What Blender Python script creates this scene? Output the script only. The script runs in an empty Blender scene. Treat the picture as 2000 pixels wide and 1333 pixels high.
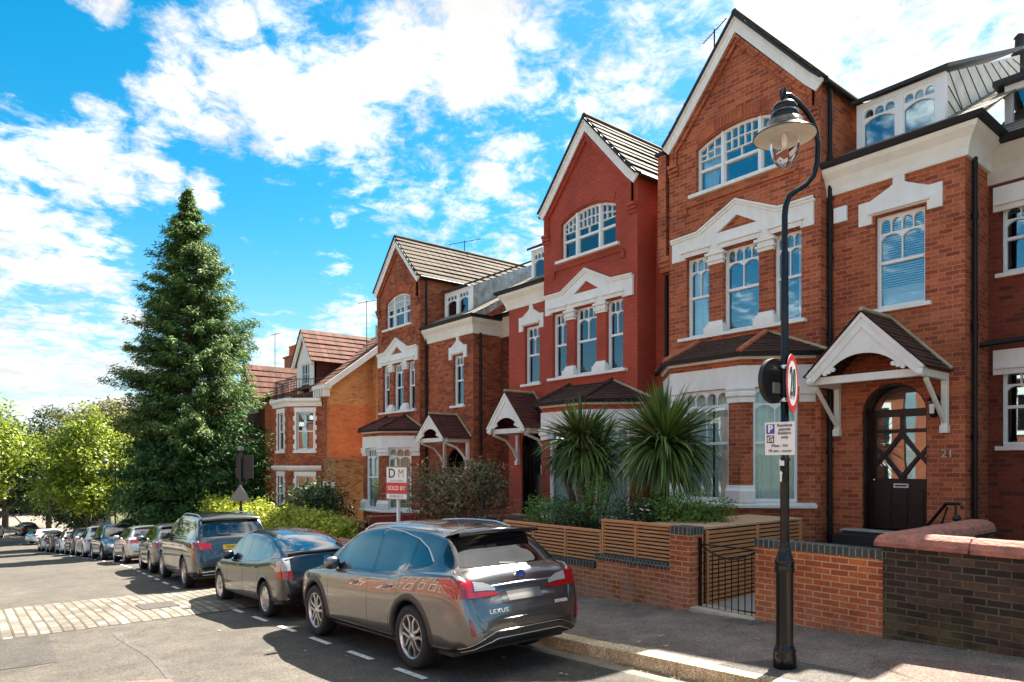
import bpy, bmesh, math, random
import numpy as np
from mathutils import Vector, Matrix, geometry
from mathutils.bvhtree import BVHTree
random.seed(7); RNG = np.random.default_rng(7)
S = bpy.context.scene
COL = S.collection
R = math.radians

# ------------------------------------------------------------------ camera, sun, sky, exposure
cam = bpy.data.cameras.new("camera"); camo = bpy.data.objects.new("camera", cam); COL.objects.link(camo)
cam.lens = 24.0; cam.sensor_width = 36; cam.shift_y = 0.11925; cam.clip_end = 3000; cam.clip_start = 0.05
camo.location = (0, 0, 0); camo.rotation_euler = (R(90), 0, R(51.1)); S.camera = camo
VS = S.view_settings; VS.view_transform = 'Standard'; VS.look = 'None'; VS.gamma = 1; VS.exposure = 2.3; VS.use_curve_mapping = False
SUN_DIR = Vector((-1.6, 10.6, 13.5)).normalized()
sl = bpy.data.lights.new("sun", 'SUN'); sl.energy = 5.0; sl.angle = R(0.5); sl.color = (1, .93, .82)
so = bpy.data.objects.new("sun", sl); COL.objects.link(so); so.rotation_euler = (-SUN_DIR).to_track_quat('-Z', 'Y').to_euler()
so.location = (0, 0, 40)

def px_dir(x, y):
    t = (x-1000)/1333
    return Vector((-.778+.628*t, .628+.778*t, (905-y)/1333)).normalized()

def build_world():
    w = bpy.data.worlds.new("World"); S.world = w; w.use_nodes = True
    nt = w.node_tree; N = nt.nodes; L = nt.links
    for n in list(N): N.remove(n)
    def new(t, **k):
        n = N.new(t)
        for a, b in k.items(): setattr(n, a, b)
        return n
    def mth(op, a, b=None, c=None, clamp=False):
        n = new('ShaderNodeMath', operation=op); n.use_clamp = clamp
        for i, v in enumerate((a, b, c)):
            if v is None: continue
            if isinstance(v, (int, float)): n.inputs[i].default_value = v
            else: L.new(v, n.inputs[i])
        return n.outputs[0]
    out = new('ShaderNodeOutputWorld'); bg = new('ShaderNodeBackground'); L.new(bg.outputs[0], out.inputs[0])
    sky = new('ShaderNodeTexSky', sky_type='NISHITA'); sky.sun_disc = False
    sky.sun_elevation = math.asin(SUN_DIR.z); sky.sun_rotation = math.atan2(SUN_DIR.x, SUN_DIR.y)
    sky.altitude = 50; sky.air_density = 1.0; sky.dust_density = .4; sky.ozone_density = 2.0
    hs = new('ShaderNodeHueSaturation'); hs.inputs['Saturation'].default_value = 1.5; hs.inputs['Hue'].default_value = .477
    hs.inputs['Value'].default_value = .92
    L.new(sky.outputs[0], hs.inputs['Color'])
    tc = new('ShaderNodeTexCoord'); sep = new('ShaderNodeSeparateXYZ'); L.new(tc.outputs['Generated'], sep.inputs[0])
    z = mth('MAXIMUM', sep.outputs[2], 0.0); zz = mth('ADD', z, .16)
    cx = mth('DIVIDE', sep.outputs[0], zz); cy = mth('DIVIDE', sep.outputs[1], zz)
    cmb = new('ShaderNodeCombineXYZ'); L.new(cx, cmb.inputs[0]); L.new(cy, cmb.inputs[1])
    def noise(sc, det, rough, dist=0, off=0):
        n = new('ShaderNodeTexNoise'); n.inputs['Scale'].default_value = sc; n.inputs['Detail'].default_value = det
        n.inputs['Roughness'].default_value = rough; n.inputs['Distortion'].default_value = dist
        mp = new('ShaderNodeMapping'); mp.inputs['Location'].default_value = (off, off*.7, 0)
        L.new(cmb.outputs[0], mp.inputs[0]); L.new(mp.outputs[0], n.inputs[0]); return n.outputs[0]
    blobs = [(430,60,.15,1),(520,130,.15,1),(640,180,.15,1),(600,60,.17,1),(760,110,.17,1),(930,140,.13,1),(480,150,.13,1),(360,190,.10,.9),(430,235,.10,.9),(560,240,.12,1),(700,290,.12,.95),
        (820,370,.11,.9),(900,440,.11,.9),(980,330,.12,.95),(1020,420,.10,.9),(1100,130,.07,.7),(1250,160,.16,1),(1500,100,.25,1),(1750,120,.28,1),(1300,30,.10,.8),(1950,200,.3,1),(1200,250,.1,.9),
        (200,0,.06,.85),(60,290,.08,.95),(150,320,.10,1),(220,350,.07,.95),(300,350,.07,.9),(400,370,.05,.85),(200,240,.06,.85),(300,270,.05,.8),(320,50,.05,.7),
        (60,480,.12,1),(170,520,.10,1),(-30,440,.14,1),(200,440,.04,.8),(30,600,.09,.9),(120,640,.10,1),(230,640,.08,.95),(60,720,.16,1),(230,720,.10,.95),(150,800,.2,1),
        (650,525,.06,.8),(690,610,.08,1),(640,640,.06,.9),(540,690,.10,1),(600,710,.08,.9),(980,500,.08,.9),(1050,470,.08,.9),(-400,300,.3,1),(1500,-2600,1.1,1.5),(4200,100,.8,1.5),(2300,200,.5,1),(660,435,.03,.6)]  # wide overhead blob lies out of view, added to whiten the shade light
    f = None
    for (x, y, r, wt) in blobs:
        d = px_dir(x, y)
        vm = new('ShaderNodeVectorMath', operation='DISTANCE'); L.new(tc.outputs['Generated'], vm.inputs[0]); vm.inputs[1].default_value = d
        mr = new('ShaderNodeMapRange'); mr.interpolation_type = 'SMOOTHSTEP'
        mr.inputs['From Min'].default_value = r*1.1; mr.inputs['From Max'].default_value = r*.1
        mr.inputs['To Min'].default_value = 0; mr.inputs['To Max'].default_value = wt
        L.new(vm.outputs['Value'], mr.inputs['Value'])
        f = mr.outputs[0] if f is None else mth('MAXIMUM', f, mr.outputs[0])
    # broken cloud added over the unseen sky behind the viewer, to brighten the shade
    back = new('ShaderNodeVectorMath', operation='DOT_PRODUCT'); L.new(tc.outputs['Generated'], back.inputs[0]); back.inputs[1].default_value = Vector((.55, -.8, .2)).normalized()
    bm_ = new('ShaderNodeMapRange'); bm_.interpolation_type = 'SMOOTHSTEP'; bm_.inputs['From Min'].default_value = -.1; bm_.inputs['From Max'].default_value = .6
    bm_.inputs['To Max'].default_value = .56; L.new(back.outputs['Value'], bm_.inputs['Value'])
    f = mth('MAXIMUM', f, bm_.outputs[0])
    n1 = noise(2.4, 10, .66, .35); n2 = noise(13, 7, .65, .4, 3.1)
    m = mth('ADD', mth('MULTIPLY', f, .80), mth('MULTIPLY', mth('SUBTRACT', n1, .5), 2.1))
    m = mth('ADD', m, mth('MULTIPLY', mth('SUBTRACT', n2, .5), 1.15))
    mr = new('ShaderNodeMapRange'); mr.interpolation_type = 'SMOOTHSTEP'; mr.inputs['From Min'].default_value = .42; mr.inputs['From Max'].default_value = .93
    L.new(m, mr.inputs['Value'])
    n3 = noise(3.2, 5, .55, .2, 7.7)
    cr = new('ShaderNodeMapRange'); cr.inputs['From Min'].default_value = .35; cr.inputs['From Max'].default_value = .65
    cr.inputs['To Min'].default_value = .78; cr.inputs['To Max'].default_value = 1.22; L.new(n3, cr.inputs['Value'])
    fb = new('ShaderNodeVectorMath', operation='DOT_PRODUCT'); L.new(tc.outputs['Generated'], fb.inputs[0]); fb.inputs[1].default_value = Vector((-.62, .60, .30)).normalized()
    fm = new('ShaderNodeMapRange'); fm.interpolation_type = 'SMOOTHSTEP'; fm.inputs['From Min'].default_value = .62; fm.inputs['From Max'].default_value = .1; fm.inputs['To Min'].default_value = CLOUD_FRONT; fm.inputs['To Max'].default_value = CLOUD; L.new(fb.outputs['Value'], fm.inputs['Value'])   # clouds outside the view are made brighter to lift the shade
    cc = new('ShaderNodeVectorMath', operation='SCALE'); cc.inputs[0].default_value = (1, .975, .94); L.new(mth('MULTIPLY', cr.outputs[0], fm.outputs[0]), cc.inputs['Scale'])
    sc = new('ShaderNodeVectorMath', operation='SCALE'); L.new(hs.outputs[0], sc.inputs[0]); sc.inputs['Scale'].default_value = SKY_K
    mix = new('ShaderNodeMix', data_type='RGBA'); L.new(mr.outputs[0], mix.inputs['Factor'])
    L.new(sc.outputs[0], mix.inputs['A']); L.new(cc.outputs[0], mix.inputs['B'])
    # pale veil low over the horizon
    hz = new('ShaderNodeMapRange'); hz.interpolation_type = 'SMOOTHSTEP'; hz.inputs['From Min'].default_value = .34; hz.inputs['From Max'].default_value = -.02
    hz.inputs['To Max'].default_value = .5; L.new(sep.outputs[2], hz.inputs['Value'])
    mix2 = new('ShaderNodeMix', data_type='RGBA'); L.new(hz.outputs[0], mix2.inputs['Factor']); L.new(mix.outputs['Result'], mix2.inputs['A']); mix2.inputs['B'].default_value = (1.5, 1.75, 1.9, 1)
    L.new(mix2.outputs['Result'], bg.inputs['Color']); bg.inputs['Strength'].default_value = .1
    w.cycles.sampling_method = 'MANUAL'; w.cycles.sample_map_resolution = 512
CLOUD = 6.4
CLOUD_FRONT = 2.6      # cloud radiance before the background strength of 0.1
SKY_K = .47
build_world()

# ------------------------------------------------------------------ materials
MATS = {}
def nodes(name):
    m = bpy.data.materials.new(name); m.use_nodes = True; nt = m.node_tree
    b = nt.nodes.get('Principled BSDF'); return m, nt, nt.nodes, nt.links, b
def ramp(N, stops):
    r = N.new('ShaderNodeValToRGB'); e = r.color_ramp.elements
    while len(e) < len(stops): e.new(.5)
    for i, (p, c) in enumerate(stops): e[i].position = p; e[i].color = (*c, 1) if len(c) == 3 else c
    return r
def mat(name, col, rough=.6, metal=0, var=0, vscale=6, bump=0, bscale=60, coat=0, col2=None, uv=False, spec=.5, stretch=None, bdist=.01):
    m, nt, N, L, b = nodes(name)
    b.inputs['Roughness'].default_value = rough; b.inputs['Metallic'].default_value = metal
    b.inputs['Coat Weight'].default_value = coat; b.inputs['Coat Roughness'].default_value = .03; b.inputs['Specular IOR Level'].default_value = spec
    b.inputs['Base Color'].default_value = (*col, 1)
    if var or bump or col2:
        tc = N.new('ShaderNodeTexCoord'); src = tc.outputs['UV' if uv else 'Object']
        if stretch:
            mp = N.new('ShaderNodeMapping'); mp.inputs['Scale'].default_value = stretch; L.new(src, mp.inputs[0]); src = mp.outputs[0]
    if var or col2:
        n = N.new('ShaderNodeTexNoise'); n.inputs['Scale'].default_value = vscale; n.inputs['Detail'].default_value = 6; n.inputs['Roughness'].default_value = .65; L.new(src, n.inputs[0])
        c2 = col2 or tuple(min(1, c*(1+var)) for c in col); c1 = col if col2 else tuple(c*(1-var) for c in col)
        r = ramp(N, [(.35, c1), (.65, c2)]); L.new(n.outputs[0], r.inputs[0]); L.new(r.outputs[0], b.inputs['Base Color'])
    if bump:
        n2 = N.new('ShaderNodeTexNoise'); n2.inputs['Scale'].default_value = bscale; n2.inputs['Detail'].default_value = 5; L.new(src, n2.inputs[0])
        bp = N.new('ShaderNodeBump'); bp.inputs['Strength'].default_value = bump; bp.inputs['Distance'].default_value = bdist; L.new(n2.outputs[0], bp.inputs['Height']); L.new(bp.outputs[0], b.inputs['Normal'])
    MATS[name] = m; return m
def brick(name, c1, c2, mortar, w=.225, h=.078, ms=.008, dark=None, darkamt=.35, stain=None, bump=.5, rough=.85, stains=.6, efflo=None, mort_s=.1):
    m, nt, N, L, b = nodes(name); b.inputs['Roughness'].default_value = rough; b.inputs['Specular IOR Level'].default_value = .3
    tc = N.new('ShaderNodeTexCoord')
    # slightly wavy courses
    nz = N.new('ShaderNodeTexNoise'); nz.inputs['Scale'].default_value = 7; L.new(tc.outputs['UV'], nz.inputs[0])
    sb = N.new('ShaderNodeVectorMath'); sb.operation = 'SUBTRACT'; L.new(nz.outputs['Color'], sb.inputs[0]); sb.inputs[1].default_value = (.5, .5, .5)
    sc = N.new('ShaderNodeVectorMath'); sc.operation = 'SCALE'; L.new(sb.outputs[0], sc.inputs[0]); sc.inputs['Scale'].default_value = .012
    ad = N.new('ShaderNodeVectorMath'); L.new(tc.outputs['UV'], ad.inputs[0]); L.new(sc.outputs[0], ad.inputs[1])
    def bt(ca, cb, cm, bias=0.0):
        t = N.new('ShaderNodeTexBrick'); t.inputs['Scale'].default_value = 1; t.inputs['Brick Width'].default_value = w; t.inputs['Row Height'].default_value = h
        t.inputs['Mortar Size'].default_value = ms; t.inputs['Mortar Smooth'].default_value = mort_s; t.inputs['Bias'].default_value = bias
        t.inputs['Color1'].default_value = (*ca, 1); t.inputs['Color2'].default_value = (*cb, 1); t.inputs['Mortar'].default_value = (*cm, 1)
        L.new(ad.outputs[0], t.inputs['Vector']); return t
    t1 = bt(c1, c2, mortar); col = t1.outputs['Color']
    if dark:
        t2 = bt((0, 0, 0), (1, 1, 1), (0, 0, 0)); t2.offset_frequency = 2; t2.squash = 1
        mp = N.new('ShaderNodeMapRange'); mp.inputs['From Min'].default_value = 1-darkamt; mp.inputs['From Max'].default_value = 1-darkamt+.06; mp.inputs['To Max'].default_value = .85
        # a second random per brick: shift whole bricks
        sh = N.new('ShaderNodeVectorMath'); sh.inputs[1].default_value = (w*38, h*26, 0); L.new(ad.outputs[0], sh.inputs[0]); L.new(sh.outputs[0], t2.inputs['Vector'])
        L.new(t2.outputs['Color'], mp.inputs['Value'])
        mx = N.new('ShaderNodeMix'); mx.data_type = 'RGBA'; L.new(mp.outputs[0], mx.inputs['Factor']); L.new(col, mx.inputs['A']); mx.inputs['B'].default_value = (*dark, 1); col = mx.outputs['Result']
    n = N.new('ShaderNodeTexNoise'); n.inputs['Scale'].default_value = stains; n.inputs['Detail'].default_value = 7; n.inputs['Roughness'].default_value = .6; L.new(tc.outputs['UV'], n.inputs[0])
    r = ramp(N, [(.26, (.50, .44, .41)), (.5, (.95, .94, .93)), (.72, (1.14, 1.12, 1.1))]); L.new(n.outputs[0], r.inputs[0])
    mx = N.new('ShaderNodeMix'); mx.data_type = 'RGBA'; mx.blend_type = 'MULTIPLY'; mx.inputs['Factor'].default_value = 1; L.new(col, mx.inputs['A']); L.new(r.outputs[0], mx.inputs['B']); col = mx.outputs['Result']
    nf = N.new('ShaderNodeTexNoise'); nf.inputs['Scale'].default_value = 22; nf.inputs['Detail'].default_value = 6; nf.inputs['Roughness'].default_value = .7; L.new(tc.outputs['UV'], nf.inputs[0])
    rf = ramp(N, [(.3, (.72, .72, .72)), (.7, (1.22, 1.2, 1.18))]); L.new(nf.outputs[0], rf.inputs[0])
    mf = N.new('ShaderNodeMix'); mf.data_type = 'RGBA'; mf.blend_type = 'MULTIPLY'; mf.inputs['Factor'].default_value = 1; L.new(col, mf.inputs['A']); L.new(rf.outputs[0], mf.inputs['B']); col = mf.outputs['Result']
    if efflo:   # salt bloom with its own patchy shape, low on a wall: (colour, z low, z high)
        ce, z0, z1 = efflo
        sp = N.new('ShaderNodeSeparateXYZ'); L.new(tc.outputs['UV'], sp.inputs[0])
        a = N.new('ShaderNodeMapRange'); a.inputs['From Min'].default_value = z1; a.inputs['From Max'].default_value = z0; L.new(sp.outputs[1], a.inputs['Value'])
        n3 = N.new('ShaderNodeTexNoise'); n3.inputs['Scale'].default_value = 3.0; n3.inputs['Detail'].default_value = 8; n3.inputs['Roughness'].default_value = .7; L.new(tc.outputs['UV'], n3.inputs[0])
        r3 = ramp(N, [(.42, (0, 0, 0)), (.62, (1, 1, 1))]); L.new(n3.outputs[0], r3.inputs[0])
        mu = N.new('ShaderNodeMath'); mu.operation = 'MULTIPLY'; L.new(a.outputs[0], mu.inputs[0]); L.new(r3.outputs[0], mu.inputs[1])
        m3 = N.new('ShaderNodeMix'); m3.data_type = 'RGBA'; L.new(mu.outputs[0], m3.inputs['Factor']); L.new(col, m3.inputs['A']); m3.inputs['B'].default_value = (*ce, 1); col = m3.outputs['Result']
    L.new(col, b.inputs['Base Color'])
    iv = N.new('ShaderNodeMath'); iv.operation = 'SUBTRACT'; iv.inputs[0].default_value = 1; L.new(t1.outputs['Fac'], iv.inputs[1])
    a2 = N.new('ShaderNodeMath'); a2.operation = 'MULTIPLY_ADD'; L.new(nf.outputs[0], a2.inputs[0]); a2.inputs[1].default_value = .35; L.new(iv.outputs[0], a2.inputs[2])
    bp = N.new('ShaderNodeBump'); bp.inputs['Strength'].default_value = bump; bp.inputs['Distance'].default_value = .008; L.new(a2.outputs[0], bp.inputs['Height']); L.new(bp.outputs[0], b.inputs['Normal'])
    MATS[name] = m; return m
brick('brick_orange', (.54, .145, .058), (.28, .06, .028), (.44, .21, .12), dark=(.24, .052, .028), darkamt=.1, h=.083, ms=.0075)
brick('brick_painted', (.46, .08, .042), (.41, .068, .037), (.34, .056, .032), h=.083, ms=.005, bump=.8, rough=.7, stains=.4)
brick('brick_mottled', (.50, .14, .05), (.26, .06, .028), (.30, .14, .085), dark=(.19, .045, .026), darkamt=.18, h=.083, ms=.007)
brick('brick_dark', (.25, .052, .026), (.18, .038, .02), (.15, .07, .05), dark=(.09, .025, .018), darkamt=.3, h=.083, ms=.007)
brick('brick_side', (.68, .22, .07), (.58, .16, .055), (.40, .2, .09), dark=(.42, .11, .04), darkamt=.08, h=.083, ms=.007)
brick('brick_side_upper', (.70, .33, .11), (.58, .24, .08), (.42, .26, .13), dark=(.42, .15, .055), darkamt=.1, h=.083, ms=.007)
brick('brick_garden', (.54, .145, .05), (.36, .08, .034), (.55, .35, .18), ms=.0085, h=.078, efflo=((.46, .24, .17), -2.3, -1.55), stains=1.2, mort_s=.2)
brick('brick_old', (.10, .058, .042), (.035, .025, .022), (.13, .10, .055), dark=(.02, .018, .018), darkamt=.4, ms=.010, h=.08, stains=2.2, bump=1, efflo=((.13, .11, .04), -2.4, -1.5), mort_s=.5)
brick('brick_soldier', (.50, .125, .05), (.33, .07, .03), (.36, .16, .09), w=.085, h=.7, ms=.007, stains=2)
brick('brick_blue', (.075, .085, .085), (.045, .052, .055), (.28, .25, .19), w=.077, h=.4, ms=.007, stains=2)
brick('brick_far', (.33, .09, .04), (.24, .06, .03), (.3, .16, .1), ms=.006, h=.083)
brick('brick_stock', (.42, .25, .10), (.30, .13, .055), (.33, .22, .12), dark=(.2, .08, .04), darkamt=.25, ms=.008, h=.083)
brick('tile_brown', (.085, .042, .03), (.06, .03, .022), (.02, .012, .01), w=.165, h=.1, ms=.006, dark=(.14, .055, .035), darkamt=.15, stains=1.5, bump=.8)
brick('tile_plum', (.15, .04, .03), (.11, .032, .024), (.035, .012, .01), w=.165, h=.1, ms=.007, dark=(.08, .028, .022), darkamt=.25, stains=1.5, bump=.8)
brick('tile_tan', (.085, .064, .042), (.06, .046, .032), (.03, .022, .016), w=.3, h=5, ms=.012, stains=1.3, bump=.8)
brick('tile_red', (.15, .062, .042), (.10, .045, .033), (.12, .035, .02), w=.3, h=5, ms=.012, stains=1.6, bump=.8)
brick('slate', (.30, .28, .24), (.25, .235, .2), (.1, .09, .08), w=.3, h=.2, ms=.005, stains=1.2)
brick('setts', (.19, .172, .145), (.12, .11, .092), (.085, .075, .05), w=.30, h=.165, ms=.022, dark=(.26, .25, .22), darkamt=.3, stains=.5, bump=1, mort_s=.4)
mat('white', (.84, .82, .77), .6, col2=(.76, .73, .66), vscale=5, stretch=(1, 1, .3), bump=.25, bscale=30)
mat('white_frame', (.80, .80, .78), .4)
mat('cream', (.80, .76, .67), .6, var=.06, vscale=3)
mat('cream_dark', (.62, .57, .47), .6, var=.08, vscale=3)
mat('black_paint', (.008, .008, .009), .22, spec=.35)
mat('black_matt', (.015, .015, .016), .55)
mat('pipe', (.009, .009, .010), .45, spec=.25)
mat('lead', (.30, .33, .34), .35, metal=.6, var=.3, vscale=3, bump=.5, bscale=4, bdist=.08)
mat('lead_old', (.07, .075, .075), .55, metal=.2, var=.5, vscale=5, bump=.5, bscale=6, bdist=.05)
mat('lead_pale', (.74, .69, .58), .55, var=.15, vscale=3)
mat('wood', (.62, .285, .11), .6, col2=(.46, .19, .07), vscale=3, stretch=(1, 1, 12), bump=.2)
mat('wood_top', (.60, .38, .22), .65, col2=(.46, .26, .14), vscale=4, stretch=(12, 1, 1), bump=.2)
mat('door_dark', (.016, .008, .007), .38, spec=.35)
mat('coping', (.46, .17, .115), .9, col2=(.22, .10, .08), vscale=9, bump=1, bscale=24, bdist=.02)
mat('stone', (.46, .40, .31), .85, var=.2, vscale=5, bump=.4)
mat('terracotta', (.42, .13, .06), .8, var=.2)
mat('curtain', (.74, .76, .68), .9, var=.05)
mat('curtain_cream', (.62, .52, .34), .9, var=.05)
mat('blind', (.70, .72, .72), .6)
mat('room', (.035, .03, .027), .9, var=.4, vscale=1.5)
mat('ridge_mortar', (.40, .33, .2), .9, var=.2)
mat('chrome', (.62, .62, .62), .12, metal=1)
mat('alloy', (.60, .60, .60), .28, metal=.9)
mat('alloy_dark', (.03, .03, .032), .35, metal=.5)
mat('tyre', (.014, .014, .015), .8, bump=.3, bscale=80)
mat('plastic_black', (.012, .012, .013), .45)
mat('gloss_black', (.006, .006, .007), .06, coat=1)
mat('arch_trim', (.035, .033, .032), .5)
mat('sign_white', (.78, .78, .76), .35); mat('sign_red', (.62, .02, .02), .35); mat('sign_blue', (.015, .07, .36), .35); mat('sign_ink', (.02, .02, .022), .5)
mat('sign_back', (.16, .19, .2), .45, metal=.5)
mat('plate_yellow', (.75, .55, .03), .4); mat('plate_white', (.7, .7, .68), .4); mat('plate_blank', (.13, .125, .12), .7, spec=.2)
mat('gold', (.33, .25, .07), .4)
mat('soil', (.05, .032, .02), .95, var=.4, bump=.5)
mat('bark', (.10, .075, .05), .95, var=.4, vscale=9, bump=.8, bscale=20, bdist=.03)
mat('red_painted_wall', (.26, .045, .03), .75, var=.25, vscale=4, bump=.3)
mat('mid_grey', (.25, .25, .24), .6)
mat('flower', (.8, .72, .68), .6)
mat('iron', (.06, .05, .042), .7, var=.4, vscale=20, bump=1, bscale=50)
mat('litter', (.38, .27, .13), .9, var=.5)
mat('paper', (.7, .68, .62), .8)
mat('marking', (.62, .60, .55), .7, var=.25, vscale=14)
mat('gutter_stone', (.20, .165, .12), .9, var=.2, vscale=4, bump=.5)
mat('tint', (.006, .008, .01), .02, coat=1); MATS['tint'].node_tree.nodes['Principled BSDF'].inputs['Coat IOR'].default_value = 1.75
def asphalt(name, col, col2, sp, var2=.25, big=.35, crk=.72):
    m, nt, N, L, b = nodes(name); b.inputs['Roughness'].default_value = .92; b.inputs['Specular IOR Level'].default_value = .2
    tc = N.new('ShaderNodeTexCoord')
    def nz(s, d, ro=.6):
        n = N.new('ShaderNodeTexNoise'); n.inputs['Scale'].default_value = s; n.inputs['Detail'].default_value = d; n.inputs['Roughness'].default_value = ro; L.new(tc.outputs['Object'], n.inputs[0]); return n.outputs[0]
    r = ramp(N, [(.32, col), (.68, col2)]); L.new(nz(big, 7), r.inputs[0]); c = r.outputs[0]
    def mul(c, fac, lo, hi, p0=.3, p1=.7):
        q = ramp(N, [(p0, (lo,)*3), (p1, (hi,)*3)]); L.new(fac, q.inputs[0]); x = N.new('ShaderNodeMix'); x.data_type = 'RGBA'; x.blend_type = 'MULTIPLY'; x.inputs['Factor'].default_value = 1
        L.new(c, x.inputs['A']); L.new(q.outputs[0], x.inputs['B']); return x.outputs['Result']
    c = mul(c, nz(sp, 3, .8), .55, 1.5, .35, .65); c = mul(c, nz(2.4, 8, .7), 1-var2, 1+var2)
    vo = N.new('ShaderNodeTexVoronoi'); vo.inputs['Scale'].default_value = 70; L.new(tc.outputs['Object'], vo.inputs[0]); c = mul(c, vo.outputs['Color'], .75, 1.3)
    # fine cracks
    cw = N.new('ShaderNodeTexVoronoi'); cw.feature = 'DISTANCE_TO_EDGE'; cw.inputs['Scale'].default_value = .45
    wn = N.new('ShaderNodeTexNoise'); wn.inputs['Scale'].default_value = 3; wn.inputs['Detail'].default_value = 6; L.new(tc.outputs['Object'], wn.inputs[0])
    ad = N.new('ShaderNodeMix'); ad.data_type = 'VECTOR'; ad.inputs['Factor'].default_value = .22; L.new(tc.outputs['Object'], ad.inputs['A']); L.new(wn.outputs['Color'], ad.inputs['B']); L.new(ad.outputs['Result'], cw.inputs[0])
    c = mul(c, cw.outputs['Distance'], crk, 1, .0, .005)
    L.new(c, b.inputs['Base Color'])
    bp = N.new('ShaderNodeBump'); bp.inputs['Strength'].default_value = .5; bp.inputs['Distance'].default_value = .008; L.new(nz(150, 3), bp.inputs['Height']); L.new(bp.outputs[0], b.inputs['Normal'])
    MATS[name] = m
asphalt('road', (.066, .059, .051), (.096, .085, .071), 90)
asphalt('pavement', (.13, .104, .086), (.19, .152, .125), 110, .3, .8)
asphalt('pavement_patch', (.08, .07, .064), (.10, .09, .08), 110)
asphalt('pavement_pink', (.13, .09, .075), (.17, .12, .10), 80)
asphalt('far_paving', (.15, .125, .105), (.20, .165, .14), 20)
asphalt('kerb', (.44, .33, .2), (.54, .43, .28), 60, .3, 1.2)
asphalt('road_dark', (.055, .05, .045), (.07, .064, .057), 90)
asphalt('earth', (.06, .07, .03), (.10, .09, .05), 30)
def leafmat(name, stops, rough=.5, trans=.25):
    m, nt, N, L, b = nodes(name); b.inputs['Roughness'].default_value = rough; b.inputs['Specular IOR Level'].default_value = .35
    g = N.new('ShaderNodeNewGeometry'); r = ramp(N, stops); L.new(g.outputs['Random Per Island'], r.inputs[0]); L.new(r.outputs[0], b.inputs['Base Color'])
    tr = N.new('ShaderNodeBsdfTranslucent'); L.new(r.outputs[0], tr.inputs[0]); mx = N.new('ShaderNodeMixShader'); mx.inputs[0].default_value = trans
    out = N['Material Output']; L.new(b.outputs[0], mx.inputs[1]); L.new(tr.outputs[0], mx.inputs[2]); L.new(mx.outputs[0], out.inputs[0]); MATS[name] = m
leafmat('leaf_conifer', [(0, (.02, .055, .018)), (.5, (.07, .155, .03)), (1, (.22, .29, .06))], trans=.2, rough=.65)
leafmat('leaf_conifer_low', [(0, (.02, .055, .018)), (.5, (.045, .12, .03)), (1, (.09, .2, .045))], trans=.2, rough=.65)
leafmat('leaf_lime', [(0, (.07, .12, .008)), (.5, (.2, .28, .018)), (1, (.33, .36, .03))], trans=.3)
leafmat('leaf_green', [(0, (.02, .05, .01)), (.5, (.05, .10, .015)), (1, (.15, .19, .03))], trans=.25)
leafmat('leaf_olive', [(0, (.07, .08, .018)), (.5, (.13, .13, .03)), (1, (.22, .19, .05))], trans=.3)
leafmat('leaf_dark', [(0, (.012, .03, .01)), (.5, (.03, .06, .015)), (1, (.07, .1, .03))], trans=.2)
leafmat('leaf_hedge', [(0, (.16, .24, .02)), (.5, (.33, .38, .035)), (1, (.5, .48, .06))], trans=.3)
leafmat('leaf_bush', [(0, (.06, .08, .03)), (.45, (.13, .15, .06)), (.8, (.24, .17, .1)), (1, (.42, .22, .16))], trans=.2)
leafmat('leaf_garden', [(0, (.05, .11, .02)), (.5, (.10, .22, .035)), (1, (.2, .34, .06))], trans=.3)
leafmat('leaf_palm', [(0, (.04, .08, .02)), (.5, (.08, .15, .035)), (.85, (.15, .24, .05)), (1, (.24, .26, .09))], rough=.4, trans=.15)
leafmat('leaf_palm_old', [(0, (.07, .06, .02)), (.5, (.12, .12, .03)), (1, (.2, .14, .06))], trans=.2)
def glassmat(name, refl, tint=(.9, .95, .95), rough=.015, fk=1.0):
    m, nt, N, L, b = nodes(name); N.remove(b); out = N['Material Output']
    gl = N.new('ShaderNodeBsdfGlossy'); gl.inputs['Roughness'].default_value = rough; gl.inputs['Color'].default_value = (.75, .92, 1, 1)
    t = N.new('ShaderNodeBsdfTransparent'); t.inputs[0].default_value = (*tint, 1)
    tc = N.new('ShaderNodeTexCoord'); n = N.new('ShaderNodeTexNoise'); n.inputs['Scale'].default_value = 1.3; L.new(tc.outputs['Object'], n.inputs[0])
    bp = N.new('ShaderNodeBump'); bp.inputs['Strength'].default_value = .012; bp.inputs['Distance'].default_value = .1; L.new(n.outputs[0], bp.inputs['Height']); L.new(bp.outputs[0], gl.inputs['Normal'])
    fr = N.new('ShaderNodeFresnel'); fr.inputs[0].default_value = 1.5
    a = N.new('ShaderNodeMath'); a.operation = 'MULTIPLY_ADD'; L.new(fr.outputs[0], a.inputs[0]); a.inputs[1].default_value = fk; a.inputs[2].default_value = refl; a.use_clamp = True
    mx = N.new('ShaderNodeMixShader'); L.new(a.outputs[0], mx.inputs[0]); L.new(t.outputs[0], mx.inputs[1]); L.new(gl.outputs[0], mx.inputs[2]); L.new(mx.outputs[0], out.inputs[0]); MATS[name] = m
glassmat('glass', .11); glassmat('glass_clear', .02, fk=.6)
def carpaint(name, col, metal=.75, rough=.32):
    m, nt, N, L, b = nodes(name); b.inputs['Base Color'].default_value = (*col, 1); b.inputs['Metallic'].default_value = metal; b.inputs['Roughness'].default_value = rough
    b.inputs['Coat Weight'].default_value = 1; b.inputs['Coat Roughness'].default_value = .015; b.inputs['Coat IOR'].default_value = 1.6
    tc = N.new('ShaderNodeTexCoord'); n = N.new('ShaderNodeTexNoise'); n.inputs['Scale'].default_value = 900; L.new(tc.outputs['Object'], n.inputs[0])
    q = ramp(N, [(.4, tuple(c*.9 for c in col)), (.6, tuple(min(1, c*1.1) for c in col))]); L.new(n.outputs[0], q.inputs[0]); L.new(q.outputs[0], b.inputs['Base Color'])
    MATS[name] = m
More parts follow.
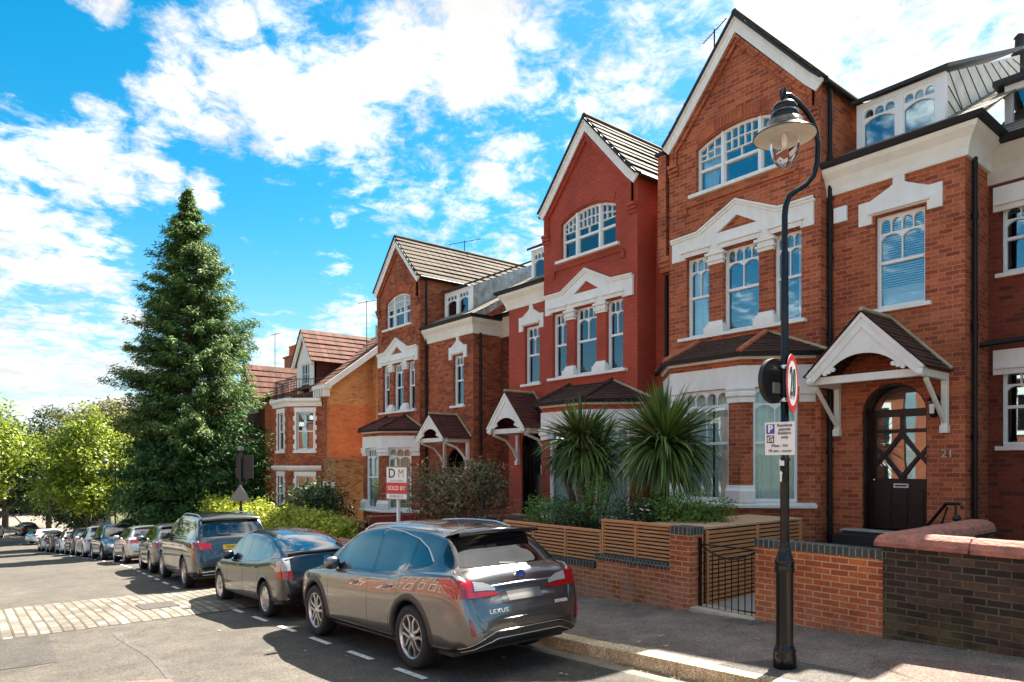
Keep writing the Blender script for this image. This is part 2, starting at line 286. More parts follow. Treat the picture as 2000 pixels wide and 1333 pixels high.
carpaint('paint_bronze', (.17, .158, .15), .85, .26); carpaint('paint_dark', (.010, .010, .012), .3); carpaint('paint_slate', (.075, .08, .082), .8, .24); carpaint('paint_silver', (.50, .48, .45), .6)
carpaint('paint_blue', (.01, .04, .08), .4); carpaint('paint_white', (.70, .69, .67), .1); carpaint('paint_navy', (.02, .025, .03), .4); carpaint('paint_maroon', (.09, .02, .018), .4); carpaint('paint_grey', (.14, .15, .14))
def lampmat(name, col, rough=.08):
    m, nt, N, L, b = nodes(name); b.inputs['Base Color'].default_value = (*col, 1); b.inputs['Roughness'].default_value = rough; b.inputs['Coat Weight'].default_value = 1; b.inputs['Coat Roughness'].default_value = .02
    tc = N.new('ShaderNodeTexCoord'); n = N.new('ShaderNodeTexWave'); n.inputs['Scale'].default_value = 14; n.bands_direction = 'Z'; L.new(tc.outputs['Object'], n.inputs[0])
    q = ramp(N, [(.3, tuple(c*.8 for c in col)), (.7, col)]); L.new(n.outputs[0], q.inputs[0]); L.new(q.outputs[0], b.inputs['Base Color']); MATS[name] = m
lampmat('lamp_red', (.34, .008, .01)); lampmat('lamp_clear', (.36, .36, .36)); lampmat('lamp_amber', (.6, .2, .02))
m_, nt_, N_, L_, b_ = nodes('bulb_lit'); b_.inputs['Emission Color'].default_value = (1, .75, .35, 1); b_.inputs['Emission Strength'].default_value = 1.5; MATS['bulb_lit'] = m_
m_, nt_, N_, L_, b_ = nodes('lamp_glass'); b_.inputs['Transmission Weight'].default_value = 1; b_.inputs['Roughness'].default_value = .04; b_.inputs['IOR'].default_value = 1.12; b_.inputs['Base Color'].default_value = (.93, .9, .9, 1); MATS['lamp_glass'] = m_

# ------------------------------------------------------------------ helpers
def tag(o, label=None, cat=None, group=None, kind=None):
    if label: o['label'] = label
    if cat: o['category'] = cat
    if group: o['group'] = group
    if kind: o['kind'] = kind
    return o
def thing(name, loc, label, cat, group=None, rot=(0, 0, 0)):
    o = bpy.data.objects.new(name, None); o.empty_display_size = .3; COL.objects.link(o); o.location = loc; o.rotation_euler = rot
    return tag(o, label, cat, group)
def origin(p):
    v = Vector((0, 0, 0))
    while p is not None: v += Vector(p.location); p = p.parent
    return v
class MB:
    def __init__(s): s.v = []; s.f = []; s.m = []; s.sm = []
    def add(s, vs, fs, mi=0, smooth=False):
        b = len(s.v); s.v.extend([tuple(v) for v in vs])
        for f in fs: s.f.append(tuple(i+b for i in f)); s.m.append(mi); s.sm.append(smooth)
    def box(s, x0, x1, y0, y1, z0, z1, mi=0):
        if x0 > x1: x0, x1 = x1, x0
        if y0 > y1: y0, y1 = y1, y0
        if z0 > z1: z0, z1 = z1, z0
        v = [(x0,y0,z0),(x1,y0,z0),(x1,y1,z0),(x0,y1,z0),(x0,y0,z1),(x1,y0,z1),(x1,y1,z1),(x0,y1,z1)]
        s.add(v, [(0,3,2,1),(4,5,6,7),(0,1,5,4),(1,2,6,5),(2,3,7,6),(3,0,4,7)], mi)
    def obox(s, T, a0, a1, z0, z1, d0, d1, mi=0):
        s.ext(T, [(a0,z0),(a1,z0),(a1,z1),(a0,z1)], [], d0, d1, mi=mi)
    def ext(s, T, outer, holes=(), d0=0, d1=.1, back=True, mi=0, sides=True):
        """extrude a 2D outline (a along ux, b up or along uz) with holes from depth d0 to d1 along the normal"""
        O, U, W, Nn = T
        def orient(pl, ccw):
            ar = sum(pl[i][0]*pl[(i+1) % len(pl)][1]-pl[(i+1) % len(pl)][0]*pl[i][1] for i in range(len(pl)))
            return list(pl) if (ar > 0) == ccw else list(reversed(pl))
        loops = [orient(outer, True)]+[orient(h, False) for h in holes]
        pts = [p for l in loops for p in l]
        tri = geometry.tessellate_polygon([[Vector((p[0], p[1], 0)) for p in l] for l in loops])
        P = lambda p, d: O+U*p[0]+W*p[1]+Nn*d
        n = len(pts); vs = [P(p, d1) for p in pts]+[P(p, d0) for p in pts]
        flip = U.cross(W).dot(Nn) < 0
        fs = []
        for t in tri:
            a, b, c = t; ar = (pts[b][0]-pts[a][0])*(pts[c][1]-pts[a][1])-(pts[c][0]-pts[a][0])*(pts[b][1]-pts[a][1])
            if abs(ar) < 1e-10: continue
            if (ar < 0) != flip: a, b, c = a, c, b
            fs.append((a, b, c))
            if back: fs.append((a+n, c+n, b+n))
        if sides:
            k = 0
            for l in loops:
                m = len(l)
                for i in range(m):
                    a = k+i; b = k+(i+1) % m
                    f = (a, a+n, b+n, b)
                    fs.append(f if not flip else tuple(reversed(f)))
                k += m
        s.add(vs, fs, mi)
    def strip(s, T, pts, w, d0, d1, mi=0):
        """a flat band of width w below/right of a 2D polyline, extruded"""
        n = len(pts); nr = []
        for i in range(n):
            a = Vector(pts[max(i-1, 0)]); b = Vector(pts[min(i+1, n-1)]); p = Vector(pts[i])
            def nn(u, v): d = (v-u).normalized(); return Vector((-d.y, d.x))
            if 0 < i < n-1:
                n1 = nn(a, p); n2 = nn(p, b); m = (n1+n2).normalized(); m = m/max(.3, m.dot(n1))
            else: m = nn(a, b)
            nr.append(m)
        q = [tuple(Vector(p)-nr[i]*w) for i, p in enumerate(pts)]
        s.ext(T, list(pts)+list(reversed(q)), [], d0, d1, mi=mi)
    def tube(s, path, r, n=10, mi=0, cap=True):
        path = [Vector(p) for p in path]; rs = r if isinstance(r, (list, tuple)) else [r]*len(path)
        rings = []; prev = None
        for i, p in enumerate(path):
            d = (path[min(i+1, len(path)-1)]-path[max(i-1, 0)]).normalized()
            if prev is None:
                a = Vector((0, 0, 1)) if abs(d.z) < .9 else Vector((1, 0, 0)); u = d.cross(a).normalized()
            else: u = (prev-d*prev.dot(d)).normalized()
            prev = u; w = d.cross(u)
            rings.append([p+(u*math.cos(2*math.pi*k/n)+w*math.sin(2*math.pi*k/n))*rs[i] for k in range(n)])
        vs = [v for rg in rings for v in rg]; fs = []
        for i in range(len(path)-1):
            for k in range(n):
                a = i*n+k; b = i*n+(k+1) % n; fs.append((a, a+n, b+n, b))
        s.add(vs, fs, mi, True)
        if cap: s.add(rings[0], [tuple(range(n))], mi); s.add(rings[-1], [tuple(reversed(range(n)))], mi)
    def lathe(s, prof, c=(0, 0, 0), n=24, axis='z', mi=0, smooth=True, tilt=None):
        c = Vector(c); vs = []; m = len(prof)
        for k in range(n):
            a = 2*math.pi*k/n
            for r, h in prof:
                x, y = r*math.cos(a), r*math.sin(a)
                v = Vector((x, y, h)) if axis == 'z' else (Vector((x, h, y)) if axis == 'y' else Vector((h, x, y)))
                if tilt is not None: v = tilt @ v
                vs.append(c+v)
        fs = []
        for k in range(n):
            for i in range(m-1):
                a = k*m+i; b = ((k+1) % n)*m+i; fs.append((a, b, b+1, a+1) if axis != 'y' else (a, a+1, b+1, b))
        s.add(vs, fs, mi, smooth)
    def sweep(s, path, prof, z=0.0, mi=0, closed=True, cap=True):
        """sweep a profile [(outward offset, height)] along a plan polyline; outward is to the right of travel"""
        path = [Vector((p[0], p[1])) for p in path]; n = len(path); m = len(prof); vs = []
        zz = z if isinstance(z, (list, tuple)) else [z]*n
        for i, p in enumerate(path):
            def rn(u, v): d = (v-u).normalized(); return Vector((d.y, -d.x))
            if 0 < i < n-1:
                a = rn(path[i-1], p); b = rn(p, path[i+1]); k = (a+b).normalized(); k = k/max(.25, k.dot(a))
            elif i == 0: k = rn(p, path[1])
            else: k = rn(path[-2], p)
            for o, h in prof: vs.append((p.x+k.x*o, p.y+k.y*o, zz[i]+h))
        fs = []; lim = m if closed else m-1
        for i in range(n-1):
            for j in range(lim):
                a = i*m+j; b = i*m+(j+1) % m; fs.append((a, a+m, b+m, b))
        if cap and closed: fs.append(tuple(range(m))); fs.append(tuple(reversed([(n-1)*m+j for j in range(m)])))
        s.add(vs, fs, mi)
    def build(s, name, mats, parent=None, bevel=0, label=None, kind=None, cat=None, group=None, merge=False, local=False, recalc=False, autos=None):
        me = bpy.data.meshes.new(name); o0 = Vector((0, 0, 0)) if local else origin(parent)
        me.from_pydata([Vector(v)-o0 for v in s.v], [], s.f)
        if isinstance(mats, str): mats = [mats]
        for m in mats: me.materials.append(MATS[m])
        me.polygons.foreach_set('material_index', s.m); me.polygons.foreach_set('use_smooth', s.sm)
        uv = me.uv_layers.new(name='UVMap'); dat = uv.data
        for p in me.polygons:
            nrm = p.normal
            if abs(nrm.z) > .985: h = Vector((1, 0, 0)); v = Vector((0, 1, 0))
            else:
                h = Vector((-nrm.y, nrm.x, 0)).normalized(); v = nrm.cross(h)
            for li in p.loop_indices:
                co = me.vertices[me.loops[li].vertex_index].co+o0; dat[li].uv = (co.dot(h), co.dot(v))
        if merge or recalc:
            b = bmesh.new(); b.from_mesh(me)
            if merge: bmesh.ops.remove_doubles(b, verts=b.verts, dist=.0005)
            bmesh.ops.recalc_face_normals(b, faces=b.faces); b.to_mesh(me); b.free()
        ob = bpy.data.objects.new(name, me); COL.objects.link(ob)
        if parent is not None: ob.parent = parent
        if bevel:
            md = ob.modifiers.new('bevel', 'BEVEL'); md.width = bevel; md.segments = 2; md.limit_method = 'ANGLE'; md.angle_limit = R(40)
        return tag(ob, label, cat, group, kind)
Z = Vector((0, 0, 1))
def front(y): return (Vector((0, y, 0)), Vector((1, 0, 0)), Z, Vector((0, -1, 0)))          # wall facing the street
def plane(x, y, ang): # ang = direction of ux in plan, degrees; normal to its right
    u = Vector((math.cos(R(ang)), math.sin(R(ang)), 0)); return (Vector((x, y, 0)), u, Z, Vector((u.y, -u.x, 0)))
def archpts(x0, x1, z0, zs, rise, n=8):
    c = (x0+x1)/2; hw = (x1-x0)/2; out = [(x0, z0), (x1, z0)]
    if rise >= hw*.999:
        for i in range(n+1):
            a = math.pi*i/n; out.append((c+hw*math.cos(a), zs+rise*math.sin(a)))
    else:
        rad = (hw*hw+rise*rise)/(2*rise); cz = zs+rise-rad; a0 = math.asin(hw/rad)
        for i in range(n+1):
            a = a0-2*a0*i/n; out.append((c+rad*math.sin(a), cz+rad*math.cos(a)))
    return out
def rect(x0, x1, z0, z1): return [(x0, z0), (x1, z0), (x1, z1), (x0, z1)]
def text(s, size, T, mt, name, parent, depth=.004, align='CENTER', a=0, b=0, d=0, sx=1, bold=0, spacing=1, italic=0):
    cu = bpy.data.curves.new(name, 'FONT'); cu.body = s; cu.size = size; cu.extrude = depth/2; cu.align_x = align; cu.align_y = 'CENTER'; cu.offset = bold; cu.space_character = spacing; cu.shear = italic; cu.resolution_u = 3
    t = bpy.data.objects.new(name+'_curve', cu); COL.objects.link(t); dg = bpy.context.evaluated_depsgraph_get(); me = bpy.data.meshes.new_from_object(t.evaluated_get(dg)); bpy.data.objects.remove(t)
    O, U, W, Nn = T; o0 = origin(parent)
    for v in me.vertices:
        x, y, z = v.co; v.co = O+U*(a+x*sx)+W*(b+y)+Nn*(d+z)-o0
    me.materials.clear(); me.materials.append(MATS[mt]); me.name = name
    ob = bpy.data.objects.new(name, me); COL.objects.link(ob); ob.parent = parent; return ob
def dup_tree(src, parent=None):
    c = src.copy(); COL.objects.link(c)
    if parent is not None: c.parent = parent
    for ch in list(src.children): dup_tree(ch, c)
    return c

# ------------------------------------------------------------------ ground: the street falls away to the left
ZK = [(60, 1.2), (6, -1.73), (-20, -3.13), (-26, -3.56), (-60, -6.5), (-78, -8.0), (-88, -8.45), (-100, -8.5), (-400, -8.5)]
def zroad(x):
    if x >= 60: return 1.2
    for (a, za), (b, zb) in zip(ZK, ZK[1:]):
        if b <= x <= a: t = (a-x)/(a-b); return za+(zb-za)*t
    return -8.5
def off(x):     # the street bends slightly towards the houses further down
    if x > -16: return 0.0
    t = min(1, (-16-x)/18); return .85*t*t*(3-2*t)
KY = 6.1
def zpav(x, y): return zroad(x)+.12+.025*max(0, min(y, 16)-KY-off(x))
XS = [12, 8, 5, 3, 1, -1, -3, -5, -7, -9, -11, -13, -15, -17, -19, -21, -23, -25, -28, -31, -34, -38, -42, -46, -50, -55, -60, -66, -72, -78, -83, -88, -94, -100, -120, -160, -300]
def sheet(name, ys, zf, m, xs=XS, relative=True, kind='structure', **k):
    b = MB(); vs = []; ny = len(ys)
    for x in xs:
        for y in ys: yy = y+(off(x) if relative else 0); vs.append((x, yy, zf(x, yy)))
    fs = []
    for i in range(len(xs)-1):
        for j in range(ny-1): a = i*ny+j; fs.append((a, a+ny, a+ny+1, a+1) if xs[0] < xs[-1] else (a, a+1, a+ny+1, a+ny))
    b.add(vs, [tuple(reversed(f)) for f in fs], 0, True); o = b.build(name, m, kind=kind, **k); return o
sheet('ground', [-200, -60, -20, -5, 0, 6, 9, 12, 16, 30, 60, 200], lambda x, y: min(zroad(x), 1.2)-.25-(.0 if y < 7 else 0), 'earth', xs=[60, 30]+XS+[-500, -900], relative=False)
sheet('garden_ground', [8.45, 10, 13, 16, 22], lambda x, y: zpav(x, y)-.004 if y > 8.6 else zpav(x, y)-.03, 'earth', xs=[x for x in XS if x > -80])
sheet('road', [-3.2, -1, 1, 3, 5, KY-.28], lambda x, y: zroad(x)-.03*max(0, abs(y-1.5-off(x))-1.5)*.3, 'road', xs=[x for x in XS if x > -90])
sheet('road_gutter', [KY-.28, KY+.02], lambda x, y: zroad(x)-.028, 'gutter_stone', xs=[x for x in XS if x > -66])
sheet('pavement', [KY+.22, 7, 7.8, 8.6], zpav, 'pavement', xs=[x for x in XS if x > -66])
sheet('far_pavement', [-6.5, -3.4], lambda x, y: zroad(x)+.1, 'pavement', xs=[x for x in XS if x > -66], relative=True)
# kerb of long stones
kb = MB(); x = 7.0; i = 0
rk = random.Random(3)
while x > -64:
    l = rk.choice([.9, 1.05, .85, 1.0]); x1 = x-l+.014; dz = rk.uniform(-.006, .006); dy = rk.uniform(-.008, .008)
    y0 = KY+off(x)+dy; y1 = KY+off(x1)+dy
    za, zb = zroad(x)+.125+dz, zroad(x1)+.125+dz
    kb.add([(x1, y1, zb-.3), (x, y0, za-.3), (x, y0+.27, za-.3), (x1, y1+.27, zb-.3), (x1, y1, zb), (x, y0, za), (x, y0+.27, za), (x1, y1+.27, zb)],
           [(0,3,2,1),(4,5,6,7),(0,1,5,4),(1,2,6,5),(2,3,7,6),(3,0,4,7)]); x -= l
kb.build('kerb', 'kerb', kind='structure', bevel=.012)
# speed table of setts across the road
xs_s = [-13.35-.4*i for i in range(11)]
sheet('road_setts', [-2.8, 0, 2, 4, 5.75], lambda x, y: zroad(x)+.03*min(1, max(0, (min(-13.35-x, x+17.4))/.5))+.006, 'setts', xs=xs_s)
# marked parking bay edge
mk = MB(); xx = -6.52
while xx > -60:
    x1 = xx-.66; y = 3.98+off(xx); mk.add([(x1, y+off(x1)-off(xx), zroad(x1)+.004), (xx, y, zroad(xx)+.004), (xx, y+.085, zroad(xx)+.004), (x1, y+.085+off(x1)-off(xx), zroad(x1)+.004)], [(0,1,2,3)]); xx -= 1.27
    if -13.4 > xx > -17.6: xx = -17.7
mk.build('road_marking', 'marking', kind='structure')
# asphalt repairs and other flat patches
def patch(name, pts, m, zf, dz=.004):
    b = MB(); b.add([(x, y, zf(x, y)+dz) for x, y in pts], [tuple(range(len(pts)))]); o = b.build(name, m, kind='structure'); return o
patch('road_patch', [(-9.9, .1), (-9.3, 1.05), (-8.55, .95), (-9.0, -.2)], 'pavement_patch', lambda x, y: zroad(x)+.002)
patch('road_patch', [(-9.2, 1.15), (-8.7, 1.9), (-7.6, 1.9), (-7.7, .2), (-8.5, .3)], 'pavement_pink', lambda x, y: zroad(x)+.002)
for (ya, yb_, xa, xb) in ((1.9, 2.0, -6.2, -12.6), (.2, .32, -18.2, -30)):
    xs_ = [xa+(xb-xa)*i/10 for i in range(11)]; patch('tar_seam', [(x, ya+.04*math.sin(x*1.7)) for x in xs_]+[(x, yb_+.05*math.sin(x*2.3)) for x in reversed(xs_)], 'pavement_patch', lambda x, y: zroad(x)-.012, .016)
patch('road_patch', [(-19.5, 2.2), (-19.5, 3.6), (-23.0, 3.7), (-23.0, 2.3)], 'pavement_patch', lambda x, y: zroad(x)-.006)
patch('road_patch', [(-13.5, -.2), (-10.9, -.1), (-10.8, 1.0), (-13.5, 1.1)], 'road_dark', lambda x, y: zroad(x)+.0)  # flat polygon darker than the road around it
patch('drain_cover', [(-14.5, 2.7), (-14.5, 3.35), (-15.35, 3.35), (-15.35, 2.7)], 'iron', lambda x, y: zroad(x)+.042)
patch('pavement_patch', [(-4.35, 6.28), (-3.9, 6.95), (-3.1, 6.9), (-3.0, 6.28)], 'pavement_patch', zpav)
patch('pavement_patch', [(-2.3, 6.9), (-3.2, 7.3), (-3.0, 7.75), (-2.2, 8.0), (-1.0, 7.9), (-1.2, 6.7)], 'pavement_pink', zpav, .003)
patch('pavement_patch', [(-5.6, 8.2), (-5.45, 8.42), (-4.95, 8.45), (-5.05, 8.15)], 'pavement_patch', zpav)
# the far side of the junction: pale pavement and the road running on
zf = lambda x, y: zroad(x)+.03
sheet('far_road', [-14, -8, -3, 0, 3, 6.6], zf, 'far_paving', xs=[-86, -90, -94, -100, -110, -130, -160, -220], relative=False)
sheet('far_paving', [6.6, 9, 12, 16], lambda x, y: zroad(x)+.15, 'far_paving', xs=[-62, -66, -72, -78, -83, -88, -94, -100, -120, -160], relative=False)
# dead leaves and grit along the kerb and the wall
lt = MB(); rl = random.Random(11)
for i in range(900):
    if i < 560: x = rl.uniform(-7.2, -1.5); y = KY-.02-abs(rl.gauss(0, .05)); z = zroad(x)-.02
    elif i < 760: x = rl.uniform(-9, -1.8); y = 8.44-abs(rl.gauss(0, .06)); z = zpav(x, y)+.002
    else: x = rl.uniform(-12, -1.5); y = rl.uniform(3, 8.4); z = (zpav(x, y) if y > 6.3 else zroad(x))+.005
    a = rl.uniform(0, 6.28); s = rl.uniform(.008, .022); c, d = math.cos(a)*s, math.sin(a)*s; h = rl.uniform(0, .014)
    if i > 850: c *= 2.6; d *= 2.6
    lt.add([(x-c, y-d, z), (x+d*.5, y-c*.5, z+h), (x+c, y+d, z+h*.3), (x-d*.5, y+c*.5, z+h)], [(0,1,2,3)])
tag(lt.build('fallen_leaves', 'litter'), 'dry fallen leaves and grit along the stone kerb and walls', 'leaves', kind='stuff')
for (px_, py_, s) in [(-6.2, 7.6, .05), (-5.0, 7.0, .06), (-3.9, 7.5, .07), (-3.2, 7.95, .05), (-9.2, 7.9, .05)]:
    pass

# ------------------------------------------------------------------ windows
def sash(par, T, x0, x1, z0, z1, rec=.1, small=3, mid=2, rise=0, style='arched', sill=None, curtain=None, meet=.5, room=True, glass='glass', label=None, bar=.022, fr=.055, open_=0):
    """white sash window set back in its opening: arched top lights over a clear lower sash"""
    w = x1-x0; h = z1-z0
    O, U, W, Nn = T
    outer = rect(x0, x1, z0, z1) if not rise else archpts(x0, x1, z0, z1, rise)
    top = z1; zm = z0+h*meet; holes = []
    ix0, ix1 = x0+fr, x1-fr
    def top_at(x):
        if not rise: return z1-fr
        c = (x0+x1)/2; hw = (x1-x0)/2; rad = (hw*hw+rise*rise)/(2*rise); return z1+rise-rad+math.sqrt(max(0, rad*rad-(x-c)**2))-fr
    if style == 'arched':
        rowh = min(.26, h*.17)
        n = small; cw = (ix1-ix0-bar*(n-1))/n; zr0 = z1-fr-rowh
        for i in range(n):
            a = ix0+i*(cw+bar); holes.append(archpts(a, a+cw, zr0, z1-fr-.012-min(cw/2, rowh*.6), min(cw/2, rowh*.6), 6))
        n = mid; cw = (ix1-ix0-bar*(n-1))/n; ar = min(.10, cw*.3)
        ztop = zr0-bar*1.2
        for i in range(n):
            a = ix0+i*(cw+bar); holes.append(archpts(a, a+cw, zm+.03, ztop-ar, ar*.95, 6))
    elif style == 'grid':
        zb = zm+.03; zt0 = z1-fr; zc = zb+(zt0-zb)*.45
        n = small; cw = (ix1-ix0-bar*(n-1))/n
        for i in range(n):
            a = ix0+i*(cw+bar); t1 = top_at(a+cw/2); zmid = zc+(t1-zc)*.5
            holes.append(rect(a, a+cw, zc+bar, zmid)); holes.append([(a, zmid+bar), (a+cw, zmid+bar), (a+cw, top_at(a+cw)), (a, top_at(a))])
        n = mid; cw = (ix1-ix0-bar*(n-1))/n
        for i in range(n): a = ix0+i*(cw+bar); holes.append(rect(a, a+cw, zb, zc))
    elif style == 'panes':
        n = mid; r_ = small; cw = (ix1-ix0-bar*(n-1))/n; ch = (z1-fr-zm-.03-bar*(r_-1))/r_
        for i in range(n):
            for j in range(r_): a = ix0+i*(cw+bar); c = zm+.03+j*(ch+bar); holes.append(rect(a, a+cw, c, c+ch))
    else: holes.append(rect(ix0, ix1, zm+.03, z1-fr))
    holes.append(rect(ix0, ix1, z0+fr+.02, zm-.03))
    b = MB(); b.ext(T, outer, holes, -rec-.06, -rec)
    # outer box frame stands a little proud, the lower sash frame lies deeper
    b.obox(T, x0, x0+.035, z0, z1, -rec, -rec+.02); b.obox(T, x1-.035, x1, z0, z1, -rec, -rec+.02); b.obox(T, x0+.035, x1-.035, z0, z0+.05, -rec, -rec+.03)
    b.obox(T, ix0-.01, ix1+.01, zm-.028, zm+.028, -rec, -rec+.016)
    win = b.build('window', 'white_frame', par, bevel=.004); 
    if label: win['label'] = label
    p = MB(); p.ext(T, rect(x0+.02, x1-.02, z0+.02, z1+(rise*.75 if rise else -.02)), [], -rec-.045, -rec-.037)
    p.build('pane', glass, win)
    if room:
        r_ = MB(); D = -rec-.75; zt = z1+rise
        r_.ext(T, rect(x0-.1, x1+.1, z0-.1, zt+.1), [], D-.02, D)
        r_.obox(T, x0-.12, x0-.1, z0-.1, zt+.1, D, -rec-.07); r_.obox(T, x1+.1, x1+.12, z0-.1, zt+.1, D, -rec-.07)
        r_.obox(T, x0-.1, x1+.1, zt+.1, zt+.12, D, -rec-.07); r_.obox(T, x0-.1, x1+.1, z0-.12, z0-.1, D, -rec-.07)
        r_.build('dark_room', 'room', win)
    if sill:
        s_ = MB(); e = sill if isinstance(sill, (int, float)) else .08
        s_.ext((O, U, W, Nn), rect(x0-e, x1+e, z0-.075, z0), [], -rec, .09); s_.build('sill', 'white', win, bevel=.006)
    if curtain:
        kind, a, c = curtain; cm = MB(); zt = z1+rise
        if kind == 'blind':
            k = z0+.45*0+.3
            while k < z1-.03: cm.obox(T, x0+.05, x1-.05, k, k+.012, -rec-.085, -rec-.06); k += .045
            cm.obox(T, x0+.05, x1-.05, z0+.05, z0+.42, -rec-.13, -rec-.115)
            cm.build('blind', 'blind', win)
        else:
            def drape(u0, u1, pinch=0):
                n = max(8, int((u1-u0)/.02)); vs = []; fs = []; rows = 8
                for j in range(rows+1):
                    t = j/rows; zz_ = z0+(zt-z0)*t
                    g = 1-pinch*math.sin(math.pi*min(1, max(0, (1-t)*1.15)))*.5
                    for i in range(n+1):
                        s2 = i/n; uu = u0+(u1-u0)*s2*g; dd = -rec-.16+.028*math.sin(i*1.35)+.012*math.sin(i*.6+2)
                        vs.append(O+U*uu+W*zz_+Nn*dd)
                for j in range(rows):
                    for i in range(n): q = j*(n+1)+i; fs.append((q, q+1, q+n+2, q+n+1))
                cm.add(vs, fs, 0, True)
            if a: drape(x0+.03, x0+.03+(w-.06)*a, .25 if kind == 'drawn' else 0)
            if c:
                k0 = len(cm.v); drape(x1-.03-(w-.06)*c, x1-.03, 0)
            cm.build('curtain', 'curtain_cream' if kind == 'cream' else 'curtain', win)
    return win

def tiles(par, name, m, bl, br, tr, tl, rows, thick=.03, cover=.012):
    """a roof slope laid in overlapping courses"""
    bl, br, tr, tl = map(Vector, (bl, br, tr, tl)); n = (br-bl).cross(tl-bl if (tl-bl).length > .01 else tr-bl).normalized()
    if n.z < 0: n = -n
    b = MB()
    for i in range(rows):
        t0 = i/rows; t1 = (i+1)/rows
        a = bl.lerp(tl, t0); c = br.lerp(tr, t0); d = br.lerp(tr, min(1, t1+.25/rows)); e = bl.lerp(tl, min(1, t1+.25/rows))
        up = n*thick; lo = n*cover*.2
        vs = [a+up, c+up, d+lo, e+lo, a, c]
        if (c-a).length < .002: continue
        ns = max(1, min(24, int((c-a).length/.33))); q_ = abs(hash((round(bl.x*7), i))) % 97
        for s_ in range(ns):
            s0, s1 = s_/ns, (s_+1)/ns-.0015; j_ = n*(thick*.22*math.sin(q_+s_*12.9898+i*78.233))
            A, C_, D_, E_ = a.lerp(c, s0), a.lerp(c, s1), e.lerp(d, s1), e.lerp(d, s0)
            b.add([A+up+j_, C_+up+j_, D_+lo, E_+lo, A, C_], [(0, 1, 2, 3), (4, 5, 1, 0), (1, 5, 2), (4, 0, 3)])
    # underside
    b.add([bl-n*.01, br-n*.01, tr-n*.01, tl-n*.01], [(3, 2, 1, 0)])
    return b.build(name, m, par)

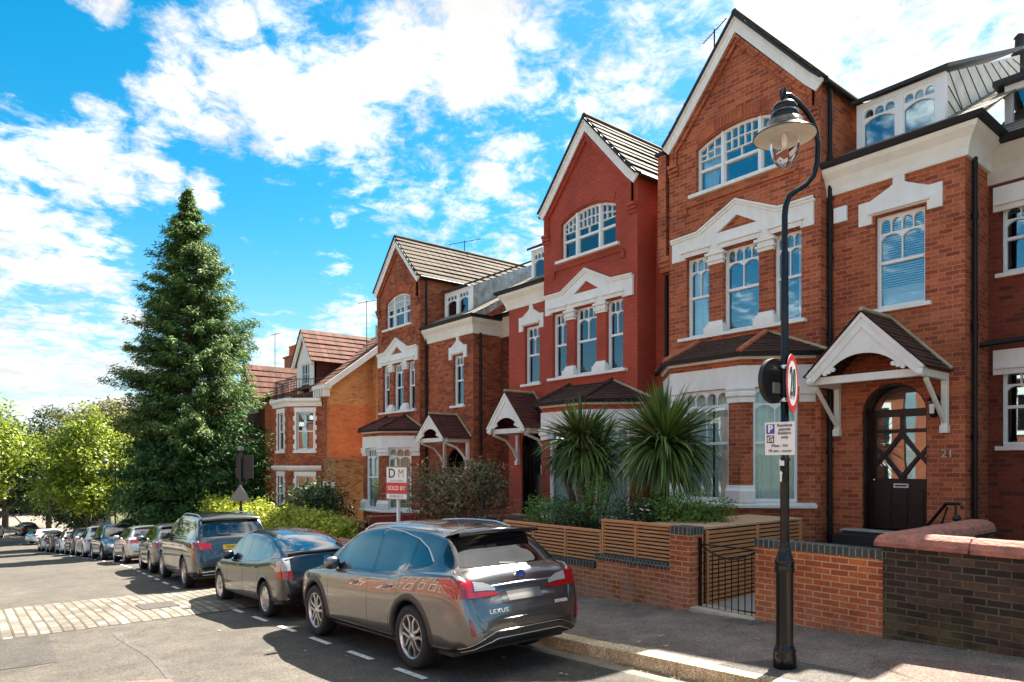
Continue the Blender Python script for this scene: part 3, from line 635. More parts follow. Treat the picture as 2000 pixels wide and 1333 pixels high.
# ------------------------------------------------------------------ the terrace house with a tall gabled bay
def gabled_house(label, cx, hw, m, dz, eave, apex, far, base, bm, cols, porch, bayc, curt, side_deep=.3, party=None):
    """cx centre and hw half width of the gable, m=+1 when the entrance lies to its right; dz lowers the levels; far = outer corner of the entrance part"""
    k = hw/1.82; Yg = 13.0; Yp = 13.3
    G = lambda u: cx+u*k*m
    def P(pts): return [(G(u), z+dz) for u, z in pts]
    def span(a, b): a, b = G(a), G(b); return (min(a, b), max(a, b))
    H = thing('brick_house', (cx, Yg, base), label, 'house', 'brick terrace houses with tall gables')
    T = front(Yg); TP = front(Yp); xl, xr = cx-hw, cx+hw
    gs = (eave+dz*0)
    # ---- gable wall with openings
    wins = [(-1.33, -.72), (-.36, .50), (.83, 1.43)]
    gz0, gz1, grise = 6.1+dz, 7.12+dz, .24
    holes = [rect(*span(a, b), 2.86+dz, 4.68+dz) for a, b in wins]
    gx0, gx1 = span(-1.07, 1.07); holes.append(archpts(gx0, gx1, gz0, gz1, grise))
    gx = span(-1.1, .9); holes.append(rect(gx[0], gx[1], -.8+dz, 1.5+dz))
    w = MB(); w.ext(T, [(xl, base-.3), (xr, base-.3), (xr, eave), (cx, apex-.16), (xl, eave)], holes, -.24, 0)
    w.box(xl, xl+.24, Yg+.24, 20, base-.3, eave-.02); w.box(xr-.24, xr, Yg+.24, 20, base-.3, eave-.02)
    gw = w.build('gable_wall', bm, H)
    # raised brick ribs following the gable, ending on corbels
    rb = MB(); sl_ = (apex-eave)/hw
    def rk_(o, z_): return [(cx-hw+o, z_)]
    inner = .30
    pts = [(cx-hw+.13, 6.95+dz), (cx-hw+.13, eave-.12), (cx-hw+.34, eave+.06), (cx, apex-.42), (cx+hw-.34, eave+.06), (cx+hw-.13, eave-.12), (cx+hw-.13, 6.95+dz)]
    rb.strip(T, list(pts), .11, 0, .07); rb.strip(T, [(a, b+.045) if 1 < i < 5 else (a, b) for i, (a, b) in enumerate(pts)], .05, 0, .11)
    for sgn in (-1, 1):
        for q in range(3):
            c0 = cx+sgn*(hw-.15); rb.obox(T, c0-.13+q*.0, c0+.13, 6.95-.09*q+dz-.08, 6.95-.09*q+dz, 0, .12-.035*q)
    sx = span(-1.35, 1.35); rb.obox(T, sx[0], sx[1], 5.84+dz, 5.90+dz, 0, .05); 
    for e in (-1.35, 1.35): c0 = G(e); rb.obox(T, c0-.05, c0+.05, 5.66+dz, 5.84+dz, 0, .05)
    # brick-on-end arch over the gable window
    ar = archpts(gx0-.02, gx1+.02, gz0, gz1+.02, grise)[2:]; sa = MB(); sa.strip(T, [(a, b+.26) for a, b in reversed(ar)], .24, 0, .02); sa.build('brick_arch', 'brick_soldier' if bm != 'brick_painted' else bm, H)
    rb.build('brick_moulding', bm, H)
    # ---- bargeboards
    bb = MB(); top = apex; o = .10
    pl = [(xl-o, eave-.02), (xl+.12, eave+.2), (cx, top), (xr-.12, eave+.2), (xr+o, eave-.02)]
    bb.strip(T, pl, .22, .06, .11); bb.strip(T, [(a, b+.03) for a, b in pl], .07, .06, .15)
    bb.build('bargeboard', 'white', H)
    rf = MB(); rf.strip(T, [(a, b+.06) for a, b in pl], .05, -.2, .19); rf.build('verge', 'black_matt', H)
    # ---- gable roof
    yb = 19.5; ry = Yg-.14
    for sgn, e in ((-1, xl-.1), (1, xr+.1)):
        tiles(H, 'roof', cols['roof'], (e, ry, eave+.03) if sgn > 0 else (e, yb, eave+.03), (e, yb, eave+.03) if sgn > 0 else (e, ry, eave+.03),
              (cx, yb, top+.06) if sgn > 0 else (cx, ry, top+.06), (cx, ry, top+.06) if sgn > 0 else (cx, yb, top+.06), 9, .05)
    rt = MB(); rt.tube([(cx, ry, top+.07), (cx, yb, top+.07)], .075, 8); rt.build('ridge_tiles', cols['roof'], H)
    for gx_ in (xr+.13, xl-.13): gt = MB(); gt.tube([(gx_, Yg-.05, eave-.02), (gx_, 17, eave-.02)], .06, 8); gt.build('gutter', 'pipe', H)
    # ---- first floor: pediment, capitals, plinths and sill in white stucco
    pd = MB()
    tri = P([(-.48, 5.06), (.48, 5.06), (0, 5.34)])
    out = [(-1.70, 4.66), (-1.70, 5.19), (-.98, 5.21), (0, 5.66), (.98, 5.21), (1.70, 5.21), (1.70, 4.66)]
    for a, b in reversed([(wa, wb) for wa, wb in wins]): out += [(b+.0, 4.66), (b, 4.74), (a, 4.74), (a, 4.66)]
    seen = []
    for p_ in out:
        if not seen or abs(seen[-1][0]-p_[0])+abs(seen[-1][1]-p_[1]) > 1e-4: seen.append(p_)
    pd.ext(T, P(seen), [tri], -.02, .06)
    for q, (dd, ww) in enumerate(((.12, .045), (.09, .10))):
        pts = P([(-1.72, 5.19), (-.98, 5.22), (0, 5.68), (.98, 5.22), (1.72, 5.22)])
        if m < 0: pts = pts[::-1]
        pd.strip(T, pts, ww, .0, dd)
    pts = P([(-.56, 5.03), (0, 5.38), (.56, 5.03)]); pts = pts if m > 0 else pts[::-1]
    for a, b in wins:   # hood over each window
        s0 = span(a-.1, b+.1); pd.obox(T, s0[0], s0[1], 4.80+dz, 4.84+dz, .06, .12); s1 = span(a-.04, b+.04); pd.obox(T, s1[0], s1[1], 4.84+dz, 4.87+dz, .06, .09); pd.obox(T, s1[0], s1[1], 4.70+dz, 4.80+dz, .06, .08)
    pd.build('pediment', 'white', H, bevel=.005)
    for c, hwid in ((-.54, .19), (.665, .18), (-1.5, .15), (1.58, .13)):
        cp = MB(); inner_ = c in (-.54, .665)
        if inner_:
            for q, (e, a0, a1) in enumerate(((.0, 4.40, 4.47), (.035, 4.47, 4.52), (.0, 4.52, 4.6), (.05, 4.6, 4.66))):
                s0 = span(c-hwid-e, c+hwid+e); cp.obox(T, s0[0], s0[1], a0+dz, a1+dz, -.05, .05+e)
            cq = MB()
            for q, (e, a0, a1) in enumerate(((.06, 2.86, 3.02), (.02, 3.02, 3.08), (-.01, 3.08, 3.14))):
                s0 = span(c-hwid-e, c+hwid+e); cq.obox(T, s0[0], s0[1], a0+dz, a1+dz, -.05, .06+e)
            cp.build('pier_capital', 'white', H, bevel=.006); cq.build('pier_base', 'white', H, bevel=.006)
    sl2 = MB(); s0 = span(-1.5, 1.55); sl2.obox(T, s0[0], s0[1], 2.79+dz, 2.86+dz, -.12, .12); sl2.build('sill', 'white', H, bevel=.006)
    for i, (a, b) in enumerate(wins):
        x0, x1 = span(a, b)
        sash(H, T, x0, x1, 2.86+dz, 4.70+dz, rec=.12, small=4 if i == 1 else 3, mid=2, curtain=curt.get(i))
    # ---- gable window in three lights
    q = [(-1.07, -.40, 3), (-.29, .55, 6), (.66, 1.07, 2)] if True else None
    mu = MB(); 
    def ga(x):
        c = (gx0+gx1)/2; h_ = (gx1-gx0)/2; rad = (h_*h_+grise*grise)/(2*grise); return gz1+grise-rad+math.sqrt(max(0, rad*rad-(x-c)**2))
    lights = [(-1.07, -.42, 3, 1), (-.42, .48, 5, 2), (.48, 1.07, 3, 1)]
    oh = []; lz = gz0+.06
    for a, b, sm, md_ in lights:
        x0, x1 = span(a, b); x0 += .055; x1 -= .055; oh.append((x0, x1, sm, md_))
    holes = []; bar = .022
    for x0, x1, sm, md_ in oh:
        zm = lz+(gz1-lz)*.47; zc = zm+.03+(gz1-zm)*.38
        cw = (x1-x0-bar*(sm-1))/sm
        for i in range(sm):
            a = x0+i*(cw+bar); t = min(ga(a), ga(a+cw))-.06; t1 = zc+bar+(t-zc-bar)*.5
            holes.append(rect(a, a+cw, zc+bar, t1-bar/2)); holes.append([(a, t1+bar/2), (a+cw, t1+bar/2), (a+cw, ga(a+cw)-.06), (a, ga(a)-.06)])
        cw = (x1-x0-bar*(md_-1))/md_
        for i in range(md_): a = x0+i*(cw+bar); holes.append(rect(a, a+cw, zm+.03, zc))
        holes.append(rect(x0, x1, lz, zm-.03))
    b = MB(); b.ext(T, archpts(gx0, gx1, gz0, gz1, grise), holes, -.17, -.10)
    for x0, x1, sm, md_ in oh: zm = lz+(gz1-lz)*.47; b.obox(T, x0-.01, x1+.01, zm-.028, zm+.028, -.10, -.085)
    for i in (0, 1): xm = (oh[i][1]+oh[i+1][0])/2 if m > 0 else (oh[i][0]+oh[i+1][1])/2; b.obox(T, xm-.035, xm+.035, gz0, ga(xm)-.01, -.10, -.06)
    win = b.build('gable_window', 'white_frame', H)
    p = MB(); p.ext(T, archpts(gx0+.01, gx1-.01, gz0, gz1, grise-.01), [], -.155, -.148); p.build('pane', 'glass', win)
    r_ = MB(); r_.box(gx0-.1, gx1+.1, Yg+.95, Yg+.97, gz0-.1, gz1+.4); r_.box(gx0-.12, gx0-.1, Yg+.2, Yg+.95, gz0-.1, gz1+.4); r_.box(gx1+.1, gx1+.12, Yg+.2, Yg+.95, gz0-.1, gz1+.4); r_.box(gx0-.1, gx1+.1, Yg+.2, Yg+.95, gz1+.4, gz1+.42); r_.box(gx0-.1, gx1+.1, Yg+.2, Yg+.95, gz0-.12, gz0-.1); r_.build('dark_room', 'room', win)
    s_ = MB(); s0 = span(-1.22, 1.22); s_.obox(T, s0[0], s0[1], gz0-.08, gz0, -.1, .10); s_.build('sill', 'white', win, bevel=.006)
    if curt.get('g'):
        cm = MB(); vs = []; n = 14
        x0, x1 = (gx0+.08, gx0+.08+.42) 
        for j in range(2):
            for i in range(n+1): vs.append((x0+(x1-x0)*i/n*(1 if j else .8), Yg+.24+.02*math.sin(i*1.5), gz0+.05+j*1.0))
        cm.add(vs, [(i, i+1, n+2+i, n+1+i) for i in range(n)], 0, True); cm.build('curtain', 'curtain', win)
    # ---- ground floor bay: front and two splayed sides
    f0, f1 = sorted((G(-.97), G(.71))); pj = 1.0; Yb = Yg-pj; bc = (f0+f1)/2
    bt = dz+bayc
    faces = [(plane(f0, Yb, 0), f1-f0, 'front'), (plane(f1, Yb, 45), pj*math.sqrt(2), 'side'), (plane(f0-pj, Yg, -45), pj*math.sqrt(2), 'side')]
    path = [(f0-pj, Yg), (f0, Yb), (f1, Yb), (f1+pj, Yg)]
    B = MB(); wl = MB(); bwin = []
    for Tb, L_, kd in faces:
        if kd == 'front': a, c = .27, L_-.27
        else: a, c = .24, L_-.32
        if Tb[0].x < f0-.1: a, c = .32, L_-.24
        wl.ext(Tb, rect(0, L_, base-.3, 2.05+bt), [rect(a, c, -.8+bt, 1.5+bt)], -.2, 0)
        bwin.append((Tb, a, c))
    bay = wl.build('bay_wall', bm, H)
    def wsweep(nm, pth_, prof_):
        q_ = MB(); q_.sweep(pth_, prof_, z=bt); q_.build(nm, 'white', H, bevel=.004)
    wsweep('bay_lintel', path, [(.0, 1.5), (.035, 1.5), (.035, 1.93), (.0, 1.93)])
    wsweep('bay_sill', path, [(.0, -.88), (.14, -.88), (.15, -.82), (.05, -.78), (0, -.78)])
    wsweep('bay_cornice', path, [(.0, 2.05), (.06, 2.05), (.10, 2.12), (0, 2.12)])
    for ci, (p0, p1, p2, la, lb) in enumerate((((f0-pj, Yg), (f0, Yb), (f1, Yb), .24, .27), ((f0, Yb), (f1, Yb), (f1+pj, Yg), .27, .24))):
        p0, p1, p2 = Vector(p0), Vector(p1), Vector(p2)
        q0 = p1+(p0-p1).normalized()*la; q2 = p1+(p2-p1).normalized()*lb
        for nm, prof in (('pier_capital', [(-.04, 1.2), (.045, 1.2), (.045, 1.3), (.09, 1.33), (.09, 1.39), (.06, 1.42), (.10, 1.46), (.10, 1.498), (-.04, 1.498)]), ('pier_base', [(-.04, -.777), (.10, -.777), (.10, -.55), (.06, -.5), (.045, -.44), (-.04, -.44)])):
            e = .02; wsweep(nm, [tuple(q0+(q0-p1).normalized()*e), tuple(p1), tuple(q2+(q2-p1).normalized()*e)], prof)
    for sgn, pe, pc in ((-1, (f0-pj, Yg), (f0, Yb)), (1, (f1+pj, Yg), (f1, Yb))):
        pe, pc = Vector(pe), Vector(pc); dd = (pc-pe).normalized(); seg = [tuple(pe), tuple(pe+dd*.3)]
        if sgn > 0: seg = seg[::-1]
        wsweep('pier_capital', seg, [(-.02, 1.2), (.04, 1.2), (.04, 1.33), (.08, 1.36), (.08, 1.498), (-.02, 1.498)])
    for i, (Tb, a, c) in enumerate(bwin):
        front_ = i == 0
        sash(H, Tb, a, c, -.78+bt, 1.5+bt, rec=.06, small=4 if front_ else 3, mid=2, meet=.52, glass='glass_clear' if curt.get('bay') else 'glass', curtain=(curt.get('bay'), .56, .40) if curt.get('bay') and front_ else ((curt.get('bay'), .5, .52) if curt.get('bay') else None), room=True)
    # bay roof with hips
    zt = 2.72+bt; ez = 2.17+bt; e = .17
    o0 = (f0-pj-e*1.4, Yg, ez); o1 = (f0-e*.41, Yb-e, ez); o2 = (f1+e*.41, Yb-e, ez); o3 = (f1+pj+e*1.4, Yg, ez)
    t0 = (f0+.02, Yg, zt); t1 = (f1-.02, Yg, zt)
    tiles(H, 'bay_roof', cols['bay'], o1, o2, t1, t0, 8, .022); tiles(H, 'bay_roof', cols['bay'], o2, o3, t1, t1, 8, .022); tiles(H, 'bay_roof', cols['bay'], o0, o1, t0, t0, 8, .022)
    for a_, c_ in ((o1, t0), (o2, t1)): hp = MB(); a_, c_ = Vector(a_), Vector(c_); hp.tube([a_+Z*.03, c_+Z*.03], .06, 8); hp.build('hip_tiles', cols.get('hip', cols['bay']), H)
    for a_, c_ in ((t1, o3), (t0, o0)): fl = MB(); fl.tube([Vector(a_)+Z*.03, Vector(c_)+Z*.04], .035, 6); fl.build('flashing', 'ridge_mortar', H)
    gb = MB(); gb.sweep([o0[:2], o1[:2], o2[:2], o3[:2]], [(-.03, -.02), (.05, -.02), (.06, .05), (-.03, .05)], z=ez-.06); gb.build('gutter', 'pipe', H)
    # ---- entrance part
    near = xr if m > 0 else xl; s = 1 if m > 0 else -1
    lo, hi = sorted((near-s*.02, far)); dep = 14.5
    pc, ph = porch['win']; pz0, pz1 = 2.86+dz, 4.60+dz
    cc, ch = porch['can']; cz = porch['cz']; dc = porch['door']; dhw = porch['dhw']; dzs = porch['dz0']; dtop = porch['dtop']
    holes = [rect(pc-ph, pc+ph, pz0, pz1), archpts(dc-dhw, dc+dhw, dzs, dtop-dhw*.9, dhw*.9, 12)]
    w = MB(); w.ext(TP, rect(lo, hi, base-.3, 5.3+dz), holes, -.36, 0)
    ex = (far-.24, far) if m > 0 else (far, far+.24); w.box(ex[0], ex[1], Yp+.36, 20, base-.3, 5.3+dz)
    w.build('entrance_wall', bm, H)
    if m > 0: wb = MB(); wb.box(far-.02, far, Yp+.02, 20, base, 5.2)
    # cove cornice and gutter
    prof = [(0, 5.22), (.06, 5.22), (.08, 5.35), (.14, 5.5), (.24, 5.62), (.26, 5.70), (0, 5.70)]
    pth = [(near, Yp), (far, Yp), (far, dep)] if m > 0 else [(far, dep), (far, Yp), (near, Yp)]
    cn = MB(); cn.sweep(pth, prof, z=dz); cn.build('cornice', 'cream', H)
    gu = MB(); gu.sweep(pth, [(.20, 5.70), (.34, 5.72), (.36, 5.80), (.20, 5.80)], z=dz); gu.build('gutter', 'pipe', H)
    # window with its broken pediment
    sash(H, TP, pc-ph, pc+ph, pz0, pz1, rec=.12, small=4 if ph > .38 else 3, mid=2, sill=.11, curtain=curt.get('p'))
    q = ph/.425; pp = MB()
    pts = [(-.71, 4.47), (-.71, 4.90), (-.50, 4.90), (-.16, 5.06), (-.10, 5.10), (-.10, 5.23), (.10, 5.23), (.10, 5.10), (.16, 5.06), (.50, 4.90), (.71, 4.90), (.71, 4.47), (.47, 4.47), (.47, 4.62), (-.47, 4.62), (-.47, 4.47)]
    pp.ext(TP, [(pc+a*q, b+dz) for a, b in pts][::1], [], -.02, .05); pp.obox(TP, pc-.52*q, pc+.52*q, 4.64+dz, 4.69+dz, .05, .11); pp.obox(TP, pc-.44*q, pc+.44*q, 4.69+dz, 4.72+dz, .05, .08); pp.obox(TP, pc-.012, pc+.012, 4.75+dz, 5.2+dz, .05, .06)
    pp.build('window_pediment', 'white', H, bevel=.004)
    # main roof over the entrance part, and the flat-fronted dormer on it
    rz = 5.80+dz; ty, tz = 19.3, 5.80+dz+3.35
    a0, a1 = (near-.1, far+.28) if m > 0 else (far-.28, near+.1)
    tiles(H, 'main_roof', 'slate', (a0, Yp-.2, rz), (a1, Yp-.2, rz), (a1, ty, tz), (a0, ty, tz), 24, .02)
    d0, d1 = sorted((near+s*.28, near+s*porch['dorm'])); dz0, dz1 = 6.06+dz, 7.12+dz; Yd = 13.9; TD = front(Yd)
    D = MB(); D.ext(TD, rect(d0, d1, dz0-.08, dz1), [rect(d0+.09, (d0+d1)/2-.04, dz0, dz1-.09), rect((d0+d1)/2+.04, d1-.14, dz0, dz1-.09)], -.1, 0); dor = D.build('dormer', 'white_frame', H)
    ck = MB(); ye = 18.2; zr1 = dz1+2.0
    for xx in (d1, d0):
        ck.add([(xx-.03, Yd+.1, dz0-.2), (xx-.03, ye, dz0+2.3), (xx-.03, ye, zr1-.1), (xx-.03, Yd+.1, dz1), (xx+.01, Yd+.1, dz0-.2), (xx+.01, ye, dz0+2.3), (xx+.01, ye, zr1-.1), (xx+.01, Yd+.1, dz1)],
               [(0, 1, 2, 3), (7, 6, 5, 4), (0, 4, 5, 1), (3, 2, 6, 7), (0, 3, 7, 4)])
    cheek = ck.build('cheek', porch['cheek'], dor)
    if porch['cheek'] == 'lead_pale':   # welted seams across the cheek
        sm = MB()
        for q in range(9):
            y0_ = Yd+.12+q*.46; 
            sm.tube([(d1+.012, y0_, min(dz1+.43*(y0_-Yd), zr1)-.02), (d1+.012, y0_+.85, dz0+.62*(y0_+.85-Yd)-.1)], .012, 5)
        for q in range(3): sm.tube([(d1+.012, Yd+.1, dz1-.25-q*.28), (d1+.012, Yd+.95-.2*q, dz0+.52-.16*q)], .012, 5)
        sm.build('seams', 'black_matt', dor)
    rr = MB(); rr.add([(d0-.08, Yd-.12, dz1+.0), (d1+.08, Yd-.12, dz1+.0), (d1+.08, ye, zr1), (d0-.08, ye, zr1), (d0-.08, Yd-.12, dz1+.07), (d1+.08, Yd-.12, dz1+.07), (d1+.08, ye, zr1+.07), (d0-.08, ye, zr1+.07)], [(0,3,2,1),(4,5,6,7),(0,1,5,4),(1,2,6,5),(2,3,7,6),(3,0,4,7)])
    rr.build('dormer_roof', 'black_matt', dor)
    for (a, b) in ((d0+.09, (d0+d1)/2-.04), ((d0+d1)/2+.04, d1-.14)):
        sash(H, TD, a, b, dz0, dz1-.09, rec=.02, small=3, mid=1, meet=.06, fr=.05, room=False, glass='glass')
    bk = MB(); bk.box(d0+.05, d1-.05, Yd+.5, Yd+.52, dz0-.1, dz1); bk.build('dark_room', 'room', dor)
    # door
    DO = MB(); Td = front(Yp+.34); dw = dhw-.02; tz_ = dtop-.02; zs = dtop-dhw*.95
    fan = archpts(dc-dw+.05, dc+dw-.05, zs+.07, dtop-dhw*.9, dhw*.9-.06, 10)
    zd = zs; h_ = zd-dzs
    hh = []
    if porch.get('fancy'):
        g0, g1 = dc-dw+.11, dc+dw-.11; gm = .025
        hh.append(rect(g0, dc-gm, zd-.30, zd-.07)); hh.append(rect(dc+gm, g1, zd-.30, zd-.07))
        t0_, b0_ = zd-.37, dzs+.95; cm_ = (t0_+b0_)/2; qx = (g1-g0)/2-.0; hd = (t0_-b0_)/2
        hh.append([(dc, cm_-hd*.80), (dc+qx*.62, cm_), (dc, cm_+hd*.80), (dc-qx*.62, cm_)])
        for sx in (-1, 1):
            for sz in (-1, 1):
                hh.append([(dc+sx*qx, cm_+sz*hd), (dc+sx*.035, cm_+sz*hd), (dc+sx*(qx*.62+.045), cm_+sz*.035), (dc+sx*qx, cm_+sz*hd*.42)])
            hh.append([(dc+sx*qx, cm_+hd*.26), (dc+sx*(qx*.62+.11), cm_), (dc+sx*qx, cm_-hd*.26)])
    else: hh.append(rect(dc-dw+.14, dc+dw-.14, zd-.95, zd-.1))
    DO.ext(Td, archpts(dc-dw, dc+dw, dzs+.01, dtop-dhw*.9, dhw*.9-.02, 12), [fan]+hh, -.06, 0)
    if porch.get('fancy'):
        for i in range(3):
            for j in range(2):
                a = dc-dw+.13+i*(2*dw-.24)/3; DO.ext(Td, rect(a, a+(2*dw-.24)/3-.04, dzs+.12+j*.34, dzs+.42+j*.34), [], 0, .022)
    door = DO.build('front_door', porch['dm'], H, bevel=.004, label=porch.get('dlabel'))
    gp = MB(); gp.ext(Td, archpts(dc-dw+.02, dc+dw-.02, dzs+.6, dtop-dhw*.9, dhw*.9-.05, 10), [], -.05, -.045); gp.build('pane', 'glass', door)
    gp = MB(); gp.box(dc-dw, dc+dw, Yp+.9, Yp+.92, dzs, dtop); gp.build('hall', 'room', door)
    if porch.get('fancy'):
        lb = MB(); lb.obox(Td, dc-.13, dc+.13, dzs+.78, dzs+.86, 0, .012); lb.build('letterbox', 'plate_white', door)
        lb = MB(); lb.obox(Td, dc-.10, dc+.10, dzs+.805, dzs+.835, .012, .016); lb.build('letter_slot', 'sign_ink', door)
        kn = MB(); kn.lathe([(0, -.05), (.03, -.045), (.035, -.02), (.012, 0)], (dc-dw+.06, Yp+.34, dzs+.92), 12, 'y'); kn.build('door_knob', 'chrome', door)
    st = MB(); st.box(dc-dhw-.25, dc+dhw+.25, Yp-.38, Yp+.4, dzs-.05, dzs); st.build('doorstep', 'stone', H, bevel=.01)
    DF = MB(); ao = archpts(dc-dhw, dc+dhw, dzs, dtop-dhw*.9, dhw*.9, 12); ai = archpts(dc-dhw+.035, dc+dhw-.035, dzs-.001, dtop-dhw*.9, dhw*.9-.035, 12); DF.ext(TP, ao[1:]+[ao[0]]+[ai[0]]+list(reversed(ai[1:])), [], -.30, -.06); DF.build('door_frame', porch['dm'], H)
    # canopy over the door
    Yf = 12.2; Tc = front(Yf); zt, ze = cz
    CA = thing_part = None
    slope = (zt-ze)/ch
    c1 = MB()
    
    rake = [(cc-ch, ze-.02), (cc, zt-.02), (cc+ch, ze-.02)]
    c1.strip(Tc, rake, .17, -.03, .02); c1.strip(Tc, [(a, b+.015) for a, b in rake], .06, -.03, .045)
    infill = [(cc-ch+.18, ze+.02), (cc-ch*.62, ze+.02)]+list(reversed(archpts(cc-ch*.60, cc+ch*.60, ze+.0, ze+.05, ch*.27, 10)[2:]))[0:]+[(cc+ch*.62, ze+.02), (cc+ch-.18, ze+.02), (cc, zt-.16)]
    c1.ext(Tc, infill, [], -.025, -.002)
    for sgn in (-1, 1):   # scalloped feet of the bargeboard
        for q in range(3): c0 = cc+sgn*(ch*.66-q*.075); c1.lathe([(.0, -.018), (.04, -.018), (.04, .018), (.0, .018)], (c0, Yf+.005, ze+.02+q*.03), 14, 'y', smooth=False)
        c0 = cc+sgn*(ch-.02); c1.lathe([(.0, -.03), (.055, -.03), (.055, .02), (.0, .02)], (c0-sgn*.05, Yf, ze-.09), 14, 'y', smooth=False)
    can = c1.build('porch_canopy', 'white', H)
    be = MB(); be.box(cc-ch+.03, cc+ch-.03, Yf+.10, Yf+.20, ze-.16, ze-.02)
    for sgn in (-1, 1):
        xx = cc+sgn*(ch-porch.get('bo', .16)); be.box(xx-.05, xx+.05, Yf+.0, Yp, ze-.17, ze-.04); be.lathe([(0, -.05), (.07, -.05), (.07, .05), (0, .05)], (xx, Yf+.0, ze-.11), 14, 'x', smooth=False)
    be.build('canopy_beam', 'cream', can, bevel=.01)
    for sgn in (-1, 1):
        br = MB(); xx = cc+sgn*(ch-porch.get('bo', .16)); br.box(xx-.05, xx+.05, Yp-.10, Yp, ze-1.0, ze-.17); br.box(xx-.065, xx+.065, Yp-.13, Yp, ze-1.08, ze-.95)
        pts = [(xx, Yp-.06, ze-.92), (xx, Yp-.22, ze-.62), (xx, Yp-.5, ze-.34), (xx, Yf+.12, ze-.19)] if not porch.get('straight') else [(xx, Yp-.06, ze-.9), (xx, Yf+.22, ze-.2)]
        br.tube(pts, .045, 6); br.build('canopy_bracket', 'cream', can, bevel=.008)
    n_ = 12
    yb_ = Yp+.0
    tiles(can, 'canopy_roof', porch['ct'], (cc+ch+.04, Yf-.06, ze-.02), (cc+ch+.04, yb_, ze-.02), (cc, yb_, zt+.03), (cc, Yf-.06, zt+.03), n_, .02)
    tiles(can, 'canopy_roof', porch['ct'], (cc-ch-.04, yb_, ze-.02), (cc-ch-.04, Yf-.06, ze-.02), (cc, Yf-.06, zt+.03), (cc, yb_, zt+.03), n_, .02)
    fl = MB(); fl.tube([(cc-ch-.03, Yp-.03, ze+.03), (cc, Yp-.03, zt+.09), (cc+ch+.03, Yp-.03, ze+.03)], .035, 6); fl.tube([(cc, Yf-.05, zt+.05), (cc, Yp, zt+.05)], .04, 6); fl.build('canopy_flashing', 'ridge_mortar', can)
    # rain pipes
    dp = MB(); px_ = near+s*.075
    dp.tube([(px_, Yp-.07, eave-.05), (px_, Yp-.07, base-.2)], .042, 10)
    for q in range(5): zq = base+.5+q*1.9; dp.tube([(px_, Yp-.07, zq), (px_, Yp-.07, zq+.09)], .055, 10)
    dp.build('rain_pipe', 'pipe', H)
    dp = MB(); px_ = far+(s*.07); dp.tube([(px_, Yp+.25, 5.25+dz), (px_, Yp+.25, 5.0+dz), (px_, Yp+.25, base-.2)], .042, 10)
    for q in range(4): zq = base+.7+q*1.9; dp.tube([(px_, Yp+.25, zq), (px_, Yp+.25, zq+.09)], .055, 10)
    dp.build('rain_pipe', 'pipe', H)
    bd = MB(); bd.box(min(lo, xl)+.3, max(hi, xr)-.3, 19.6, 19.9, base-.3, 5+dz); bd.build('rear_wall', bm, H)
    return H, (near, lo, hi)

H2, _ = gabled_house('orange brick house with arched door numbered 21 and white trim, behind the lamp', -8.38, 1.82, 1, 0, 7.40, 9.58, -4.20, -2.2, 'brick_orange',
    dict(roof='tile_tan', bay='tile_brown', hip='terracotta'),
    dict(win=(-5.245, .425), can=(-5.42, 1.0), cz=(2.63, 1.60), door=-5.35, dhw=.56, dz0=-1.24, dtop=1.47, dorm=1.86, cheek='lead_pale', dm='door_dark', ct='tile_brown', bo=.07, fancy=True, straight=True, dlabel='dark brown arched door with diamond glazing'),
    0, {0: ('drawn', .75, 0), 2: ('full', 0, .3), 'bay': 'full', 'p': ('blind', 1, 1), 'g': 1})
H1, _ = gabled_house('house painted deep red with white pediments, behind the two spiky palms', -12.92, 1.74, -1, -.48, 7.10, 9.17, -16.63, -2.6, 'brick_painted',
    dict(roof='tile_tan', bay='tile_brown'),
    dict(win=(-15.53, .34), can=(-15.42, .88), cz=(2.04, 1.02), door=-15.55, dhw=.46, dz0=-1.55, dtop=1.05, dorm=1.60, cheek='lead', dm='black_paint', ct='tile_plum'),
    -.12, {'bay': 'full'})
H0, _ = gabled_house('mottled brick house with tan tiled gable roof, behind the sold sign', -23.08, 1.62, 1, -.88, 6.78, 8.58, -18.54, -3.2, 'brick_mottled',
    dict(roof='tile_tan', bay='tile_plum'),
    dict(win=(-19.42, .32), can=(-19.5, .86), cz=(1.62, .86), door=-19.6, dhw=.5, dz0=-2.1, dtop=.5, dorm=1.95, cheek='lead', dm='black_paint', ct='tile_plum'),
    -.05, {'bay': 'cream'})
# party wall stub with coping between the red and the orange house, corbelled out
b = MB(); b.box(-10.56, -10.32, 13.02, 18, 4.9, 7.35); 
for i in range(3): b.box(-10.56+.0, -10.32+.10-.03*i, 13.0+.05*i, 13.6, 4.9-.11*(i+1), 4.9-.11*i)
pw = b.build('party_wall', 'brick_orange', H2)
b = MB(); b.box(-10.62, -10.26, 12.97, 18, 7.35, 7.42); b.build('wall_coping', 'black_matt', pw)
# gap walls
b = MB(); b.box(-11.2, -10.15, 13.72, 14.0, -2.8, 6.3); b.build('link_wall', 'brick_painted', H1)
dp = MB(); dp.tube([(-10.72, 13.55, 6.2), (-10.72, 13.55, -2.4)], .05, 10); dp.build('rain_pipe', 'pipe', H1)
b = MB(); b.lathe([(.16, 0), (.16, .5), (.19, .52), (.19, .6), (.13, .62)], (-9.9, 17.0, 8.75), 14); b.build('chimney_pot', 'terracotta', H2)
b = MB(); b.box(-10.3, -9.5, 16.6, 17.4, 6.5, 8.75); b.build('chimney', 'brick_orange', H2)

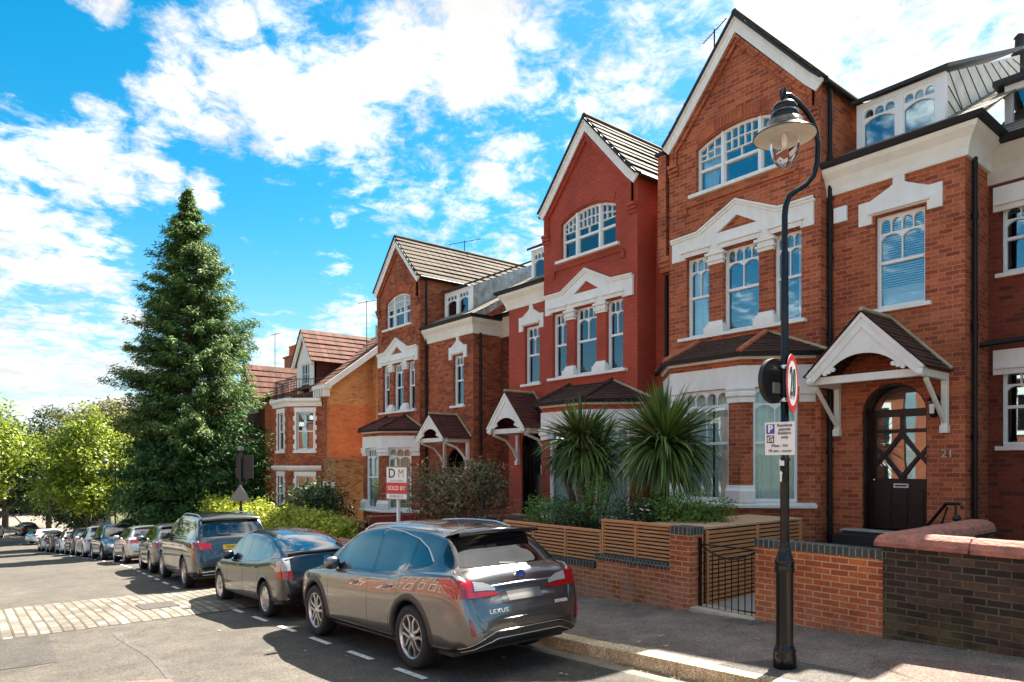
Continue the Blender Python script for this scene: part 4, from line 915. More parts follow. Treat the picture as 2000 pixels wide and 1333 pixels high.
def recess(par, x0, x1, base, dz, bm, label=None, wins=(), roofm='slate'):
    Y = 14.47; T = front(Y); w = MB(); w.ext(T, rect(x0, x1, base-.3, 5.75+dz), [rect(a, b, c, d) for a, b, c, d in wins], -.25, 0); w.build('recessed_wall', bm, par)
    for a, b, c, d in wins: sash(par, T, a, b, c, d, rec=.1, small=3, mid=2, sill=.08)
    for a, b, c, d in wins: q = MB(); q.obox(T, a-.12, b+.12, d-.12, d+.32, 0, .04); q.obox(T, a-.08, b+.08, d-.02, d+.02, .04, .09); q.build('window_head', 'white', par)
    cn = MB(); cn.sweep([(x0, Y), (x1, Y)], [(0, 5.0), (.05, 5.0), (.08, 5.3), (.2, 5.55), (.22, 5.62), (0, 5.62)], z=dz); cn.build('cornice', 'cream_dark', par)
    gu = MB(); gu.sweep([(x0, Y), (x1, Y)], [(.1, 5.62), (.32, 5.64), (.34, 5.74), (.1, 5.74)], z=dz); gu.build('gutter', 'pipe', par)
    tiles(par, 'recess_roof', roofm, (x0, Y-.25, 5.75+dz), (x1, Y-.25, 5.75+dz), (x1, 19.4, 8.9+dz), (x0, 19.4, 8.9+dz), 20, .02)
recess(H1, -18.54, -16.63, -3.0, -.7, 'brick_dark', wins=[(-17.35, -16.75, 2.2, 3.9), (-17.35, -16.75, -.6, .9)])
H3 = thing('brick_house', (-1.5, 14.47, -2.0), 'neighbouring dark red brick house cut off by the right edge of the photo', 'house', 'brick terrace houses with tall gables')
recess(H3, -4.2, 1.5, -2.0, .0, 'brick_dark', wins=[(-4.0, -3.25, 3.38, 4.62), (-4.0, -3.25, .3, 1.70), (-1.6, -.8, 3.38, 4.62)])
b = MB(); b.tube([(-4.25, 14.0, 2.08), (-3.6, 14.3, 2.15), (-2.6, 14.3, 2.12), (-1, 14.3, 2.1)], .045, 8); b.build('black_pipe', 'pipe', H3)
b = MB(); b.box(-2.2, 4.5, 13.3, 19, -2, 5.75); b.box(1.0, 4.6, 13.0, 18, 5.0, 8.6); b.build('entrance_wall', 'brick_dark', H3)  # unseen far part of this house, added to shade the pavement
Td3 = front(15.0); b = MB(); b.ext(Td3, rect(-4.1, -1.5, 6.05, 6.95), [rect(-3.98, -2.9, 6.15, 6.83), rect(-2.75, -1.65, 6.15, 6.83)], -.1, 0); d3 = b.build('dormer', 'white_frame', H3)
b = MB(); b.box(-4.05, -1.55, 15.06, 15.08, 6.1, 6.9); b.build('pane', 'glass', d3)
b = MB(); b.box(-4.25, -1.4, 14.85, 18, 6.95, 7.05); b.build('dormer_roof', 'black_matt', d3)
b = MB(); b.box(-3.1, -2.2, 18.9, 19.6, 7.5, 9.25); b.build('chimney', 'brick_dark', H3)
b = MB(); b.lathe([(.10, 0), (.10, .35), (.16, .37), (.17, .45), (.11, .47), (.09, .8), (.12, .82), (.05, .9)], (-4.9, 19.0, 9.0), 12); b.build('flue_pot', 'black_matt', H2)
# alarm box, number, lantern, flower of small things on number 21
b = MB(); b.box(-6.42, -6.17, 13.22, 13.3, 4.66, 4.96); b.build('alarm_box', 'white_frame', H2, bevel=.015)
text('21', .20, front(13.3), 'stone', 'house_number', H2, a=-4.47, b=.16, d=.012, depth=.02)
ln = MB(); ln.lathe([(.0, 0), (.05, .02), (.07, .06), (.085, .3), (.10, .32), (.06, .40), (.02, .43), (.0, .46)], (-4.62, 13.12, .78), 6, smooth=False); ln.box(-4.65, -4.59, 13.15, 13.3, 1.0, 1.05); lan = ln.build('wall_lantern', 'black_paint', H2)
b = MB(); b.box(-4.655, -4.585, 13.03, 13.05, .86, 1.02); b.build('lantern_glass', 'sign_white', lan)
# handrail by the steps
def atY(px, py, Y): d = Y/(.628+.778*(px-1000)/1333); t = (px-1000)/1333; return Vector(((-.778+.628*t)*d, Y, (905-py)/1333*d))
hr = thing('handrail', (-3.9, 11.2, -1.75), 'black iron handrail beside the front steps of number 21', 'handrail')
q = atY(1848, 984, 11.3); q2 = atY(1876, 984, 11.1); q0 = atY(1800, 1040, 12.0)
b = MB(); b.tube([q0, q, q2, q2+Vector((.03, -.02, -.07))], .024, 8); b.build('rail', 'black_paint', hr)
b = MB(); b.tube([atY(1866, 988, 11.2), atY(1866, 1060, 11.2)], .016, 8); b.build('rail_post', 'black_paint', hr)
b = MB(); b.tube([atY(1850, 990, 11.3), atY(1832, 1045, 11.3)], .014, 8); b.build('rail_post', 'black_paint', hr)
b = MB(); q = atY(1868, 1013, 11.15); b.lathe([(0, -.06), (.04, -.045), (.06, 0), (.04, .045), (0, .06)], q, 12); b.tube([q, q+Vector((.35, .1, -.28))], .02, 6); b.build('rail_ball', 'black_paint', hr)
# steps
sp = MB()
for i in range(3): sp.box(-6.1, -4.6, 12.9-.34*(i+1), 12.9-.34*i, -2.0, -1.3-.16*i)
sp.box(-6.1, -4.6, 12.9, 13.3, -2, -1.26); tag(sp.build('garden_steps', 'black_matt', bevel=.01), 'black tiled steps rising to the arched door of number 21', 'steps')

# ------------------------------------------------------------------ garden walls, fence, gate, bin store
YW = 8.5
def wallbox(b, x0, x1, z1, y0=YW, t=.22, zb=None):
    zb = min(zpav(x0, YW), zpav(x1, YW))-.15 if zb is None else zb; b.box(x0, x1, y0, y0+t, zb, z1)
def bricktop(par, x0, x1, zt, y0=YW, t=.22, n='brick_coping'):
    b = MB(); b.box(x0, x1, y0-.006, y0+t+.006, zt-.105, zt); return b.build(n, 'brick_blue', par, bevel=.004)
w1 = thing('garden_wall', (-4.36, YW, zpav(-4.36, YW)), 'low orange brick wall with blue brick top, between the black gate and the old dark wall', 'wall')
b = MB(); wallbox(b, -5.21, -3.53, -1.145); b.build('brickwork', 'brick_garden', w1); bricktop(w1, -5.215, -3.53, -1.04)
w2 = thing('garden_wall', (-8.5, YW, zpav(-8.5, YW)), 'stepped orange brick wall with a square pillar left of the black gate, under the slatted fence', 'wall')
b = MB(); wallbox(b, -8.22, -6.64, -1.655); wallbox(b, -10.9, -8.22, -1.815); b.build('brickwork', 'brick_garden', w2)
bricktop(w2, -8.26, -6.645, -1.55); bricktop(w2, -10.9, -8.265, -1.71)
b = MB(); b.box(-6.64, -6.26, YW-.03, YW+.30, -2.6, -1.085); pl = b.build('pillar', 'brick_garden', w2)
b = MB(); b.box(-6.645, -6.255, YW-.036, YW+.306, -1.085, -.965); b.build('brick_coping', 'brick_blue', pl, bevel=.005)
def slatfence(x0, x1, z0, z1, label, y=YW+.06, posts=3, n=None):
    f = thing('slatted_fence', ((x0+x1)/2, y, z0), label, 'fence'); s = MB(); n = n or int((z1-z0-.06)/.058); rr = random.Random(int(abs(x0*100)))
    for i in range(n):
        za = z0+.012+i*(z1-.05-z0)/n; s.box(x0, x1, y+rr.uniform(-.002, .002), y+.022, za, za+.036)
    s.build('slats', 'wood', f, bevel=.002)
    c = MB(); c.box(x0-.02, x1+.02, y-.02, y+.06, z1-.045, z1); c.build('cap_rail', 'wood', f, bevel=.004)
    for i in range(posts):
        p = MB(); xx = x0+(x1-x0)*i/(posts-1); p.box(xx-.02, xx+.02, y-.012, y+.0, z0, z1-.045); p.box(xx-.02, xx+.02, y+.022, y+.06, z0, z1-.045); p.build('post', 'wood', f, bevel=.002)
    bk = MB(); bk.box(x0, x1, y+.062, y+.075, z0, z1-.05); bk.build('backing', 'black_matt', f)
slatfence(-8.13, -6.67, -1.545, -.955, 'right-hand panel of the slatted timber fence, next to the brick pillar')
slatfence(-10.85, -8.18, -1.705, -1.15, 'lower slatted timber fence panel running behind the grey SUV', posts=4)
# bin store with slatted side
st = thing('bin_store', (-6.8, 10.1, -2.3), 'slatted timber bin store with flat plank lid behind the black gate', 'bin store')
b = MB(); 
for i in range(17): za = -2.18+i*.068; b.box(-6.30, -6.275, 8.88, 11.75, za, za+.045)
b.build('side_slats', 'wood', st, bevel=.003)
b = MB(); b.box(-7.3, -6.31, 8.9, 11.7, -2.3, -1.03); b.build('box', 'black_matt', st)
for i in range(6):
    b = MB(); x0 = -7.36+i*.18; b.box(x0, x0+.174, 8.84, 11.80, -1.02, -.985); b.build('lid_plank', 'wood_top', st, bevel=.003)
for yy in (8.9, 10.3, 11.7): b = MB(); b.box(-6.275, -6.25, yy-.03, yy+.03, -2.25, -1.03); b.build('post', 'wood', st, bevel=.003)
# iron gate with a dipped top
g = thing('iron_gate', (-5.75, 8.66, -2.3), 'low black iron gate with dipped top between two brick walls', 'gate')
yb = 8.66; x0, x1 = -6.22, -5.25; n = 9; b = MB()
zb = -2.19; top = lambda t: -1.22-.17*math.sin(math.pi*t)
for x in (x0, x1):
    c = MB(); c.box(x-.02, x+.02, yb-.02, yb+.02, -2.3, -1.12); c.build('gate_post', 'black_paint', g, bevel=.003)
c = MB(); c.tube([(x0+(x1-x0)*i/16, yb, top(i/16)) for i in range(17)], .012, 8); c.tube([(x0, yb, -1.22), (x1, yb, -1.22)], .010, 8); c.build('gate_rail', 'black_paint', g); c = MB(); c.tube([(x0, yb, zb+.03), (x1, yb, zb+.03)], .014, 8); c.build('gate_rail', 'black_paint', g)
for i in range(1, n): t = i/n; x = x0+(x1-x0)*t; c = MB(); c.tube([(x, yb, zb+.03), (x, yb, top(t))], .0075, 6); c.build('bar', 'black_paint', g)
b = MB(); b.box(-6.26, -5.21, 8.45, 8.85, -2.5, zpav(-5.7, 8.5)+.03); b.build('sill_stone', 'stone', g)
patch('garden_path', [(-6.25, 8.8), (-5.25, 8.8), (-4.6, 12.0), (-6.2, 12.0)], 'mid_grey', lambda x, y: zpav(x, y)+.03)
b = MB(); b.box(-6.3, -3.6, 11.9, 12.02, -2.6, -1.42); tag(b.build('black_plinth_wall', 'black_matt'), 'low black painted wall in front of the tiled steps', 'wall')
# old wall with rounded terracotta coping
ow = thing('old_wall', (-1.0, YW, zpav(-1, YW)), 'old dark sooty brick wall with thick weathered pink coping at the right edge', 'wall')
b = MB(); b.box(-3.52, 1.6, YW-.04, YW+.30, -2.7, -.985); b.box(-3.5, -3.2, YW+.3, 11.3, -2.7, -.985); b.build('brickwork', 'brick_old', ow)
prof = [(-.36, 0), (.045, 0), (.05, .05), (.02, .12), (-.07, .165), (-.24, .165), (-.33, .12), (-.36, .05)]
def cop(pts, z): c = MB(); c.sweep(pts, prof, z=z); c.build('coping_stone', 'coping', ow, bevel=.012)
for i, (a, c_) in enumerate(((-2.62, -1.75), (-1.74, -.75), (-.74, .3), (.31, 1.6))): cop([(a, YW-.04), (c_, YW-.04)], -.985+.006*(i % 2))
cop([(-3.56, 9.55), (-3.56, YW-.04), (-2.63, YW-.04)], -.982); cop([(-3.56, 10.5), (-3.56, 9.56)], -.976); cop([(-3.56, 11.35), (-3.56, 10.51)], -.97)
# front walls of the mottled house and of the villa with the hedge
w3 = thing('garden_wall', (-14, YW, -2.7), 'low red brick garden wall in front of the red house', 'wall')
b = MB(); wallbox(b, -16.9, -10.95, -1.95); b.build('brickwork', 'brick_garden', w3); bricktop(w3, -16.9, -10.95, -1.85)
w4 = thing('garden_wall', (-17.8, YW, -3.1), 'red wall with rounded coping in front of the mottled brick house', 'wall')
b = MB(); wallbox(b, -18.7, -16.95, -2.35); b.build('brickwork', 'red_painted_wall', w4)
c = MB(); c.sweep([(-18.7, YW), (-16.95, YW)], prof, z=-2.35); c.build('coping_stone', 'coping', w4)
b = MB(); b.box(-20.4, -18.6, 11.6, 13.2, -3.3, -2.15); b.box(-22.5, -20.4, 10.4, 10.7, -3.3, -1.95); b.box(-20.6, -20.2, 10.4, 13.0, -3.3, -1.75); tag(b.build('step_wall', 'red_painted_wall', bevel=.02), 'red painted step walls rising to the mottled house porch', 'steps')
b = MB(); b.box(-18.4, -17.0, 12.0, 14.4, -3.3, -1.55); b.box(-16.6, -15.0, 12.2, 13.2, -3.0, -1.56); tag(b.build('step_wall', 'red_painted_wall', bevel=.02), 'red painted steps at the red house entrance', 'steps')
b = MB(); b.tube([(-18.2, 12.6, -1.3), (-17.6, 13.2, -.75), (-17.1, 13.6, -.6), (-16.8, 13.8, -.6)], .022, 8); b.tube([(-18.2, 12.6, -1.3), (-18.2, 12.6, -1.6)], .02, 8); tag(b.build('handrail', 'black_paint'), 'thin black handrail curving up to the red house door', 'handrail')
w5 = thing('garden_wall', (-28, YW, -3.7), 'low brick wall with short square piers under the yellow-green hedge', 'wall')
b = MB(); wallbox(b, -33, -25, -3.25, zb=-4.6); wallbox(b, -25, -18.75, -2.75, zb=-4.0); b.build('brickwork', 'brick_stock', w5)
for xx, zt_ in ((-33, -2.85), (-30.5, -2.85), (-28, -2.8), (-25, -2.5), (-22.2, -2.3), (-19.9, -2.15)): c = MB(); c.box(xx-.17, xx+.17, YW-.05, YW+.27, -4.6, zt_); c.build('pier', 'stone', w5, bevel=.02)

# ------------------------------------------------------------------ the swan-neck street lamp with its signs
lx, ly = -3.73, 6.64; lz = zpav(lx, ly)
L_ = thing('street_lamp', (lx, ly, lz), 'tall black swan-neck street lamp on the pavement, with glass bowl lantern', 'street lamp')
b = MB(); b.lathe([(.0, -.05), (.115, -.05), (.115, .13), (.108, .16), (.112, .18), (.105, .2), (.088, .235), (.085, .25), (.085, .98), (.095, 1.0), (.1, 1.03), (.09, 1.05), (.096, 1.08), (.1, 1.1), (.085, 1.13), (.06, 1.22), (.052, 1.27), (.055, 1.29), (.046, 1.31)], (lx, ly, lz), 12); b.build('lamp_base', 'black_paint', L_)
b = MB(); b.lathe([(.046, 1.3), (.044, 1.9), (.044, 2.14), (.054, 2.15), (.054, 2.17), (.041, 2.18), (.038, 3.6), (.036, 4.3), (.03, 4.32), (.03, 4.62)], (lx, ly, lz), 20); b.build('lamp_pole', 'black_paint', L_)
ctl = [(0, 4.6), (.0, 4.68), (.012, 4.78), (.05, 4.89), (.15, 4.97), (.27, 5.05), (.37, 5.16), (.42, 5.32), (.43, 5.51), (.405, 5.64), (.35, 5.75), (.26, 5.84), (.16, 5.90), (.06, 5.94), (.0, 5.93)]
b = MB(); b.tube([(lx+.3*u, ly+u*1.02, lz+v) for u, v in ctl], [.03]*3+[.029]*12, 12); b.build('lamp_arm', 'black_paint', L_)
b = MB(); zl = lz+5.50
b.lathe([(.0, .37), (.055, .365), (.095, .345), (.122, .31), (.125, .27), (.112, .26), (.138, .245), (.146, .19), (.134, .172), (.178, .155), (.19, .10), (.205, .08), (.25, .05), (.308, .008), (.314, .0), (.306, .0), (.24, .04), (.0, .055)], (lx, ly, zl), 40)
sh = b.build('lantern_hood', 'black_paint', L_)
b = MB(); b.lathe([(.304, -.0015), (.24, .036), (.0, .051)], (lx, ly, zl), 40); b.build('reflector', 'cream', sh)
b = MB(); b.lathe([(.14, .03), (.148, -.02), (.145, -.12), (.125, -.21), (.085, -.28), (.04, -.315), (.0, -.32)], (lx, ly, zl), 32); gl = b.build('glass_bowl', 'lamp_glass', L_)
b = MB(); b.lathe([(.0, .05), (.03, .05), (.035, -.02), (.028, -.10), (.0, -.12)], (lx, ly, zl), 14); b.build('bulb', 'sign_white', gl)
b = MB(); zt = zl+.37; b.lathe([(.0, .17), (.008, .14), (.022, .09), (.014, .07), (.034, .04), (.03, .0), (.05, -.02)], (lx, ly, zt), 12)
for k in range(2):
    s = -1 if k else 1; b.tube([(lx, ly+s*(.03+.05*math.sin(t*2.6)), zt-.02+.13*t*(1 if s < 0 else .9)) for t in [i/8 for i in range(9)]], .013, 6); b.lathe([(0, -.02), (.022, 0), (0, .02)], (lx, ly+s*.065, zt+.05), 8)
b.build('finial', 'black_paint', L_)
def sgn_plane(x, y, z, nx, ny):
    n = Vector((nx, ny, 0)).normalized(); u = Z.cross(n); return (Vector((x, y, z)), u, Z, n)
zs = (905-750)/1333*7.07
N20 = (.951, .309); T20 = sgn_plane(lx+N20[0]*.075, ly+N20[1]*.075, zs, *N20)
circ = lambda r, n=48: [(r*math.cos(2*math.pi*i/n), r*math.sin(2*math.pi*i/n)) for i in range(n)]
s20 = thing('speed_limit_sign', (lx+.07, ly, zs), 'round white 20 speed limit sign with red ring on the lamp post', 'road sign')
b = MB(); b.ext(T20, circ(.30), [], -.004, 0); b.build('sign_back', 'sign_back', s20)
b = MB(); b.ext(T20, circ(.297), [circ(.232)], .0005, .003); b.build('red_ring', 'sign_red', s20)
b = MB(); b.ext(T20, circ(.2315), [], .0005, .003); b.build('sign_face', 'sign_white', s20)
text('20', .43, T20, 'sign_ink', 'numerals', s20, d=.006, sx=.62, spacing=1.12, bold=.002)
b = MB()
for q in (-.17, .17): b = MB(); b.lathe([(.044, -.018), (.056, -.018), (.056, .018), (.044, .018)], (lx, ly, zs+q), 20); b.obox(T20, -.05, .05, q-.012, q+.012, -.04, -.004); b.build('clamp', 'chrome', s20)
zb2 = (905-743)/1333*7.07; Nb = (-1, .05); Tb = sgn_plane(lx-.14, ly-.02, zb2, *Nb)
sb = thing('road_sign', (lx-.13, ly, zb2), 'round black-backed sign on the lamp post facing away behind the 20 sign', 'road sign')
b = MB(); b.ext(Tb, circ(.235), [], -.05, 0); b.build('sign_back', 'black_matt', sb, bevel=.01); b = MB(); b.obox(Tb, -.05, .06, -.13, -.02, -.075, -.05); b.build('sensor_box', 'mid_grey', sb, bevel=.006)
b = MB(); b.ext(Tb, circ(.22), [], .0005, .003); b.build('sign_face', 'sign_white', sb)
pz = (905-857)/1333*7.05; Np = (.06, -1); Tp = sgn_plane(lx-.02, ly-.062, pz, *Np)
ps = thing('parking_sign', (lx, ly-.06, pz), 'white resident permit parking plate on the lamp post', 'parking sign')
b = MB(); b.ext(Tp, rect(-.16, .16, -.17, .17), [], -.004, 0); b.build('plate', 'sign_white', ps, bevel=.001)
b = MB(); b.ext(Tp, rect(-.145, -.055, .05, .15), [], .0005, .0025); b.build('blue_square', 'sign_blue', ps)
text('P', .105, Tp, 'sign_white', 'letter', ps, a=-.10, b=.10, d=.004, bold=.004)
b = MB(); b.ext(Tp, rect(-.14, -.06, -.045, .035), [], .0005, .0025); ic = b.build('permit_symbol', 'sign_ink', ps)
b = MB()
for (a0, a1, c0, c1) in ((-.13, -.118, -.035, .02), (-.13, -.08, .012, .02), (-.105, -.095, -.03, .0), (-.085, -.07, -.035, .005), (-.125, -.1, -.03, -.022), (-.095, -.068, .022, .028)): b.ext(Tp, rect(a0, a1, c0, c1), [], .003, .004)
b.build('symbol_marks', 'sign_white', ic)
for s_, a, bb in (('Resident', .053, .135), ('permit', .053, .095), ('holders', .053, .055), ('only', .053, .013), ('Mon - Fri', 0, -.075), ('10 am - noon', 0, -.128)): text(s_, .046, Tp, 'sign_ink', 'lettering', ps, a=a, b=bb, d=.004)
b = MB(); b.lathe([(.044, -.0), (.05, 0), (.05, .03), (.044, .03)], (lx, ly, pz+.12), 16); b.build('clamp', 'black_paint', ps)
Ts = sgn_plane(lx, ly-.047, 0, .1, -1); st_ = thing('sticker', (lx, ly-.047, -.05), 'small white sticker with an up arrow on the lamp post', 'sticker')
b = MB(); b.ext(Ts, rect(-.03, .02, (905-910)*.0053, (905-896)*.0053), [], 0, .002); b.build('label', 'sign_white', st_)
b = MB(); b.ext(Ts, [(-.022, -.19), (-.005, -.19), (-.005, -.11), (.006, -.11), (-.0135, -.075), (-.033, -.11), (-.022, -.11)], [], 0, .002); b.build('arrow', 'sign_white', st_)
# sold board
bx, by = -17.9*0-0, 0
c = atY(774.5, 944, 8.75); N_ = Vector((.35, -1, 0)).normalized(); Tsd = sgn_plane(c.x, c.y, c.z, N_.x, N_.y)
sd = thing('sold_board', (c.x, c.y, -3.0), "estate agent's board reading DM and SOLD BY on a white post", 'sign board')
b = MB(); b.ext(Tsd, rect(-.36, .36, -.43, .43), [], -.02, 0); b.build('board', 'sign_blue' if 0 else 'mid_grey', sd)
b = MB(); b.ext(Tsd, rect(-.335, .335, .015, .405), [], .001, .004); b.build('white_panel', 'sign_white', sd)
b = MB(); b.ext(Tsd, rect(-.345, .345, -.265, -.0), [], .001, .004); b.build('red_panel', 'sign_red', sd)
b = MB(); b.ext(Tsd, rect(-.335, .335, -.405, -.285), [], .001, .004); b.build('lower_panel', 'sign_white', sd)
text('D', .34, Tsd, 'sign_ink', 'letter', sd, a=-.16, b=.24, d=.007, bold=.003); text('M', .31, Tsd, 'gold', 'letter', sd, a=.15, b=.24, d=.007, sx=.85)
text('ESTATE AGENTS', .06, Tsd, 'mid_grey', 'lettering', sd, a=0, b=.06, d=.006); text('SOLD BY', .15, Tsd, 'sign_white', 'lettering', sd, a=0, b=-.135, d=.007, bold=.002); text('8348 8131', .11, Tsd, 'mid_grey', 'lettering', sd, a=0, b=-.345, d=.007)
b = MB(); b.box(c.x-.035, c.x+.035, c.y+.02, c.y+.09, -3.3, c.z-.43); b.build('post', 'white_frame', sd)
# warning sign seen from behind, with a dark backing board
c = Vector((-20.8, 6.45, 0)); zg = zpav(-20.8, 6.45); Tt = sgn_plane(c.x, c.y, 0, .75, -.66)
ws = thing('warning_sign', (c.x, c.y, zg), 'grey back of a triangular road sign on a slim dark pole by the SUVs', 'road sign')
def zz(y): return (905-y)/1333*20.2
b = MB(); b.ext(Tt, [(-.34, zz(979)), (.34, zz(979)), (0, zz(947))], [], .04, .05); b.build('triangle', 'sign_back', ws)
b = MB(); b.tube([(c.x, c.y, zg-.1), (c.x, c.y, zz(876))], .038, 10); b.build('pole', 'black_matt', ws)
b = MB(); b.ext(Tt, rect(-.16, .36, zz(935), zz(889)), [], -.06, -.04); b.build('backing_board', 'black_matt', ws)
b = MB(); b.box(c.x-.08, c.x+.08, c.y-.06, c.y+.06, zz(880), zz(872)); b.build('lamp_unit', 'mid_grey', ws)

# ------------------------------------------------------------------ the villa with the orange side wall
def quoined(par, T, x0, x1, z0, z1, **k):
    q = MB(); n = int((z1-z0+.3)/.22)
    for i in range(n):
        e = .16 if i % 2 else .09; za = z0-.15+i*.22
        q.ext(T, rect(x0-e, x0, za, za+.22), [], 0, .03); q.ext(T, rect(x1, x1+e, za, za+.22), [], 0, .03)
    q.ext(T, rect(x0-.12, x1+.12, z1, z1+.22), [], 0, .035); q.ext(T, rect(x0-.16, x1+.16, z0-.14, z0), [], 0, .08)
    q.build('window_surround', 'white', par); sash(par, T, x0, x1, z0, z1, style='panes', small=2, mid=2, rec=.08)
H4 = thing('villa', (-32, 13.3, -3.9), 'detached orange brick villa with corner bay, balcony and tiled dormer beyond the hedge', 'house')
XC = -30.0; Y4 = 13.3; T4 = front(Y4)
b = MB(); b.ext(T4, rect(-37.2, XC-.25, -4.5, 3.5), [], -.25, 0); b.build('front_wall', 'brick_mottled', H4)
TS = plane(XC, Y4, 90)
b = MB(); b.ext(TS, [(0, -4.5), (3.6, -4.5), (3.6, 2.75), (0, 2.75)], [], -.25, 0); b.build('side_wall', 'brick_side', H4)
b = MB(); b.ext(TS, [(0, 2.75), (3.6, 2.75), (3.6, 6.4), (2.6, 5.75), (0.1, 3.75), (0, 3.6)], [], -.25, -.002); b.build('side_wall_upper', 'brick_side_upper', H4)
b = MB(); b.box(XC-.3, XC+.35, 15.55, 17, -4.5, 5.2); b.build('chimney_breast', 'brick_side_upper', H4)
# splayed corner bay on the front
f0, f1 = -33.9, -31.98; Yb = 12.12; pj = Y4-Yb
b = MB(); faces = [(plane(f0, Yb, 0), f1-f0), (plane(f1, Yb, 45), pj*1.4142), (plane(f0-pj, Y4, -45), pj*1.4142)]
for Tb_, Lb in faces: b.ext(Tb_, rect(0, Lb, -4.5, 2.75), [rect(Lb/2-.42, Lb/2+.42, .62, 2.42), rect(Lb/2-.42, Lb/2+.42, -2.35, -.62)], -.2, 0)
b.build('bay_wall', 'brick_mottled', H4)
for Tb_, Lb in faces: quoined(H4, Tb_, Lb/2-.42, Lb/2+.42, .62, 2.42); quoined(H4, Tb_, Lb/2-.42, Lb/2+.42, -2.35, -.62)
pth = [(f0-pj, Y4), (f0, Yb), (f1, Yb), (f1+pj, Y4)]
b = MB(); c = MB(); b.sweep(pth, [(0, 2.7), (.05, 2.7), (.08, 2.85), (.2, 2.95), (.2, 3.08), (0, 3.08)]); c.sweep(pth, [(0, -.35), (.04, -.35), (.12, -.22), (.12, -.12), (0, -.12)]); b.build('bay_cornice', 'white', H4); c.build('bay_band', 'white', H4)
b = MB(); b.add([(f0-pj, Y4, 3.1), (f0, Yb, 3.1), (f1, Yb, 3.1), (f1+pj, Y4, 3.1)], [(0, 1, 2, 3)]); b.build('balcony_floor', 'lead_old', H4)
b = MB(); 
for i in range(len(pth)-1):
    a, c = Vector(pth[i]), Vector(pth[i+1]); n = max(2, int((c-a).length/.13))
    for j in range(n): p = a.lerp(c, j/n); b.tube([(p.x, p.y, 3.1), (p.x, p.y, 4.0)], .011, 4)
    for h in (3.2, 4.0): b.tube([(a.x, a.y, h), (c.x, c.y, h)], .02, 5)
b.build('balcony_railing', 'black_paint', H4)
# dormer gable with door to the balcony, main roof, verge with brackets
dx, dh = -33.0, 1.25; Td = front(13.35); eav, apx = 5.05, 6.62
b = MB(); b.ext(Td, [(dx-dh+.2, 3.1), (dx+dh-.2, 3.1), (dx+dh-.2, eav), (dx, apx-.15), (dx-dh+.2, eav)], [rect(dx-.55, dx+.55, 3.15, 4.95)], -.15, 0); b.build('dormer_front', 'white', H4)
sash(H4, Td, dx-.55, dx+.55, 3.15, 4.95, style='panes', small=2, mid=3, rec=.05, meet=.45)
b = MB(); b.strip(Td, [(dx-dh-.1, eav-.15), (dx, apx), (dx+dh+.1, eav-.15)], .22, .1, .2); b.build('bargeboard', 'white', H4)
b = MB(); b.box(dx+dh-.25, dx+dh-.2, 13.4, 17, 3.2, eav); b.box(dx-dh+.2, dx-dh+.25, 13.4, 17, 3.2, eav); b.build('dormer_cheek', 'tile_plum', H4)
for sg in (-1, 1):
    a, c = (13.1, 17.6) if sg > 0 else (17.6, 13.1)
    tiles(H4, 'dormer_roof', 'tile_red', (dx+sg*(dh+.1), a, eav-.12), (dx+sg*(dh+.1), c, eav-.12), (dx, c, apx+.05), (dx, a, apx+.05), 7, .05)
tiles(H4, 'main_roof', 'tile_red', (-37.4, 13.1, 3.62), (XC+.3, 13.1, 3.62), (XC+.3, 17.2, 6.75), (-37.4, 17.2, 6.75), 14, .03)
b = MB(); TV = plane(XC+.3, 13.1, 90); b.strip(TV, [(-.1, 3.66), (4.1, 6.82)], .26, -.05, .03); b.build('verge_board', 'white', H4)
b = MB(); b.box(-31.2, XC+.3, 12.95, 13.3, 3.45, 3.62); b.build('eaves_soffit', 'white', H4)
for i in range(5): c = MB(); x = -31.1+i*.27; c.box(x, x+.1, 12.98, 13.3, 3.1, 3.45); c.build('eaves_bracket', 'white', H4)
for i in range(5): c = MB(); x = -36.9+i*.55; c.box(x, x+.1, 12.98, 13.3, 3.1, 3.45); c.build('eaves_bracket', 'white', H4)
b = MB(); b.box(-31.0, -30.35, 16.2, 17.0, 3, 6.9); b.build('chimney', 'stone', H4); b = MB(); b.lathe([(.15, 0), (.12, .7), (.16, .75)], (-30.7, 16.6, 6.9), 10); b.build('chimney_pot', 'terracotta', H4)
# low annex
TA = front(15.0); AN = thing('annex', (-32, 15, -3.8), 'low flat-roofed brick annex with two narrow doors beside the villa', 'outbuilding')
b = MB(); b.box(-33.6, -26.3, 15.0, 15.02, -4.4, -4.3)
b = MB(); xa0, xa1 = -29.95, -28.6; TA = front(13.0)
b.ext(TA, rect(xa0, xa1, -4.5, .1), [rect(xa0+.18, xa0+.40, -3.9, -1.55), rect(xa0+.62, xa0+1.05, -3.9, -1.55)], -.25, 0); b.box(xa1-.25, xa1, 13.25, 17, -4.5, .1); b.box(xa0-.05, xa1+.05, 12.95, 17, .1, .2); b.build('brickwork', 'brick_stock', AN)
b = MB(); b.obox(TA, xa0+.05, xa1-.1, -1.1, -.85, 0, .05); b.build('lintel', 'cream', AN)
sash(AN, TA, xa0+.18, xa0+.40, -3.9, -1.55, style='plain'); sash(AN, TA, xa0+.62, xa0+1.05, -3.9, -1.55, style='plain')
